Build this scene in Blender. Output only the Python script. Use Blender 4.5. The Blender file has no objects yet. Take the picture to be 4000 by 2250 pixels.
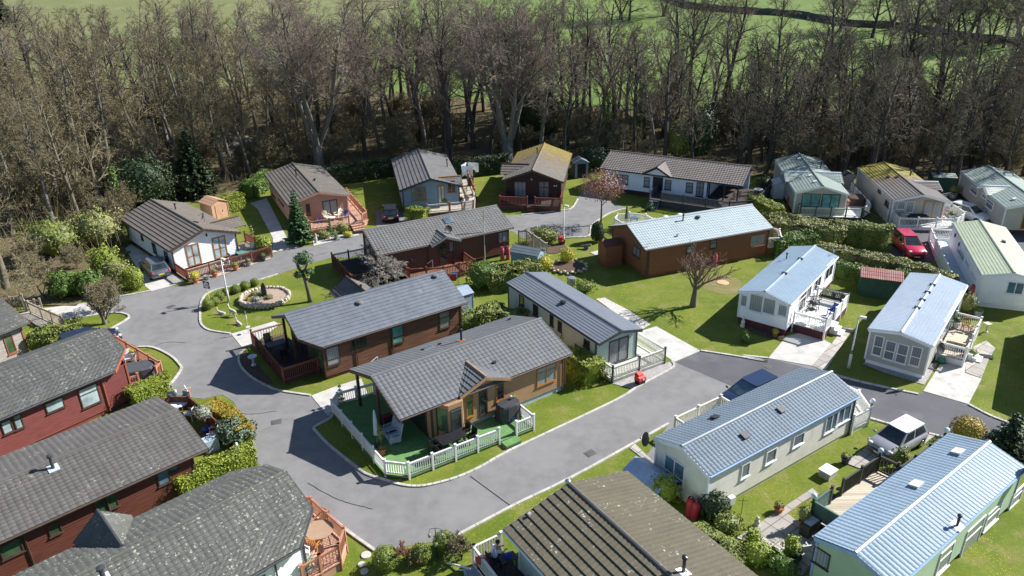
import bpy, math, random
from mathutils import Vector, Matrix
from mathutils.geometry import tessellate_polygon
RD = math.radians
sc = bpy.context.scene
COL = sc.collection
rnd = random.Random(7)

# ------------------------------------------------------------------ mesh building
class MB:
    def __init__(s, off=(0, 0, 0)):
        s.v = []; s.f = []; s.o = off; s.c = None
    def add(s, vs, fs):
        n = len(s.v); ox, oy, oz = s.o
        s.v += [(a[0]-ox, a[1]-oy, a[2]-oz) for a in vs]
        s.f += [tuple(i+n for i in f) for f in fs]
    def box(s, c, d, rz=0.0, tilt=None):
        x, y, z = d[0]/2, d[1]/2, d[2]/2
        m = Matrix.Rotation(rz, 3, 'Z')
        if tilt: m = m @ Matrix.Rotation(tilt[1], 3, tilt[0])
        vs = [m @ Vector(p) + Vector(c) for p in ((-x,-y,-z),(x,-y,-z),(x,y,-z),(-x,y,-z),(-x,-y,z),(x,-y,z),(x,y,z),(-x,y,z))]
        s.add(vs, [(3,2,1,0),(4,5,6,7),(0,1,5,4),(1,2,6,5),(2,3,7,6),(3,0,4,7)])
    def beam(s, p, q, w, h, up=(0,0,1)):
        p = Vector(p); q = Vector(q); d = q-p
        if d.length < 1e-6: return
        d.normalize(); up = Vector(up)
        if abs(d.dot(up)) > .98: up = Vector((1,0,0))
        r = d.cross(up).normalized()*w/2; u = r.cross(d).normalized()*h/2
        vs = [p-r-u, p+r-u, p+r+u, p-r+u, q-r-u, q+r-u, q+r+u, q-r+u]
        s.add(vs, [(0,1,2,3),(7,6,5,4),(4,5,1,0),(5,6,2,1),(6,7,3,2),(7,4,0,3)])
    def tube(s, ps, rs, n=6, cap=True):
        ps = [Vector(p) for p in ps]
        if not isinstance(rs, (list, tuple)): rs = [rs]*len(ps)
        vs = []; fs = []; pr = None
        for i, p in enumerate(ps):
            d = (ps[min(i+1, len(ps)-1)]-ps[max(i-1, 0)]).normalized()
            if pr is None: a = d.orthogonal().normalized()
            else:
                a = pr-d*pr.dot(d)
                a = a.normalized() if a.length > 1e-6 else d.orthogonal().normalized()
            pr = a; b = d.cross(a)
            for k in range(n):
                t = 2*math.pi*k/n
                vs.append(p+(a*math.cos(t)+b*math.sin(t))*rs[i])
        for i in range(len(ps)-1):
            for k in range(n):
                fs.append((i*n+k, i*n+(k+1) % n, (i+1)*n+(k+1) % n, (i+1)*n+k))
        if cap and n > 2:
            fs.append(tuple(range(n-1, -1, -1))); fs.append(tuple(range(len(vs)-n, len(vs))))
        s.add(vs, fs)
    def cone3(s, p, q, r):
        p = Vector(p); q = Vector(q); d = q-p
        a = d.orthogonal().normalized()*r; b = d.normalized().cross(a)
        s.add([p+a, p-a*.5+b*.87, p-a*.5-b*.87, q], [(0,1,3),(1,2,3),(2,0,3)])
    def lathe(s, c, prof, n=12):
        vs = []; fs = []
        for r, z in prof:
            for k in range(n):
                t = 2*math.pi*k/n; vs.append((c[0]+r*math.cos(t), c[1]+r*math.sin(t), c[2]+z))
        m = len(prof)
        for i in range(m-1):
            for k in range(n): fs.append((i*n+k, i*n+(k+1) % n, (i+1)*n+(k+1) % n, (i+1)*n+k))
        fs.append(tuple(range(n-1,-1,-1))); fs.append(tuple(range((m-1)*n, m*n)))
        s.add(vs, fs)
    def prism(s, poly, z0, z1):
        n = len(poly)
        if sum(poly[i][0]*poly[(i+1) % n][1]-poly[(i+1) % n][0]*poly[i][1] for i in range(n)) < 0: poly = poly[::-1]
        vs = [(p[0], p[1], z0) for p in poly]+[(p[0], p[1], z1) for p in poly]
        tri = tessellate_polygon([[Vector((p[0], p[1], 0)) for p in poly]])
        fs = []
        for t in tri:
            a, b, c = [Vector(poly[i][:2]+(0,)) if isinstance(poly[i], tuple) else Vector((poly[i][0], poly[i][1], 0)) for i in t]
            if (b-a).cross(c-a).z < 0: t = (t[0], t[2], t[1])
            fs.append(tuple(i+n for i in t)); fs.append((t[2], t[1], t[0]))
        for i in range(n): j = (i+1) % n; fs.append((i, j, n+j, n+i))
        s.add(vs, fs)
    def ball(s, c, r, nu=10, nv=7, jit=0.0, rg=rnd):
        if not isinstance(r, (tuple, list)): r = (r, r, r)
        vs = []; fs = []
        for i in range(nv+1):
            ph = math.pi*i/nv
            for k in range(nu):
                t = 2*math.pi*k/nu; q = 1+rg.uniform(-jit, jit)
                vs.append((c[0]+r[0]*q*math.sin(ph)*math.cos(t), c[1]+r[1]*q*math.sin(ph)*math.sin(t), c[2]+r[2]*q*math.cos(ph)))
        for i in range(nv):
            for k in range(nu):
                fs.append((i*nu+k, (i+1)*nu+k, (i+1)*nu+(k+1) % nu, i*nu+(k+1) % nu))
        s.add(vs, fs)
    def build(s, name, mat, parent=None, smooth=False, loc=None):
        me = bpy.data.meshes.new(name); me.from_pydata([tuple(p) for p in s.v], [], s.f)
        if mat: me.materials.append(mat)
        if smooth: me.polygons.foreach_set('use_smooth', [True]*len(me.polygons))
        if s.c:
            at = me.color_attributes.new('tint', 'FLOAT_COLOR', 'POINT')
            at.data.foreach_set('color', [q for c in s.c for q in (c, c, c, 1.0)])
        me.update()
        o = bpy.data.objects.new(name, me); COL.objects.link(o)
        if parent: o.parent = parent
        if loc: o.location = loc
        return o

def thing(name, label, cat, loc=(0,0,0), rz=0.0, group=None):
    o = bpy.data.objects.new(name, None); COL.objects.link(o)
    o.location = (loc[0], loc[1], loc[2] if len(loc) > 2 else 0); o.rotation_euler = (0, 0, rz)
    o['label'] = label; o['category'] = cat
    if group: o['group'] = group
    return o
def tag(o, label=None, cat=None, group=None, kind=None):
    if label: o['label'] = label
    if cat: o['category'] = cat
    if group: o['group'] = group
    if kind: o['kind'] = kind
    return o
def kids(o): return [c for c in KIDS.get(o.name, [])] if False else list(o.children)
def dup(root, loc, rz=0.0, label=None, scale=None, group=None):
    r = root.copy(); COL.objects.link(r); r.location = (loc[0], loc[1], loc[2] if len(loc) > 2 else 0); r.rotation_euler = (0, 0, rz)
    if scale: r.scale = scale if isinstance(scale, tuple) else (scale,)*3
    if label: r['label'] = label
    if group: r['group'] = group
    for ch in list(root.children):
        c = ch.copy(); COL.objects.link(c); c.parent = r
        for g in list(ch.children):
            d = g.copy(); COL.objects.link(d); d.parent = c
    return r

# ------------------------------------------------------------------ materials
MATS = {}
def nt(name):
    m = bpy.data.materials.new(name); m.use_nodes = True
    t = m.node_tree; return m, t, t.nodes['Principled BSDF']
def N(t, ty, **k):
    n = t.nodes.new(ty)
    for a, b in k.items():
        if a.startswith('i_'):
            key = a[2:]
            n.inputs[int(key) if key.isdigit() else key.replace('_', ' ')].default_value = b
        else: setattr(n, a, b)
    return n
def rgb(c): return (c[0], c[1], c[2], 1.0)
def mixc(t, fac, a, b, mode='MIX'):
    n = N(t, 'ShaderNodeMix', data_type='RGBA', blend_type=mode, clamp_factor=True)
    for s, v in ((0, fac), (6, a), (7, b)):
        if isinstance(v, (float, int)): n.inputs[s].default_value = v
        elif isinstance(v, tuple): n.inputs[s].default_value = rgb(v)
        else: t.links.new(v, n.inputs[s])
    return n.outputs[2]
def math_(t, op, a, b=0.0, c=None):
    n = N(t, 'ShaderNodeMath', operation=op)
    for i, v in enumerate((a, b) if c is None else (a, b, c)):
        if isinstance(v, (float, int)): n.inputs[i].default_value = v
        else: t.links.new(v, n.inputs[i])
    return n.outputs[0]
def noise(t, co, scale, detail=3.0, rough=.55, dist=0.0):
    n = N(t, 'ShaderNodeTexNoise', i_Scale=scale, i_Detail=detail, i_Roughness=rough, i_Distortion=dist)
    t.links.new(co, n.inputs['Vector']); return n.outputs['Fac']
def ramp(t, fac, lo, hi):
    n = N(t, 'ShaderNodeMapRange', i_1=lo, i_2=hi); t.links.new(fac, n.inputs[0]); return n.outputs[0]
def bump(t, bs, h, strength, dist=.02):
    b = N(t, 'ShaderNodeBump', i_Strength=strength, i_Distance=dist); t.links.new(h, b.inputs['Height'])
    t.links.new(b.outputs[0], bs.inputs['Normal'])
def mat(name, col, rough=.75, var=.2, scale=3.0, col2=None, bmp=0.0, bscale=40.0, spec=.4, metal=0.0, coat=0.0, streak=None, tint=False, stain=None):
    m, t, b = nt(name)
    co = N(t, 'ShaderNodeTexCoord').outputs['Object']
    v = co
    if streak:
        mp = N(t, 'ShaderNodeMapping'); mp.inputs['Scale'].default_value = streak; t.links.new(co, mp.inputs[0]); v = mp.outputs[0]
    f = ramp(t, noise(t, v, scale, 4), .3, .7)
    lo = tuple(c*(1-var) for c in col); hi = tuple(min(1, c*(1+var)) for c in (col2 or col))
    c = mixc(t, f, lo, hi)
    if stain:
        sf = ramp(t, noise(t, co, stain[1], 5, .65), stain[2], stain[2]+.12); c = mixc(t, math_(t, 'MULTIPLY', sf, stain[3]), c, stain[0])
    if tint:
        a = N(t, 'ShaderNodeAttribute', attribute_name='tint'); c = mixc(t, 1.0, c, a.outputs['Color'], 'MULTIPLY')
    t.links.new(c, b.inputs['Base Color'])
    b.inputs['Roughness'].default_value = rough; b.inputs['Metallic'].default_value = metal
    b.inputs['Specular IOR Level'].default_value = spec
    if coat: b.inputs['Coat Weight'].default_value = coat; b.inputs['Coat Roughness'].default_value = .05
    if bmp: bump(t, b, noise(t, co, bscale, 3), bmp)
    MATS[name] = m; return m
def roofmat(name, col, rough=.55, var=.25, lichen=None, moss=None, tile=(.33, .36), spec=.5, metal=0.0, streakc=None):
    """tile variation + spots of lichen + mats of moss. lichen=(colour, density 0..1); moss=(colour, threshold, axis sign along x)"""
    m, t, b = nt(name)
    tc = N(t, 'ShaderNodeTexCoord'); co = tc.outputs['Object']
    big = noise(t, co, .45, 4, .6)
    mp = N(t, 'ShaderNodeMapping'); mp.inputs['Scale'].default_value = (1/tile[0], 1/tile[1], 0.0); t.links.new(co, mp.inputs[0])
    fl = N(t, 'ShaderNodeVectorMath', operation='FLOOR'); t.links.new(mp.outputs[0], fl.inputs[0])
    wn = N(t, 'ShaderNodeTexWhiteNoise', noise_dimensions='3D'); t.links.new(fl.outputs[0], wn.inputs[0])
    st = N(t, 'ShaderNodeMapping'); st.inputs['Scale'].default_value = (2.2, .35, .35); t.links.new(co, st.inputs[0])
    sk = noise(t, st.outputs[0], 1.6, 4, .6)
    f = math_(t, 'ADD', math_(t, 'MULTIPLY', wn.outputs[0], .4), math_(t, 'ADD', math_(t, 'MULTIPLY', ramp(t, big, .25, .75), .35), math_(t, 'MULTIPLY', sk, .3)))
    c = mixc(t, f, tuple(q*(1-var) for q in col), tuple(q*(1+var) for q in col))
    fine = noise(t, co, 9, 5, .7)
    c = mixc(t, math_(t, 'MULTIPLY', ramp(t, fine, .5, .68), .35), c, tuple(q*.55 for q in col))
    if streakc: c = mixc(t, math_(t, 'MULTIPLY', ramp(t, sk, .45, .7), streakc[1]), c, streakc[0])
    grime = ramp(t, noise(t, co, .75, 6, .72), .5, .74); c = mixc(t, math_(t, 'MULTIPLY', grime, .45), c, tuple(q*k for q, k in zip(col, (.70,.66,.56))))
    if lichen:
        for s, th, w in ((2.6, .16, 1.0), (5.5, .23, .8)):
            vo = N(t, 'ShaderNodeTexVoronoi', i_Scale=s, i_Randomness=1.0); 
            ds = N(t, 'ShaderNodeVectorMath', operation='ADD'); t.links.new(co, ds.inputs[0])
            nn = N(t, 'ShaderNodeTexNoise', i_Scale=7.0); t.links.new(co, nn.inputs['Vector'])
            sca = N(t, 'ShaderNodeVectorMath', operation='SCALE', i_Scale=.22); t.links.new(nn.outputs['Color'], sca.inputs[0]); t.links.new(sca.outputs[0], ds.inputs[1])
            t.links.new(ds.outputs[0], vo.inputs['Vector'])
            sel = ramp(t, noise(t, co, .9, 3), .62-.3*lichen[1], .75-.3*lichen[1])
            sp = math_(t, 'MULTIPLY', math_(t, 'LESS_THAN', vo.outputs['Distance'], th), sel)
            c = mixc(t, math_(t, 'MULTIPLY', sp, w*.85), c, lichen[0])
    if moss:
        sx = N(t, 'ShaderNodeSeparateXYZ'); t.links.new(co, sx.inputs[0])
        g = math_(t, 'ADD', noise(t, co, 1.1, 6, .7), math_(t, 'MULTIPLY', sx.outputs[0], moss[2]))
        mf = ramp(t, g, moss[1], moss[1]+.14)
        mc = mixc(t, ramp(t, noise(t, co, 5, 4), .35, .65), moss[0], tuple(q*1.7 for q in moss[0]))
        c = mixc(t, mf, c, mc)
        if len(moss) > 3:
            mf2 = math_(t, 'MULTIPLY', ramp(t, g, moss[1]-.14, moss[1]+.02), math_(t, 'SUBTRACT', 1.0, mf)); c = mixc(t, math_(t, 'MULTIPLY', mf2, ramp(t, fine, .4, .6)), c, moss[3])
    t.links.new(c, b.inputs['Base Color'])
    rr = math_(t, 'MULTIPLY_ADD', fine, .25, rough-.12); t.links.new(rr, b.inputs['Roughness'])
    b.inputs['Specular IOR Level'].default_value = spec; b.inputs['Metallic'].default_value = metal
    bump(t, b, fine, .25, .01)
    MATS[name] = m; return m
def boardmat(name, col, board=.14, axis=0, rough=.75, var=.3, gap=.1, spec=.35):
    """deck boards: gaps between planks run across AXIS"""
    m, t, b = nt(name)
    co = N(t, 'ShaderNodeTexCoord').outputs['Object']
    sx = N(t, 'ShaderNodeSeparateXYZ'); t.links.new(co, sx.inputs[0])
    q = math_(t, 'DIVIDE', sx.outputs[axis], board)
    fr = math_(t, 'FRACT', q); fl = math_(t, 'FLOOR', q)
    wn = N(t, 'ShaderNodeTexWhiteNoise', noise_dimensions='1D'); t.links.new(fl, wn.inputs['W'])
    f = math_(t, 'ADD', math_(t, 'MULTIPLY', wn.outputs[0], .6), math_(t, 'MULTIPLY', noise(t, co, 3, 4), .4))
    c = mixc(t, f, tuple(k*(1-var) for k in col), tuple(k*(1+var) for k in col))
    g = math_(t, 'LESS_THAN', fr, gap)
    c = mixc(t, g, c, tuple(k*.25 for k in col))
    t.links.new(c, b.inputs['Base Color']); b.inputs['Roughness'].default_value = rough; b.inputs['Specular IOR Level'].default_value = spec
    bump(t, b, math_(t, 'GREATER_THAN', fr, gap), .6, .01)
    MATS[name] = m; return m
def leafmat(name, col, col2, rough=.55, spec=.4, trans=.15):
    m, t, b = nt(name)
    co = N(t, 'ShaderNodeTexCoord').outputs['Object']
    a = N(t, 'ShaderNodeAttribute', attribute_name='tint')
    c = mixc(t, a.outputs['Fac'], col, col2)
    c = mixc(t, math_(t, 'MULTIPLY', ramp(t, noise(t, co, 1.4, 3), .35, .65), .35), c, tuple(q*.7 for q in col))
    t.links.new(c, b.inputs['Base Color']); b.inputs['Roughness'].default_value = rough
    b.inputs['Specular IOR Level'].default_value = spec
    MATS[name] = m; return m
def glassmat(name, col, rough=.06, spec=.8):
    m, t, b = nt(name)
    co = N(t, 'ShaderNodeTexCoord').outputs['Object']
    c = mixc(t, ramp(t, noise(t, co, 1.2, 2), .35, .65), tuple(q*.6 for q in col), tuple(q*1.25 for q in col))
    t.links.new(c, b.inputs['Base Color']); b.inputs['Roughness'].default_value = rough; b.inputs['Specular IOR Level'].default_value = spec
    MATS[name] = m; return m
def curtainmat(name, col):
    """pane with pale pleated curtains right behind it"""
    m, t, b = nt(name)
    co = N(t, 'ShaderNodeTexCoord').outputs['Object']
    sx = N(t, 'ShaderNodeSeparateXYZ'); t.links.new(co, sx.inputs[0])
    w_ = math_(t, 'SINE', math_(t, 'MULTIPLY', math_(t, 'ADD', sx.outputs[0], sx.outputs[1]), 42.0))
    c = mixc(t, ramp(t, w_, -1, 1), tuple(q*.62 for q in col), col)
    t.links.new(c, b.inputs['Base Color']); b.inputs['Roughness'].default_value = .12; b.inputs['Specular IOR Level'].default_value = .7
    MATS[name] = m; return m

WHITE = mat('white_paint', (.78,.79,.80), .5, .06, 2, spec=.4)
CREAM = mat('cream_plastic', (.72,.70,.60), .45, .08, 2)
BLACKP = mat('black_plastic', (.018,.018,.02), .4, .2, 5, spec=.5)
DGREY = mat('dark_grey_trim', (.05,.052,.058), .5, .2, 4)
GREYM = mat('grey_metal', (.32,.33,.35), .4, .15, 6, metal=.5)
CHROME = mat('bright_metal', (.6,.62,.65), .25, .1, 6, metal=.9)
BROWNT = mat('brown_trim', (.075,.045,.032), .55, .25, 4)
OAKT = mat('oak_frame', (.36,.15,.035), .45, .2, 4, streak=(1,1,6))
NAVY = mat('navy_trim', (.012,.016,.035), .5, .2, 4)
REDP = mat('red_paint', (.55,.03,.04), .35, .15, 4, spec=.5)
TERRA = mat('terracotta', (.42,.15,.07), .8, .2, 6)
GLASS = glassmat('dark_glass', (.03,.04,.045))
GLASSB = glassmat('blue_glass', (.10,.17,.22), .12)
GLASSG = glassmat('green_glass', (.06,.11,.06))
GLASST = glassmat('teal_blind_glass', (.10,.33,.36), .15)
GLASSW = glassmat('pale_blind_glass', (.42,.52,.55), .15)
NET = curtainmat('net_curtain_glass', (.30,.34,.37))
CURT = curtainmat('curtain_glass', (.22,.24,.26))
CONC = mat('concrete', (.50,.48,.45), .85, .14, 1.1, bmp=.25, bscale=30, stain=((.28,.27,.25), .9, .55, .5))
STONE = mat('pale_stone', (.52,.46,.36), .85, .3, 6, bmp=.6, bscale=12)
SOIL = mat('soil', (.10,.065,.045), .95, .35, 5, bmp=.8, bscale=15)
# ------------------------------------------------------------------ buildings
def patch(mb, A, B, C, D, nc, t, amp=0.0, wl=.3, sub=4, jit=0.0):
    """a roof slope: courses of tiles climbing from edge A-B up to edge D-C; each course oversteps the one below"""
    A, B, C, D = map(Vector, (A, B, C, D))
    n = (B-A).cross(D-A)
    if n.z < 0: A, B, C, D = B, A, D, C; n = -n
    n.normalize(); L = max((B-A).length, (C-D).length)
    nx = max(1, int(L/wl*sub)) if amp > 0 else (max(1, int(L/wl)) if jit else 1)
    rows = []
    for j in range(nc):
        rows += [(j/nc, t), ((j+1)/nc, 0.0)]
    vs = []; e = (B-A).normalized()
    for ri, (s, h) in enumerate(rows):
        P = A.lerp(D, s); Q = B.lerp(C, s)
        for i in range(nx+1):
            p = P.lerp(Q, i/nx); x = (p-A).dot(e)
            w_ = amp*abs(math.sin(math.pi*x/wl)) if amp else 0
            if jit: w_ += random.Random(int(x*7)+ri//2*991).uniform(0, jit)
            vs.append(p+n*(h+w_))
    fs = [(r*(nx+1)+i, r*(nx+1)+i+1, (r+1)*(nx+1)+i+1, (r+1)*(nx+1)+i) for r in range(len(rows)-1) for i in range(nx)]
    k = len(vs); vs += [A-n*.05, B-n*.05, C-n*.05, D-n*.05]; fs.append((k+3, k+2, k+1, k))
    m = nx; fs.append((k, k+1, m, 0)) if nx == 1 else fs.append(tuple([k, k+1]+list(range(nx, -1, -1))))
    mb.add(vs, fs)

class Lodge:
    def __init__(s, name, label, cat, P, roof, wall, trim, nc=9, step=.03, amp=0.0, wl=.3, jit=0.0, ins=(.45,.45,.35), clip=None,
                 plinth=(DGREY, .45), board=.15, ridge=None, gutter=None, group=None, wallx=None, eave=None, gable=True):
        cx, cy, yaw, L, W, he, hr = P
        s.L, s.W, s.he, s.hr = L, W, he, hr; s.trim = trim; s.roofm = roof
        r = s.root = thing(name, label, cat, (cx, cy, 0), yaw, group)
        h = W/2; clip = clip or {}
        mb = MB()
        for sg in (1, -1):
            cf, s0f = clip.get('f'+('p' if sg > 0 else 'm'), (0, 0)); cb, s0b = clip.get('b'+('p' if sg > 0 else 'm'), (0, 0))
            s0 = max(s0f, s0b)
            def pt(x, q): return (x, sg*h*(1-q), he+(hr-he)*q)
            if s0 > 0:
                k = max(1, round(nc*s0)); q = k/nc
                patch(mb, pt(-L/2+cb, 0), pt(L/2-cf, 0), pt(L/2, q), pt(-L/2, q), k, step, amp, wl, jit=jit)
                patch(mb, pt(-L/2, q), pt(L/2, q), pt(L/2, 1), pt(-L/2, 1), nc-k, step, amp, wl, jit=jit)
            else:
                patch(mb, pt(-L/2, 0), pt(L/2, 0), pt(L/2, 1), pt(-L/2, 1), nc, step, amp, wl, jit=jit)
        mb.build('roof', roof, r)
        rc = MB(); rc.tube([(-L/2-.02, 0, hr+.0), (L/2+.02, 0, hr+.0)], .11, 8); rc.build('ridge_cap', ridge or roof, r)
        # barge boards and fascia
        for ex, ch in ((L/2, 'f'), (-L/2, 'b')):
            bb = MB()
            for sg in (1, -1):
                c, s0 = clip.get(ch+('p' if sg > 0 else 'm'), (0, 0)); d = 1 if ex > 0 else -1
                if s0:
                    q = round(nc*s0)/nc
                    bb.beam((ex-d*c, sg*h, he-.1), (ex, sg*h*(1-q), he+(hr-he)*q-.1), .05, .2)
                    bb.beam((ex, sg*h*(1-q), he+(hr-he)*q-.1), (ex, 0, hr-.1), .05, .2)
                else: bb.beam((ex, sg*h, he-.1), (ex, sg*.001, hr-.1), .05, .2)
            bb.build('bargeboard', trim, r)
        for sg in (1, -1):
            g = MB(); c0 = clip.get('b'+('p' if sg > 0 else 'm'), (0,0))[0]; c1 = clip.get('f'+('p' if sg > 0 else 'm'), (0,0))[0]
            g.tube([(-L/2+.05+c0, sg*(h+.03), he-.06), (L/2-.05-c1, sg*(h+.03), he-.06)], .055, 6)
            g.build('gutter', gutter or trim, r)
        # walls of lapped boards
        of, ob, os_ = ins
        s.xf = (L/2-of); s.xb = (-L/2+ob); s.hw = h-os_
        if wallx: s.xb, s.xf = wallx
        sl = (hr-he)/h; s.sl = sl; zt = he-.09+sl*os_; zr = hr-.09
        zp = plinth[1]; m = MB(); t = .02
        def hwz(z): return s.hw if z <= zt else max(.01, s.hw-(z-zt)/sl)
        z = zp
        while z < zr-.02:
            z1 = min(z+board, zr-.01)
            for sx, x in ((1, s.xf), (-1, s.xb)):
                a, b = hwz(z), hwz(z1)
                v = [(x+sx*t, -a, z), (x+sx*t, a, z), (x, b, z1), (x, -b, z1), (x, -a, z), (x, a, z)]
                m.add(v, [(0,1,2,3) if sx > 0 else (3,2,1,0), (4,5,1,0) if sx > 0 else (0,1,5,4)])
            if z1 <= zt+board:
                zz = min(z1, zt)
                if zz > z:
                    for sg in (1, -1):
                        v = [(s.xb, sg*(s.hw+t), z), (s.xf, sg*(s.hw+t), z), (s.xf, sg*s.hw, zz), (s.xb, sg*s.hw, zz), (s.xb, sg*s.hw, z), (s.xf, sg*s.hw, z)]
                        m.add(v, [(3,2,1,0) if sg > 0 else (0,1,2,3), (0,1,5,4)])
            z = z1
        m.build('wall', wall, r)
        for x in (s.xf, s.xb):
            for sg in (1, -1):
                cp = MB(); cp.box((x, sg*s.hw, (zp+zt)/2), (.11, .11, zt-zp)); cp.build('corner_trim', trim, r)
        if zp > .05:
            pl = MB(); pl.box(((s.xf+s.xb)/2, 0, zp/2), (s.xf-s.xb-.12, 2*s.hw-.12, zp)); pl.build('plinth', plinth[0], r)
    def P(s, side, u, z, d=0.0):
        return {'f': (s.xf+d, u, z), 'b': (s.xb-d, u, z), 'p': (u, s.hw+d, z), 'm': (u, -s.hw-d, z)}[side]
    def bx(s, mb, side, u0, z0, u1, z1, d0, d1):
        a = s.P(side, u0, z0, d0); b = s.P(side, u1, z1, d1)
        mb.box(tuple((p+q)/2 for p, q in zip(a, b)), tuple(abs(p-q) for p, q in zip(a, b)))
    def win(s, side, R4, frame=WHITE, glass=GLASS, nv=0, nh=0, name='window', fw=.06, label=None, hs=.62, sill=True, door=False):
        u0, z0, u1, z1 = R4; m = MB(); f = fw
        s.bx(m, side, u0, z0, u0+f, z1, -.02, .06); s.bx(m, side, u1-f, z0, u1, z1, -.02, .06)
        s.bx(m, side, u0+f, z0, u1-f, z0+f, -.02, .06); s.bx(m, side, u0+f, z1-f, u1-f, z1, -.02, .06)
        for i in range(nv):
            u = u0+(u1-u0)*(i+1)/(nv+1); s.bx(m, side, u-f/2, z0+f, u+f/2, z1-f, -.02, .055)
        if nh:
            z = z0+(z1-z0)*hs; s.bx(m, side, u0+f, z-f/2, u1-f, z+f/2, -.02, .05)
        o = m.build('door' if door else name, frame, s.root)
        if label: o['label'] = label
        g = MB(); s.bx(g, side, u0+f*.6, z0+f*.6, u1-f*.6, z1-f*.6, -.01, .03); g.build('pane', glass, o)
        if sill and not door:
            k = MB(); s.bx(k, side, u0-.05, z0-.05, u1+.05, z0-.002, 0, .1); k.build('sill', frame, o)
        if door:
            k = MB(); s.bx(k, side, (u0+u1)/2+.06, (z0+z1)/2-.06, (u0+u1)/2+.1, (z0+z1)/2+.1, .055, .1); k.build('handle', CHROME, o)
        return o
    def door(s, side, R4, frame=WHITE, glass=GLASS, nv=0, nh=0, **k): return s.win(side, R4, frame, glass, nv, nh, door=True, fw=.09, **k)
    def slope(s, x, y): return s.hr-(s.hr-s.he)*abs(y)/(s.W/2)
    def flue(s, p, h=.7, m=BLACKP, r=.06, flash=None):
        x, y = p[0], p[1]; z = s.slope(x, y); q = MB(); q.lathe((x, y, z-.05), [(r, 0), (r, h), (r*1.7, h+.02), (r*1.7, h+.12), (r*.5, h+.16)], 10)
        o = q.build('flue', m, s.root)
        if flash:
            f = MB(); a = math.atan2(s.hr-s.he, s.W/2)*(-1 if y > 0 else 1); f.box((x, y, z+.05), (.5, .5, .03), tilt=('X', a)); f.build('flashing', flash, o)
    def vent(s, p, m=DGREY, d=(.3, .25, .16)):
        x, y = p[0], p[1]; a = math.atan2(s.hr-s.he, s.W/2)*(-1 if y > 0 else 1)
        q = MB(); q.box((x, y, s.slope(x, y)+.08), d, tilt=('X', a)); q.box((x, y, s.slope(x, y)+.08+d[2]/2), (d[0]*1.2, d[1]*1.2, .03), tilt=('X', a)); q.build('roof_vent', m, s.root)
    def cowl(s, p, m=DGREY):
        x, y = p[0], p[1]; q = MB(); q.lathe((x, y, s.slope(x, y)-.02), [(.16, 0), (.16, .1), (.26, .12), (.22, .2), (.05, .24)], 10); q.build('roof_vent', m, s.root)
    def skylight(s, p, d=(.8, .6), m=GREYM):
        x, y = p[0], p[1]; a = math.atan2(s.hr-s.he, s.W/2)*(-1 if y > 0 else 1); q = MB(); z = s.slope(x, y)
        q.box((x, y, z+.07), (d[0], d[1], .1), tilt=('X', a)); o = q.build('skylight', m, s.root)
        g = MB(); g.box((x, y, z+.135), (d[0]-.14, d[1]-.14, .02), tilt=('X', a)); g.build('pane', GLASSB, o)
    def dish(s, p, az, m=DGREY, r=.35, arm=.3):
        x, y, z = p; q = MB(); n = 12; vs = []; fs = []
        d = Vector((math.cos(az), math.sin(az), .35)).normalized(); a = d.orthogonal().normalized(); b = d.cross(a)
        c = Vector(p)
        for i, (rr, o) in enumerate(((0, 0), (.5, .03), (1, .1), (1, .12), (.5, .05), (0, .02))):
            for k in range(n):
                t = 2*math.pi*k/n; vs.append(c+(a*math.cos(t)+b*math.sin(t))*rr*r+d*(o if i < 3 else o-.05))
        for i in range(5):
            for k in range(n): fs.append((i*n+k, i*n+(k+1) % n, (i+1)*n+(k+1) % n, (i+1)*n+k))
        q.add(vs, fs); q.tube([c-d*.02-Vector((0,0,arm)), c-d*.02], .025, 6); q.tube([c+b*-r*.8, c+d*.4], .015, 4); q.ball(c+d*.4, .05, 6, 4)
        q.build('satellite_dish', m, s.root)
    def aerial(s, p, h=1.2, m=CHROME):
        x, y, z = p; q = MB(); q.tube([(x, y, z), (x, y, z+h)], .02, 5); q.tube([(x-.3, y, z+h-.05), (x+.3, y+.1, z+h-.05)], .012, 4)
        for k in range(5): q.tube([(x-.25+k*.12, y-.15, z+h-.05), (x-.25+k*.12, y+.2, z+h-.05)], .008, 3)
        q.build('aerial', m, s.root)
    def posts(s, *ps):
        for c, d in ps:
            q = MB(); q.box(c, d); q.build('veranda_post', s.trim, s.root)
    def pipe(s, side, u, m=None):
        q = MB(); a = s.P(side, u, .1, .07); b = s.P(side, u, s.he-.1, .07); q.tube([a, b], .04, 6); q.build('downpipe', m or s.trim, s.root)
    def porch(s, side, u, w, zr, out, ze=None, roof=None, nc=5, step=.03, amp=0.0, wl=.3, fill=None, trim=None, lab='porch_roof'):
        sg = 1 if side == 'p' else -1; h = s.W/2; k = (s.hr-s.he)/h; ze = ze or s.he
        vi = (s.hr-zr)/k; ve = (s.hr-ze)/k; vo = h+out; e = .035
        mb = MB()
        for d in (1, -1):
            patch(mb, (u+d*w/2, sg*ve, ze+e), (u+d*w/2, sg*vo, ze+e), (u, sg*vo, zr+e), (u, sg*max(vi-.12, 0), zr+e), nc, step, amp, wl)
        o = mb.build(lab, roof or s.roofm, s.root)
        b = MB(); b.beam((u-w/2, sg*vo, ze-.06), (u, sg*vo, zr-.06), .05, .18); b.beam((u+w/2, sg*vo, ze-.06), (u, sg*vo, zr-.06), .05, .18)
        b.tube([(u, sg*vo, zr+.06), (u, sg*max(vi-.05, 0), zr+.06)], .09, 6)
        b.build('bargeboard', trim or s.trim, o)
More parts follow.
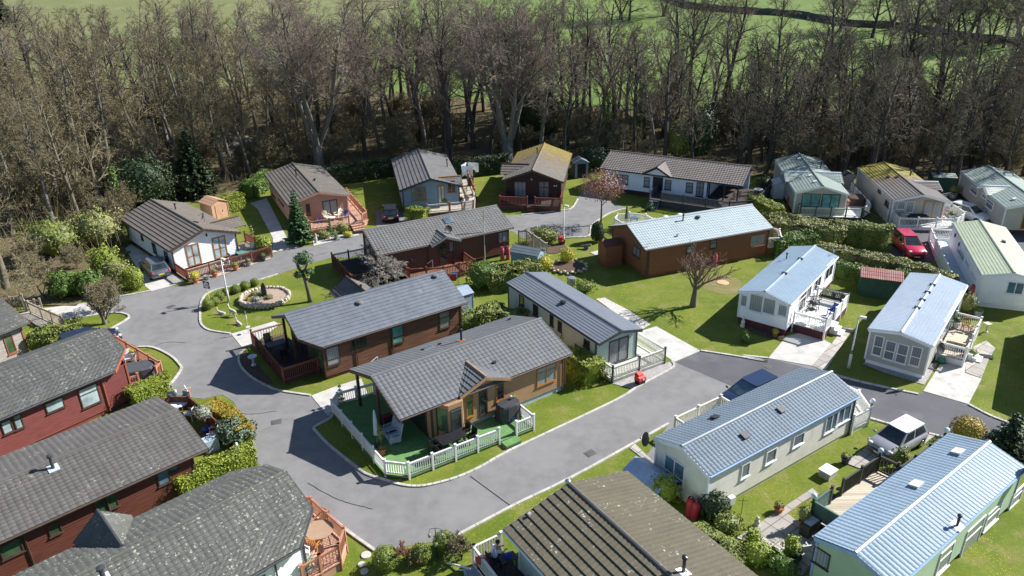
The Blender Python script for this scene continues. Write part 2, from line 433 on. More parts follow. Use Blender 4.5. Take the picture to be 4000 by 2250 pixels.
        if fill:
            f = MB(); y = sg*(vo-.25); f.add([(u-w/2+.15, y, ze-.04), (u+w/2-.15, y, ze-.04), (u, y, zr-.1), (u-w/2+.15, y-sg*.1, ze-.04), (u+w/2-.15, y-sg*.1, ze-.04), (u, y-sg*.1, zr-.1)],
                              [(0,1,2),(5,4,3),(0,3,4,1),(1,4,5,2),(2,5,3,0)]); f.build('gable_panel', fill, o)
        return o

# ------------------------------------------------------------------ decks, rails, fences
def rail(root, off, path, z0, h, m, post=1.7, bal=.13, bw=.07, pm=None, cap=True, lean=None, top=None, skirt=None, trellis=False, solid=False, toprail=None, capball=None, name='railing', pw=.11):
    """posts (each a part) and one railing panel between each pair of posts"""
    for i in range(len(path)-1):
        p, q = Vector((path[i][0], path[i][1], 0)), Vector((path[i+1][0], path[i+1][1], 0))
        za = path[i][2] if len(path[i]) > 2 else z0; zb = path[i+1][2] if len(path[i+1]) > 2 else z0
        L = (q-p).length; n = max(1, round(L/post))
        for k in range(n):
            a = p.lerp(q, k/n); b = p.lerp(q, (k+1)/n); z1 = za+(zb-za)*k/n; z2 = za+(zb-za)*(k+1)/n
            up = Vector((0, 0, 1)); d = (b-a).normalized()
            m_ = MB(off); A = a+up*z1; Bq = b+up*z2
            m_.beam(A+up*h, Bq+up*h, .09, .06); m_.beam(A+up*.12, Bq+up*.12, .05, .07)
            if toprail is None: m_.beam(A+up*(h-.1), Bq+up*(h-.1), .04, .06)
            l = (b-a).length
            if solid: m_.beam(A+up*(h/2+.05), Bq+up*(h/2+.05), .03, h-.15)
            elif trellis:
                for j in range(1, max(2, int(l/.16))): t = j/max(2, int(l/.16)); c = A.lerp(Bq, t); m_.beam(c+up*.15, c+up*(h-.03), .025, .03)
                for j in range(1, int(h/.16)): m_.beam(A+up*(.1+.16*j), Bq+up*(.1+.16*j), .02, .025)
            else:
                nb = max(2, int(l/bal))
                for j in range(nb):
                    c = A.lerp(Bq, (j+.5)/nb); m_.beam(c+up*.14, c+up*(h-.03), bw, .025, up=d)
            m_.build(name, m, root)
            ends = [(a, z1)]+([(b, z2)] if i == len(path)-2 and k == n-1 else [])
            for c, zz in ends:
                ps = MB(off); ps.box((c.x, c.y, (zz+h+.12)/2), (pw, pw, zz+h+.12), math.atan2(d.y, d.x))
                if cap: ps.box((c.x, c.y, zz+h+.135), (pw+.04, pw+.04, .03), math.atan2(d.y, d.x))
                po = ps.build('post', pm or m, root)
                if capball:
                    cb = MB(off); cb.ball((c.x, c.y, zz+h+.28), .13, 10, 7); cb.build('globe', capball, po, True)
def deck(name, label, poly, h, floor, skirt=None, rails=(), cat='deck', group=None, skirt_in=.03):
    cx = sum(p[0] for p in poly)/len(poly); cy = sum(p[1] for p in poly)/len(poly); off = (cx, cy, 0)
    r = thing(name, label, cat, (cx, cy, 0), 0, group)
    m = MB(off); m.prism(list(poly), h-.07, h); m.build('decking', floor, r)
    k = MB(off); c = Vector((cx, cy)); pp = [tuple(Vector(p).lerp(c, skirt_in)) for p in poly]; k.prism(pp, 0, h-.08); k.build('skirt', skirt or floor, r)
    for a in rails:
        a = dict(a); path = a.pop('path'); rail(r, off, path, h, a.pop('h', .9), a.pop('m'), **a)
    return r, off
def steps(r, off, p, d, w, h, m, n=3):
    """treads going down from P along direction D"""
    d = Vector((d[0], d[1], 0)).normalized(); s = Vector((-d.y, d.x, 0))
    q = MB(off)
    for i in range(n):
        z = h*(n-i-.5)/n; c = Vector((p[0], p[1], 0))+d*(.15+.28*i); q.box((c.x, c.y, z), (.3, w, .06), math.atan2(d.y, d.x))
        q.box((c.x, c.y, z/2), (.26, w-.06, z-.06), math.atan2(d.y, d.x))
    q.build('steps', m, r)
# ------------------------------------------------------------------ the lodges and caravans
R_white = roofmat('roof_weathered_brown', (.155,.135,.115), .75, .22, ((.42,.40,.34), .15))
R_pink = roofmat('roof_brown_grey', (.135,.120,.105), .75, .22, ((.42,.40,.34), .25))
R_blue = roofmat('roof_grey_sheet', (.135,.135,.135), .7, .25, ((.36,.34,.28), .3))
R_moss = roofmat('roof_mossy', (.15,.135,.115), .85, .3, None, ((.15,.115,.025), .52, -.045, (.17,.095,.04)))
R_bw = roofmat('roof_tile_taupe', (.185,.16,.145), .7, .22, None, ((.11,.055,.025), .66, -.012))
R_lb = roofmat('roof_tile_grey', (.152,.150,.148), .6, .2, ((.36,.35,.3), .1), streakc=((.12,.10,.075), .5))
R_tan = roofmat('roof_tile_slate_grey', (.140,.146,.155), .55, .2, ((.4,.4,.36), .0), streakc=((.125,.12,.10), .45))
R_dark = roofmat('roof_slate_blue', (.135,.152,.178), .5, .22, ((.36,.37,.36), .0), streakc=((.17,.185,.20), .5))
R_red = roofmat('roof_lichen_dark', (.086,.088,.083), .8, .3, ((.30,.31,.26), .55), ((.13,.12,.05), .62, .0))
R_b18 = roofmat('roof_lichen_brown', (.112,.105,.098), .8, .24, ((.40,.39,.33), .25), ((.16,.085,.035), .70, .0))
R_19 = roofmat('roof_lichen_green', (.100,.104,.092), .85, .3, ((.36,.37,.30), .75), ((.17,.17,.09), .66, .0))
R_20 = roofmat('roof_olive_tile', (.112,.098,.064), .8, .2, ((.55,.55,.52), .25))
R_silver = roofmat('roof_pale_steel', (.40,.47,.49), .42, .1, spec=.6)
R_narrow = roofmat('roof_slate_steel', (.165,.185,.215), .42, .1, spec=.6)
R_stat = roofmat('roof_blue_steel', (.165,.208,.252), .42, .14, spec=.6)
R_stat2 = roofmat('roof_light_blue_steel', (.36,.43,.51), .33, .08, spec=.7)
R_stat3 = roofmat('roof_mid_blue_steel', (.25,.335,.42), .38, .12, spec=.6)
R_g8 = roofmat('roof_green_steel', (.26,.32,.29), .45, .15, ((.3,.28,.06), .12), spec=.6)
R_g11 = roofmat('roof_pale_green', (.40,.46,.32), .5, .1, spec=.5)
R_m9 = roofmat('roof_brown_moss', (.135,.12,.115), .7, .22, None, ((.165,.14,.018), .50, -.085, (.14,.075,.035)))

W_white = mat('wall_white', (.86,.87,.88), .55, .05, 1.5)
W_bw = mat('wall_white_shade_blue', (.72,.82,.92), .6, .05, 1.5)  # white boards, with the blue of skylit shade mixed into the base colour
W_pink = mat('wall_salmon', (.50,.28,.20), .7, .12, 2, streak=(1,1,6))
W_blue = mat('wall_blue_grey', (.20,.30,.36), .65, .12, 2, streak=(1,1,6))
W_dbr = mat('wall_dark_brown', (.050,.024,.019), .65, .3, 2, streak=(1,1,8))
W_lb = mat('wall_red_brown', (.115,.045,.028), .6, .2, 2, streak=(1,1,8))
W_silv = mat('wall_orange_brown', (.215,.082,.038), .6, .14, 1.5, streak=(1,1,8))
W_d15 = mat('wall_weathered_brown', (.135,.062,.040), .7, .45, 1.2, streak=(.6,.6,9), col2=(.15,.07,.045))
W_tan = mat('wall_tan_board', (.37,.225,.12), .6, .14, 2, streak=(1,1,8))
W_red = mat('wall_red_board', (.20,.055,.050), .6, .18, 2, streak=(1,1,8))
W_b18 = mat('wall_mahogany', (.115,.036,.024), .6, .35, 2, streak=(.6,.6,9))
W_cream = mat('wall_cream', (.62,.60,.54), .5, .06, 1.5)
W_creamd = mat('wall_cream_dirty', (.68,.655,.57), .6, .08, 2, stain=((.30,.28,.15), .8, .58, .35))
W_green = mat('wall_sage_green', (.34,.45,.31), .55, .06, 1.5)
W_gren2 = mat('wall_pale_sage', (.40,.50,.44), .55, .06, 1.5)
W_stone = mat('wall_stone_grey', (.40,.385,.34), .6, .06, 1.5)
W_log = mat('wall_grey_log', (.36,.32,.29), .8, .3, 1.5, streak=(1,1,9))
PL_DB = mat('plinth_dark', (.045,.03,.028), .8, .3, 3)
PL_MAR = mat('plinth_maroon', (.11,.03,.032), .75, .2, 3)
PINKT = mat('salmon_trim', (.52,.30,.22), .6, .1, 3)
WHB = mat('white_trim', (.74,.76,.80), .5, .05, 3)
BLUT = mat('blue_trim', (.26,.38,.58), .45, .1, 3)
REDT = mat('rust_trim', (.34,.10,.06), .6, .15, 3)

LODGE = dict(ins=(.45,.45,.35))
STAT = dict(ins=(.15,.15,.12))

l = Lodge('white_lodge', 'white walled lodge with orange framed french doors beside the wood', 'lodge', (-32.22,68.63,-0.8093,12.59,6.68,2.44,3.64), R_white, W_white, BROWNT, nc=9, step=.05, amp=.012, wl=.3, plinth=(PL_DB,.3), board=.22, **LODGE)
l.door('f', (-1.79,0.33,-0.56,2.38), OAKT, GLASSW, 1, 1, hs=.45)
l.door('f', (0.7,0.34,1.96,2.41), OAKT, GLASSW, 1, 1, hs=.45)
for R4 in ((-1.86,1.3,-1.33,1.84), (0.89,0.77,1.8,1.79), (3.79,0.77,4.66,1.76)): l.win('m', R4, BROWNT, GLASS)
l.flue((-1.71,0.65,3.41), .6, flash=GREYM)
l.dish((3.82,1.13,4.0), RD(200)-(-.81), r=.38, arm=.5)
l.porch('p', 3.6, 2.6, 3.0, 1.2, 2.45, nc=5, step=.02, amp=.02, wl=.3, fill=W_white)
q = MB(); q.lathe(l.P('f', .3, 2.75, .1), [(.05,0),(.08,.05),(.08,.2),(.03,.28)], 8); q.build('wall_lamp', BLACKP, l.root)

l = Lodge('pink_lodge', 'salmon pink timber lodge behind the tall spruce', 'lodge', (-22.74,80.52,-1.1111,12.98,6.64,2.77,3.63), R_pink, W_pink, PINKT, nc=9, step=.045, amp=.006, wl=.3, plinth=(W_pink,.3), gutter=DGREY, **LODGE)
l.door('f', (0.32,0.94,1.88,2.45), BROWNT, NET, 1, 0)
l.win('f', (-1.41,1.17,-1.0,2.42), BROWNT, GLASS)
for R4 in ((-5.19,0.61,-3.38,0.82), (-0.62,1.32,2.16,1.43)): l.win('m', R4, BROWNT, GLASS)
l.flue((-1.04,-0.69,3.45), .75); l.flue((1.67,0.71,3.45), .2, r=.08)

l = Lodge('blue_grey_lodge', 'blue grey timber lodge with grey sheet roof by the washing line', 'lodge', (-9.91,84.70,-1.3637,13.28,6.85,2.79,3.85), R_blue, W_blue, DGREY, nc=8, step=.05, amp=.012, wl=.5, plinth=(PL_DB,.35), **LODGE)
l.win('f', (-2.13,1.35,-0.56,2.87), OAKT, GLASSB, 2, 1)
l.door('f', (0.7,0.83,1.46,2.89), OAKT, GLASSW, 1, 0)
l.win('f', (1.81,2.0,2.66,3.29), OAKT, GLASS, 1, 0)
l.flue((-0.27,2.68,3.02), .9, flash=GREYM)
l.porch('p', 5.6, 1.8, 3.55, .0, 2.95, nc=4, step=.03, fill=W_blue, trim=OAKT)

l = Lodge('mossy_roofed_lodge', 'dark brown timber lodge with yellow moss all over its roof', 'lodge', (3.41,86.27,-1.7275,12.26,6.87,2.79,4.02), R_moss, W_dbr, BROWNT, nc=9, step=.03, amp=.01, wl=.3, plinth=(PL_DB,.4), ins=(1.0,.45,.35))
l.win('f', (-2.19,0.66,-0.85,2.39), BROWNT, NET, 2, 0)
l.door('f', (0.59,0.62,1.78,2.51), BROWNT, CURT, 1, 1)
l.flue((-1.27,-0.36,3.89), .7)
l.porch('m', 3.0, 2.6, 3.75, .5, 2.9, nc=4, step=.04, amp=.02, wl=.3, fill=W_dbr)
q = MB(); q.ball(l.P('f', -.2, 2.7, .12), .1, 8, 6); q.build('wall_lamp', WHITE, l.root)

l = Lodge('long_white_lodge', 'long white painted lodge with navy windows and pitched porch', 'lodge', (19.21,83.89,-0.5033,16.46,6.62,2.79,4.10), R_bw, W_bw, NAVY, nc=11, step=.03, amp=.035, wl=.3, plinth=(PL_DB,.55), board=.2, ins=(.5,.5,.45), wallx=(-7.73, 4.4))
for R4, n in (((-6.75,1.1,-4.77,2.24), 2), ((-2.9,1.15,-2.21,2.3), 0), ((-0.44,1.15,0.32,2.3), 0), ((1.99,1.17,2.8,2.3), 0), ((3.17,0.87,3.99,2.49), 1)):
    l.win('m', R4, NAVY, NET, n, 1)
l.door('m', (-1.84,0.52,-0.66,2.49), NAVY, NAVY, 0, 0)
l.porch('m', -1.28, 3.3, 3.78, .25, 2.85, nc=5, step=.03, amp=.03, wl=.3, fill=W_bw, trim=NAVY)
l.posts(*[((u, -2.85, 1.4), (.14, .14, 2.8)) for u in (4.6, 6.2, 7.7)])
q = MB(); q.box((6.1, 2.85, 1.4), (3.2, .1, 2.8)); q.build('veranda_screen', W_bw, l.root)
l.aerial((-7.0, 1.0, 3.6), 1.6)

l = Lodge('brown_ridge_lodge', 'red brown timber lodge with small gabled porch and tall pole mast beside it', 'lodge', (-7.18,65.21,0.5026,13.32,6.66,2.77,3.97), R_lb, W_lb, BROWNT, nc=12, step=.025, amp=.03, wl=.3, plinth=(PL_DB,.3), ins=(.4,.9,.35))
l.door('m', (-0.86,0.59,-0.02,2.73), BROWNT, GLASS, 0, 1)
l.win('m', (0.15,1.53,0.78,2.56), BROWNT, CURT)
l.win('m', (5.11,1.48,6.18,2.45), BROWNT, CURT, 1)
l.win('b', (-2.6, .4, -.2, 2.5), BROWNT, CURT, 2, 1); l.win('b', (.2, .4, 2.6, 2.5), BROWNT, GLASS, 1, 0)
l.porch('m', -.37, 2.9, 3.34, .4, 2.77, nc=5, step=.04, amp=.015, wl=.3, fill=W_lb, trim=GREYM)
l.skylight((1.19,-0.82,3.68), (.85, .8)); l.dish((0.45,-2.36,3.5), RD(-60)-.5, r=.36)
l.pipe('m', -1.9); l.pipe('m', .6)

l = Lodge('pale_roofed_brown_lodge', 'orange brown timber lodge under a pale metal tile roof', 'lodge', (16.51,64.89,0.3726,13.47,6.53,2.77,3.99), R_silver, W_silv, BROWNT, nc=11, step=.022, amp=.022, wl=.25, plinth=(W_silv,.3), ins=(.3,.4,.2), gutter=BROWNT)
l.win('b', (-1.91,1.38,-0.64,2.27), BROWNT, CURT, 1)
l.win('m', (-2.39,1.67,-1.74,2.32), BROWNT, GLASST, 0, 1)
l.win('m', (0.05,1.71,0.76,2.53), BROWNT, CURT, 0, 1)
l.win('m', (4.48,1.16,6.11,2.26), OAKT, NET, 1, 0)
l.flue((-1.3,-0.63,3.75), .55); l.cowl((0.33,-0.58,3.77)); l.vent((-2.97,-2.35,3.11), m=GREYM, d=(.12,.12,.3)); l.cowl((-2.2, .8), WHITE); l.cowl((-.6, .9), WHITE)
l.pipe('m', -6.2); l.aerial((-6.3, -3.0, 2.6), .6)

l = Lodge('green_roofed_caravan', 'static caravan with green tile roof and raised cross gable, glass front', 'static caravan', (33.30,80.77,-1.7313,13.20,5.28,2.75,3.54), R_g8, W_stone, WHB, nc=9, step=.025, amp=.012, wl=.3, plinth=(PL_DB,.5), **STAT)
l.win('f', (-1.88,1.19,-0.07,2.65), DGREY, GLASST, 1, 0); l.door('f', (0.09,1.0,1.9,2.66), DGREY, GLASST, 1, 0)
for sd in ('m', 'p'): l.porch(sd, 1.2, 3.3, 3.4, .35, 2.75, nc=6, step=.02, amp=.02, wl=.25, fill=W_stone)
for p in ((-4.34,-0.4,3.42), (-0.82,-0.49,3.39), (2.57,-0.49,3.39), (4.84,-0.47,3.4)): l.vent(p, WHITE, (.3,.3,.1))
l.skylight((-6.24,2.12,2.91), (1.0,.8)); l.flue((-1.42,1.43,3.11), .8); l.pipe('m', 6.4, WHB)

l = Lodge('moss_patched_caravan', 'static caravan with brown roof, yellow moss at its back and white veranda', 'static caravan', (41.85,77.30,-1.6992,12.20,5.44,2.75,3.42), R_m9, W_stone, WHB, nc=9, step=.04, amp=.008, wl=.3, plinth=(CONC,.4), ins=(1.0,.15,.12))
l.win('f', (-1.88,1.51,-1.1,2.38), WHB, NET); l.win('f', (-1.02,1.2,-0.24,2.45), WHB, NET)
l.door('f', (0.67,0.68,2.51,2.5), OAKT, NET, 1, 0)
for R4 in ((1.23,2.16,2.2,2.58), (3.8,1.58,5.15,2.13)): l.win('m', R4, BROWNT, GLASS)
l.porch('p', 1.0, 2.8, 3.2, .6, 2.75, nc=5, step=.03, amp=.015, wl=.3, fill=W_stone)
for p in ((-0.64,-1.17,3.13), (-0.21,-0.45,3.31)): l.vent(p, BROWNT)
l.flue((-1.67,1.43,3.07), .6)
l.posts(((5.55, 2.45, 1.35), (.12, .12, 2.7)), ((5.55, -2.45, 1.35), (.12, .12, 2.7)))

l = Lodge('far_green_caravan', 'olive grey static caravan at the far edge with green tile roof and side gable', 'static caravan', (51.88,74.61,-1.7742,13.00,5.35,2.75,3.46), R_g8, W_stone, WHB, nc=9, step=.02, amp=.012, wl=.3, plinth=(PL_DB,.5), **STAT)
for R4 in ((-2.89,1.55,-0.93,2.22), (0.25,1.96,1.48,2.4), (1.76,1.4,3.52,2.23)): l.win('m', R4, WHB, CURT, 0, 1)
l.win('f', (-.9, .7, 1.6, 2.4), OAKT, GLASS, 1); l.porch('m', 1.2, 2.8, 3.3, .35, 2.75, nc=5, step=.02, amp=.02, wl=.25, fill=W_stone)
l.vent((4.79,-1.42,3.08), WHITE); l.pipe('m', -6.2, WHB)

l = Lodge('pale_green_roofed_caravan', 'white static caravan with pale green tiled roof by the red car', 'static caravan', (40.66,58.35,-1.9068,12.50,4.22,2.75,3.19), R_g11, W_white, WHB, nc=9, step=.02, amp=.022, wl=.25, plinth=(W_white,.4), ridge=R_g11, **STAT)
for R4 in ((-2.87,1.33,0.02,1.85), (0.58,1.6,2.05,1.86), (3.05,1.63,4.47,1.72), (3.1,1.69,4.54,1.71)): l.win('m', R4, WHB, GLASSB, 0, 1)
l.win('f', (-0.19,1.4,0.97,2.41), WHB, GLASSB, 1, 0)
l.vent((-1.18,0.86,3.01), BLACKP)
for u, z in ((-4.6, 2.1), (-2.6, 2.0)):
    q = MB(); q.box(l.P('m', u, z, .06), (.15, .12, .3)); q.build('wall_lamp', DGREY, l.root)

l = Lodge('white_bay_caravan', 'white static caravan with bay of pale windows on the lawn by the bare pollard', 'static caravan', (22.10,54.21,-2.2398,11.30,3.94,2.71,3.21), R_stat3, W_white, WHB, nc=9, step=.028, amp=.022, wl=.24, plinth=(PL_MAR,.55), board=.25, **STAT)
for R4 in ((-1.76,1.53,-1.25,2.48), (-1.09,1.35,-0.06,2.78), (-0.07,1.45,0.9,2.73), (1.08,1.59,1.77,2.5)): l.win('f', R4, WHB, NET)
for R4 in ((-4.87,1.33,-2.94,2.77), (-1.84,1.46,-0.16,2.72), (0.55,1.4,1.8,2.58)): l.win('p', R4, WHITE, GLASS, 1)
l.door('p', (1.52,0.86,3.3,2.65), WHITE, GLASS, 0, 1)
l.flue((-2.03,-1.11,2.93), .5, BLACKP, .05); l.aerial((-5.4, 1.6, 2.8), .5)
for x in (-2.0, 1.6): q = MB(); q.box((x, 0, 3.27), (.18,.4,.12)); q.build('roof_vent', NAVY, l.root)

l = Lodge('cream_bow_caravan', 'cream static caravan with bright pale roof and four white windows', 'static caravan', (29.34,48.11,-2.2477,11.79,3.95,2.69,3.04), R_stat2, W_stone, WHB, nc=9, step=.028, amp=.022, wl=.24, plinth=(WHB,.35), **STAT)
for R4 in ((-1.51,0.83,-0.9,2.34), (-0.77,0.76,-0.1,2.19), (-0.02,0.75,0.66,2.19), (0.83,0.85,1.47,2.29)): l.win('f', R4, WHB, CURT, 0, 1, hs=.45)
l.door('p', (-4.48,-1.25,1.95,2.76), WHB, GLASSB, 1, 0)
for k in range(4): q = MB(); q.box((-3.4+k*1.6, 0, 3.1), (.18,.4,.12)); q.build('roof_vent', NAVY, l.root)
l.dish(l.P('p', 5.6, 2.5, .5), RD(-60)+2.2, r=.4, arm=.5)

l = Lodge('narrow_green_caravan', 'narrow sage green static caravan with slate grey roof and cream decking', 'static caravan', (4.22,49.33,-1.0224,11.77,3.76,2.66,3.09), R_narrow, W_gren2, DGREY, nc=8, step=.02, amp=.022, wl=.25, plinth=(W_gren2,.35), ins=(.45,.15,.12))
l.door('f', (-0.66,0.41,1.06,2.24), DGREY, CURT, 1, 0)
for R4 in ((-4.13,1.38,-3.47,2.35), (-2.17,1.41,-1.51,2.34), (0.03,1.51,0.49,2.38), (1.05,1.52,1.52,2.33), (4.12,1.68,4.79,2.26)): l.win('m', R4, DGREY, GLASS)
l.cowl((0.07,-0.66,2.94), BLACKP)

l = Lodge('slate_roofed_brown_lodge', 'weathered dark brown lodge with flat blue slate roof and sunken veranda', 'lodge', (-10.28,48.83,0.6069,12.44,6.53,2.77,4.17), R_dark, W_d15, BROWNT, nc=11, step=.028, wl=.33, jit=.012, plinth=(W_d15,.3), ins=(.4,1.3,.35), clip={'bm': (1.15,.33)})
l.win('m', (-4.76,1.04,-3.82,2.42), BROWNT, NET, 0, 1, hs=.3); l.win('m', (-2.93,1.65,-1.81,2.42), BROWNT, GLASS, 1)
l.win('m', (0.12,1.12,1.04,2.45), BROWNT, GLASST, 0, 1, hs=.35); l.win('m', (3.95,1.12,4.88,2.46), BROWNT, CURT, 0, 1)
l.win('b', (-2.7, .5, -.3, 2.4), BROWNT, GLASSG, 2); l.win('b', (.2, .3, 2.6, 2.5), BROWNT, GLASS, 1)
l.porch('p', .45, 3.0, 3.35, 2.0, 2.35, nc=6, step=.02, fill=W_d15, roof=R_b18); l.cowl((-1.14,-0.75,3.85), R_lb); l.cowl((5.29,-0.33,4.03), R_lb); l.flue((-.2, .9), .6)
l.pipe('m', .1); l.pipe('m', -2.6)
l.posts(((-4.75, -2.7, 1.4), (.16,.16,2.8)), ((-5.9, 0, 1.9), (.14,.14,3.6)), ((-5.6, 2.7, 1.4), (.16,.16,2.8)))

l = Lodge('tan_gabled_lodge', 'tan boarded lodge with porch gable, green turf deck and white railings', 'lodge', (-3.20,41.11,0.6065,12.44,6.73,2.78,3.92), R_tan, W_tan, BROWNT, nc=12, step=.028, amp=.028, wl=.3, plinth=(mat('plinth_pale_blue', (.42,.50,.56), .6, .1, 2),.42), ins=(.35,2.2,.35))
l.win('m', (-1.68,0.9,-1.17,2.47), OAKT, GLASSG, 0, 1, hs=.75); l.door('m', (-0.77,0.61,-0.17,2.64), BROWNT, GLASS)
l.win('m', (0.47,1.21,1.07,2.46), OAKT, GLASS, 0, 0); l.win('m', (3.58,1.11,5.1,2.39), OAKT, NET, 1, 1, hs=.7)
l.porch('m', -.5, 3.6, 3.47, .12, 2.79, nc=6, step=.045, amp=.02, wl=.3, fill=W_tan, trim=mat('porch_trim_tan', (.36,.22,.12), .6, .15, 4))
bay = MB(); bx0 = l.xb
bay.prism([(bx0+.3, -l.hw-.001), (bx0+.75, -l.hw-.7), (bx0+1.7, -l.hw-.7), (bx0+2.15, -l.hw-.001)], .3, 2.7); bo = bay.build('bay', W_tan, l.root)
q = MB(); q.box((bx0+.52, -l.hw-.36, 1.65), (.62, .05, 1.5), math.atan2(-.7, .45)); q.build('bay_window', GLASSG, bo)
q = MB(); q.box((bx0+1.22, -l.hw-.72, 1.65), (.7, .05, 1.5)); q.build('bay_window', GLASS, bo)
l.win('b', (-2.4, .3, -.2, 2.4), BROWNT, GLASS, 1); l.win('b', (.2, .6, 2.4, 2.4), BROWNT, CURT, 1)
l.posts(((-5.9, 3.0, 1.4), (.16,.16,2.75)), ((-5.9, .05, 1.9), (.16,.16,3.7)))
l.flue((0.66,1.16,3.52), .8, NAVY, .07, TERRA); l.skylight((-1.33,2.09,3.21), (.7,.5)); l.vent((-0.5,1.98,3.24), BLACKP, (.18,.15,.1)); l.vent((1.07,-2.05,3.22), BLACKP, (.18,.15,.1)); l.vent((5.23,2.32,3.13), BLACKP, (.18,.15,.1))
l.pipe('m', -3.71); l.pipe('m', 5.6)

l = Lodge('red_lodge', 'dark red boarded lodge with lichened roof and three pale windows', 'lodge', (-30.85,38.80,0.8964,13.00,6.96,2.80,4.13), R_red, W_red, REDT, nc=13, step=.03, amp=.018, wl=.3, plinth=(W_red,.3), ins=(.6,.4,.35), clip={'fm': (1.4,.42)}, gutter=DGREY)
for R4, n in (((2.83,1.05,3.99,2.4), 1), ((0.93,1.73,1.98,2.42), 0), ((-1.45,1.58,-0.89,2.41), 0), ((-0.8,1.55,-0.35,2.48), 1)): l.win('m', R4, BROWNT, GLASSW, 0, n, hs=.66)
l.win('f', (-1.6, .3, .6, 2.4), WHITE, GLASSW, 1); l.pipe('m', 4.3)

l = Lodge('mahogany_lodge', 'dark mahogany lodge with brown lichen roof and blue flashed flue', 'lodge', (-23.32,30.53,0.7649,13.00,7.09,2.79,3.57), R_b18, W_b18, BROWNT, nc=15, step=.03, amp=.02, wl=.3, jit=0, plinth=(W_b18,.3), ins=(.8,.4,.35))
for R4, n in (((3.82,1.66,4.46,2.5), 0), ((0.83,1.64,1.88,2.45), 1), ((-1.25,1.65,-0.7,2.26), 0), ((-3.23,1.58,-2.34,2.37), 0), ((4.48,2.16,4.96,2.49), 0)): l.win('m', R4, BROWNT, GLASSG if n or R4[0] < 3 else GLASSB, n, 0)
l.flue((0.04,-0.58,3.44), .75, DGREY, .08, mat('lead_flashing', (.45,.55,.66), .4, .1, 4)); l.pipe('m', 1.4); l.pipe('m', -2.2)

l = Lodge('lichen_roofed_lodge', 'big lichen spotted grey roof lodge with clipped end and side gable', 'lodge', (-15.60,24.31,0.7624,13.00,7.13,2.80,4.11), R_19, W_white, DGREY, nc=16, step=.03, amp=.02, wl=.3, plinth=(PL_DB,.3), ins=(1.2,.4,.35), clip={'fm': (1.5,.4), 'fp': (1.3,.35)})
l.porch('p', -.79, 2.45, 3.82, .3, 2.8, nc=6, step=.02, amp=.0, fill=W_white)
l.flue((-1.95,-0.68,4.36), .6, DGREY, .1, mat('lead_flashing_pale', (.55,.62,.70), .4, .1, 4))
l.door('m', (2.6, .3, 3.5, 2.3), WHITE, GLASSB); l.pipe('m', 3.9); l.win('f', (-1.2, .3, .8, 2.3), WHITE, GLASSB, 1)

l = Lodge('olive_roofed_lodge', 'lodge with olive and grey tiled roof next to the white veranda with a person', 'lodge', (5.85,22.79,2.1369,12.50,7.27,2.80,3.74), R_20, W_gren2, WHB, nc=9, step=.055, amp=.02, wl=.26, plinth=(PL_DB,.3), ins=(.5,.4,.55), gutter=WHB, ridge=R_b18)
l.flue((-0.61,-0.66,3.57), .8, BLACKP, .07, WHITE); l.vent((5.98,2.39,3.12), CONC, (.12,.12,.2))
l.win('p', (1.2, .6, 2.4, 2.0), WHB, GLASSB, 1); l.win('f', (-1.5, .8, .5, 2.2), WHB, GLASSB, 1)
q = MB(); q.ball((6.3, 0, 3.8), (.16,.16,.14), 8, 6); q.build('ridge_end', CHROME, l.root)

l = Lodge('cream_static_caravan', 'cream static caravan with blue grey roof, dirty end wall and red gas bottles', 'static caravan', (13.70,34.68,0.5899,12.51,3.90,2.75,3.38), R_stat, W_creamd, WHB, nc=9, step=.03, amp=.03, wl=.25, plinth=(CREAM,.3), board=.11, gutter=BLUT, **STAT)
l.win('b', (-0.27,0.63,1.17,2.21), WHB, GLASSB, 1, 1, hs=.38)
for R4 in ((3.41,1.17,4.61,2.34), (4.45,1.29,5.78,2.41)): l.win('m', R4, WHB, GLASSB, 1, 0)
for R4 in ((0.54,1.45,1.5,2.21), (-1.71,1.33,-0.85,2.16), (-3.64,1.29,-2.98,2.19)): l.win('m', R4, WHITE, CURT)
for p in ((0.74,-0.7,3.16), (-2.62,-1.04,3.05), (-2.61,1.03,3.05)): l.vent(p, DGREY, (.35,.35,.14))
l.dish((-6.5, 2.2, 2.6), RD(190)-.59, r=.4, arm=.4); l.pipe('m', 6.0, DGREY)

l = Lodge('sage_green_caravan', 'sage green static caravan with ribbed pale blue roof beside green fenced deck', 'static caravan', (19.39,27.75,0.6391,12.53,3.71,2.63,3.11), R_stat3, W_green, BLUT, nc=9, step=.02, amp=.04, wl=.27, plinth=(PL_DB,.35), board=.13, **STAT)
l.win('b', (1.03,1.21,1.82,2.1), DGREY, NET)
for R4 in ((-1.86,0.34,-0.55,1.81), (0.78,-0.16,2.63,1.57), (2.99,0.28,4.55,1.39), (5.99,-0.01,7.35,1.04)): l.win('m', R4, WHITE, NET, 0, 1)
for p in ((4.34,0.66,2.94), (0.21,0.69,2.93)): l.vent(p, CREAM, (.5,.4,.16))
l.flue((-0.72,-1.7,2.67), .6, BLACKP, .06, WHITE); l.dish((6.0, -2.0, 2.9), RD(-30)-.64, r=.4, arm=.4)

l = Lodge('grey_log_cabin', 'grey log walled cabin with rust trim at the left edge', 'lodge', (-39.01,46.54,1.0262,7.00,6.00,2.60,3.70), R_red, W_log, REDT, nc=10, step=.02, jit=.01, wl=.3, plinth=(PL_DB,.1), board=.2, ins=(.5,.4,.4), gutter=DGREY)
l.win('m', (1.7, .7, 2.3, 2.1), REDT, GLASSG); l.win('f', (-1.5, .4, .3, 2.2), REDT, GLASSG, 1)
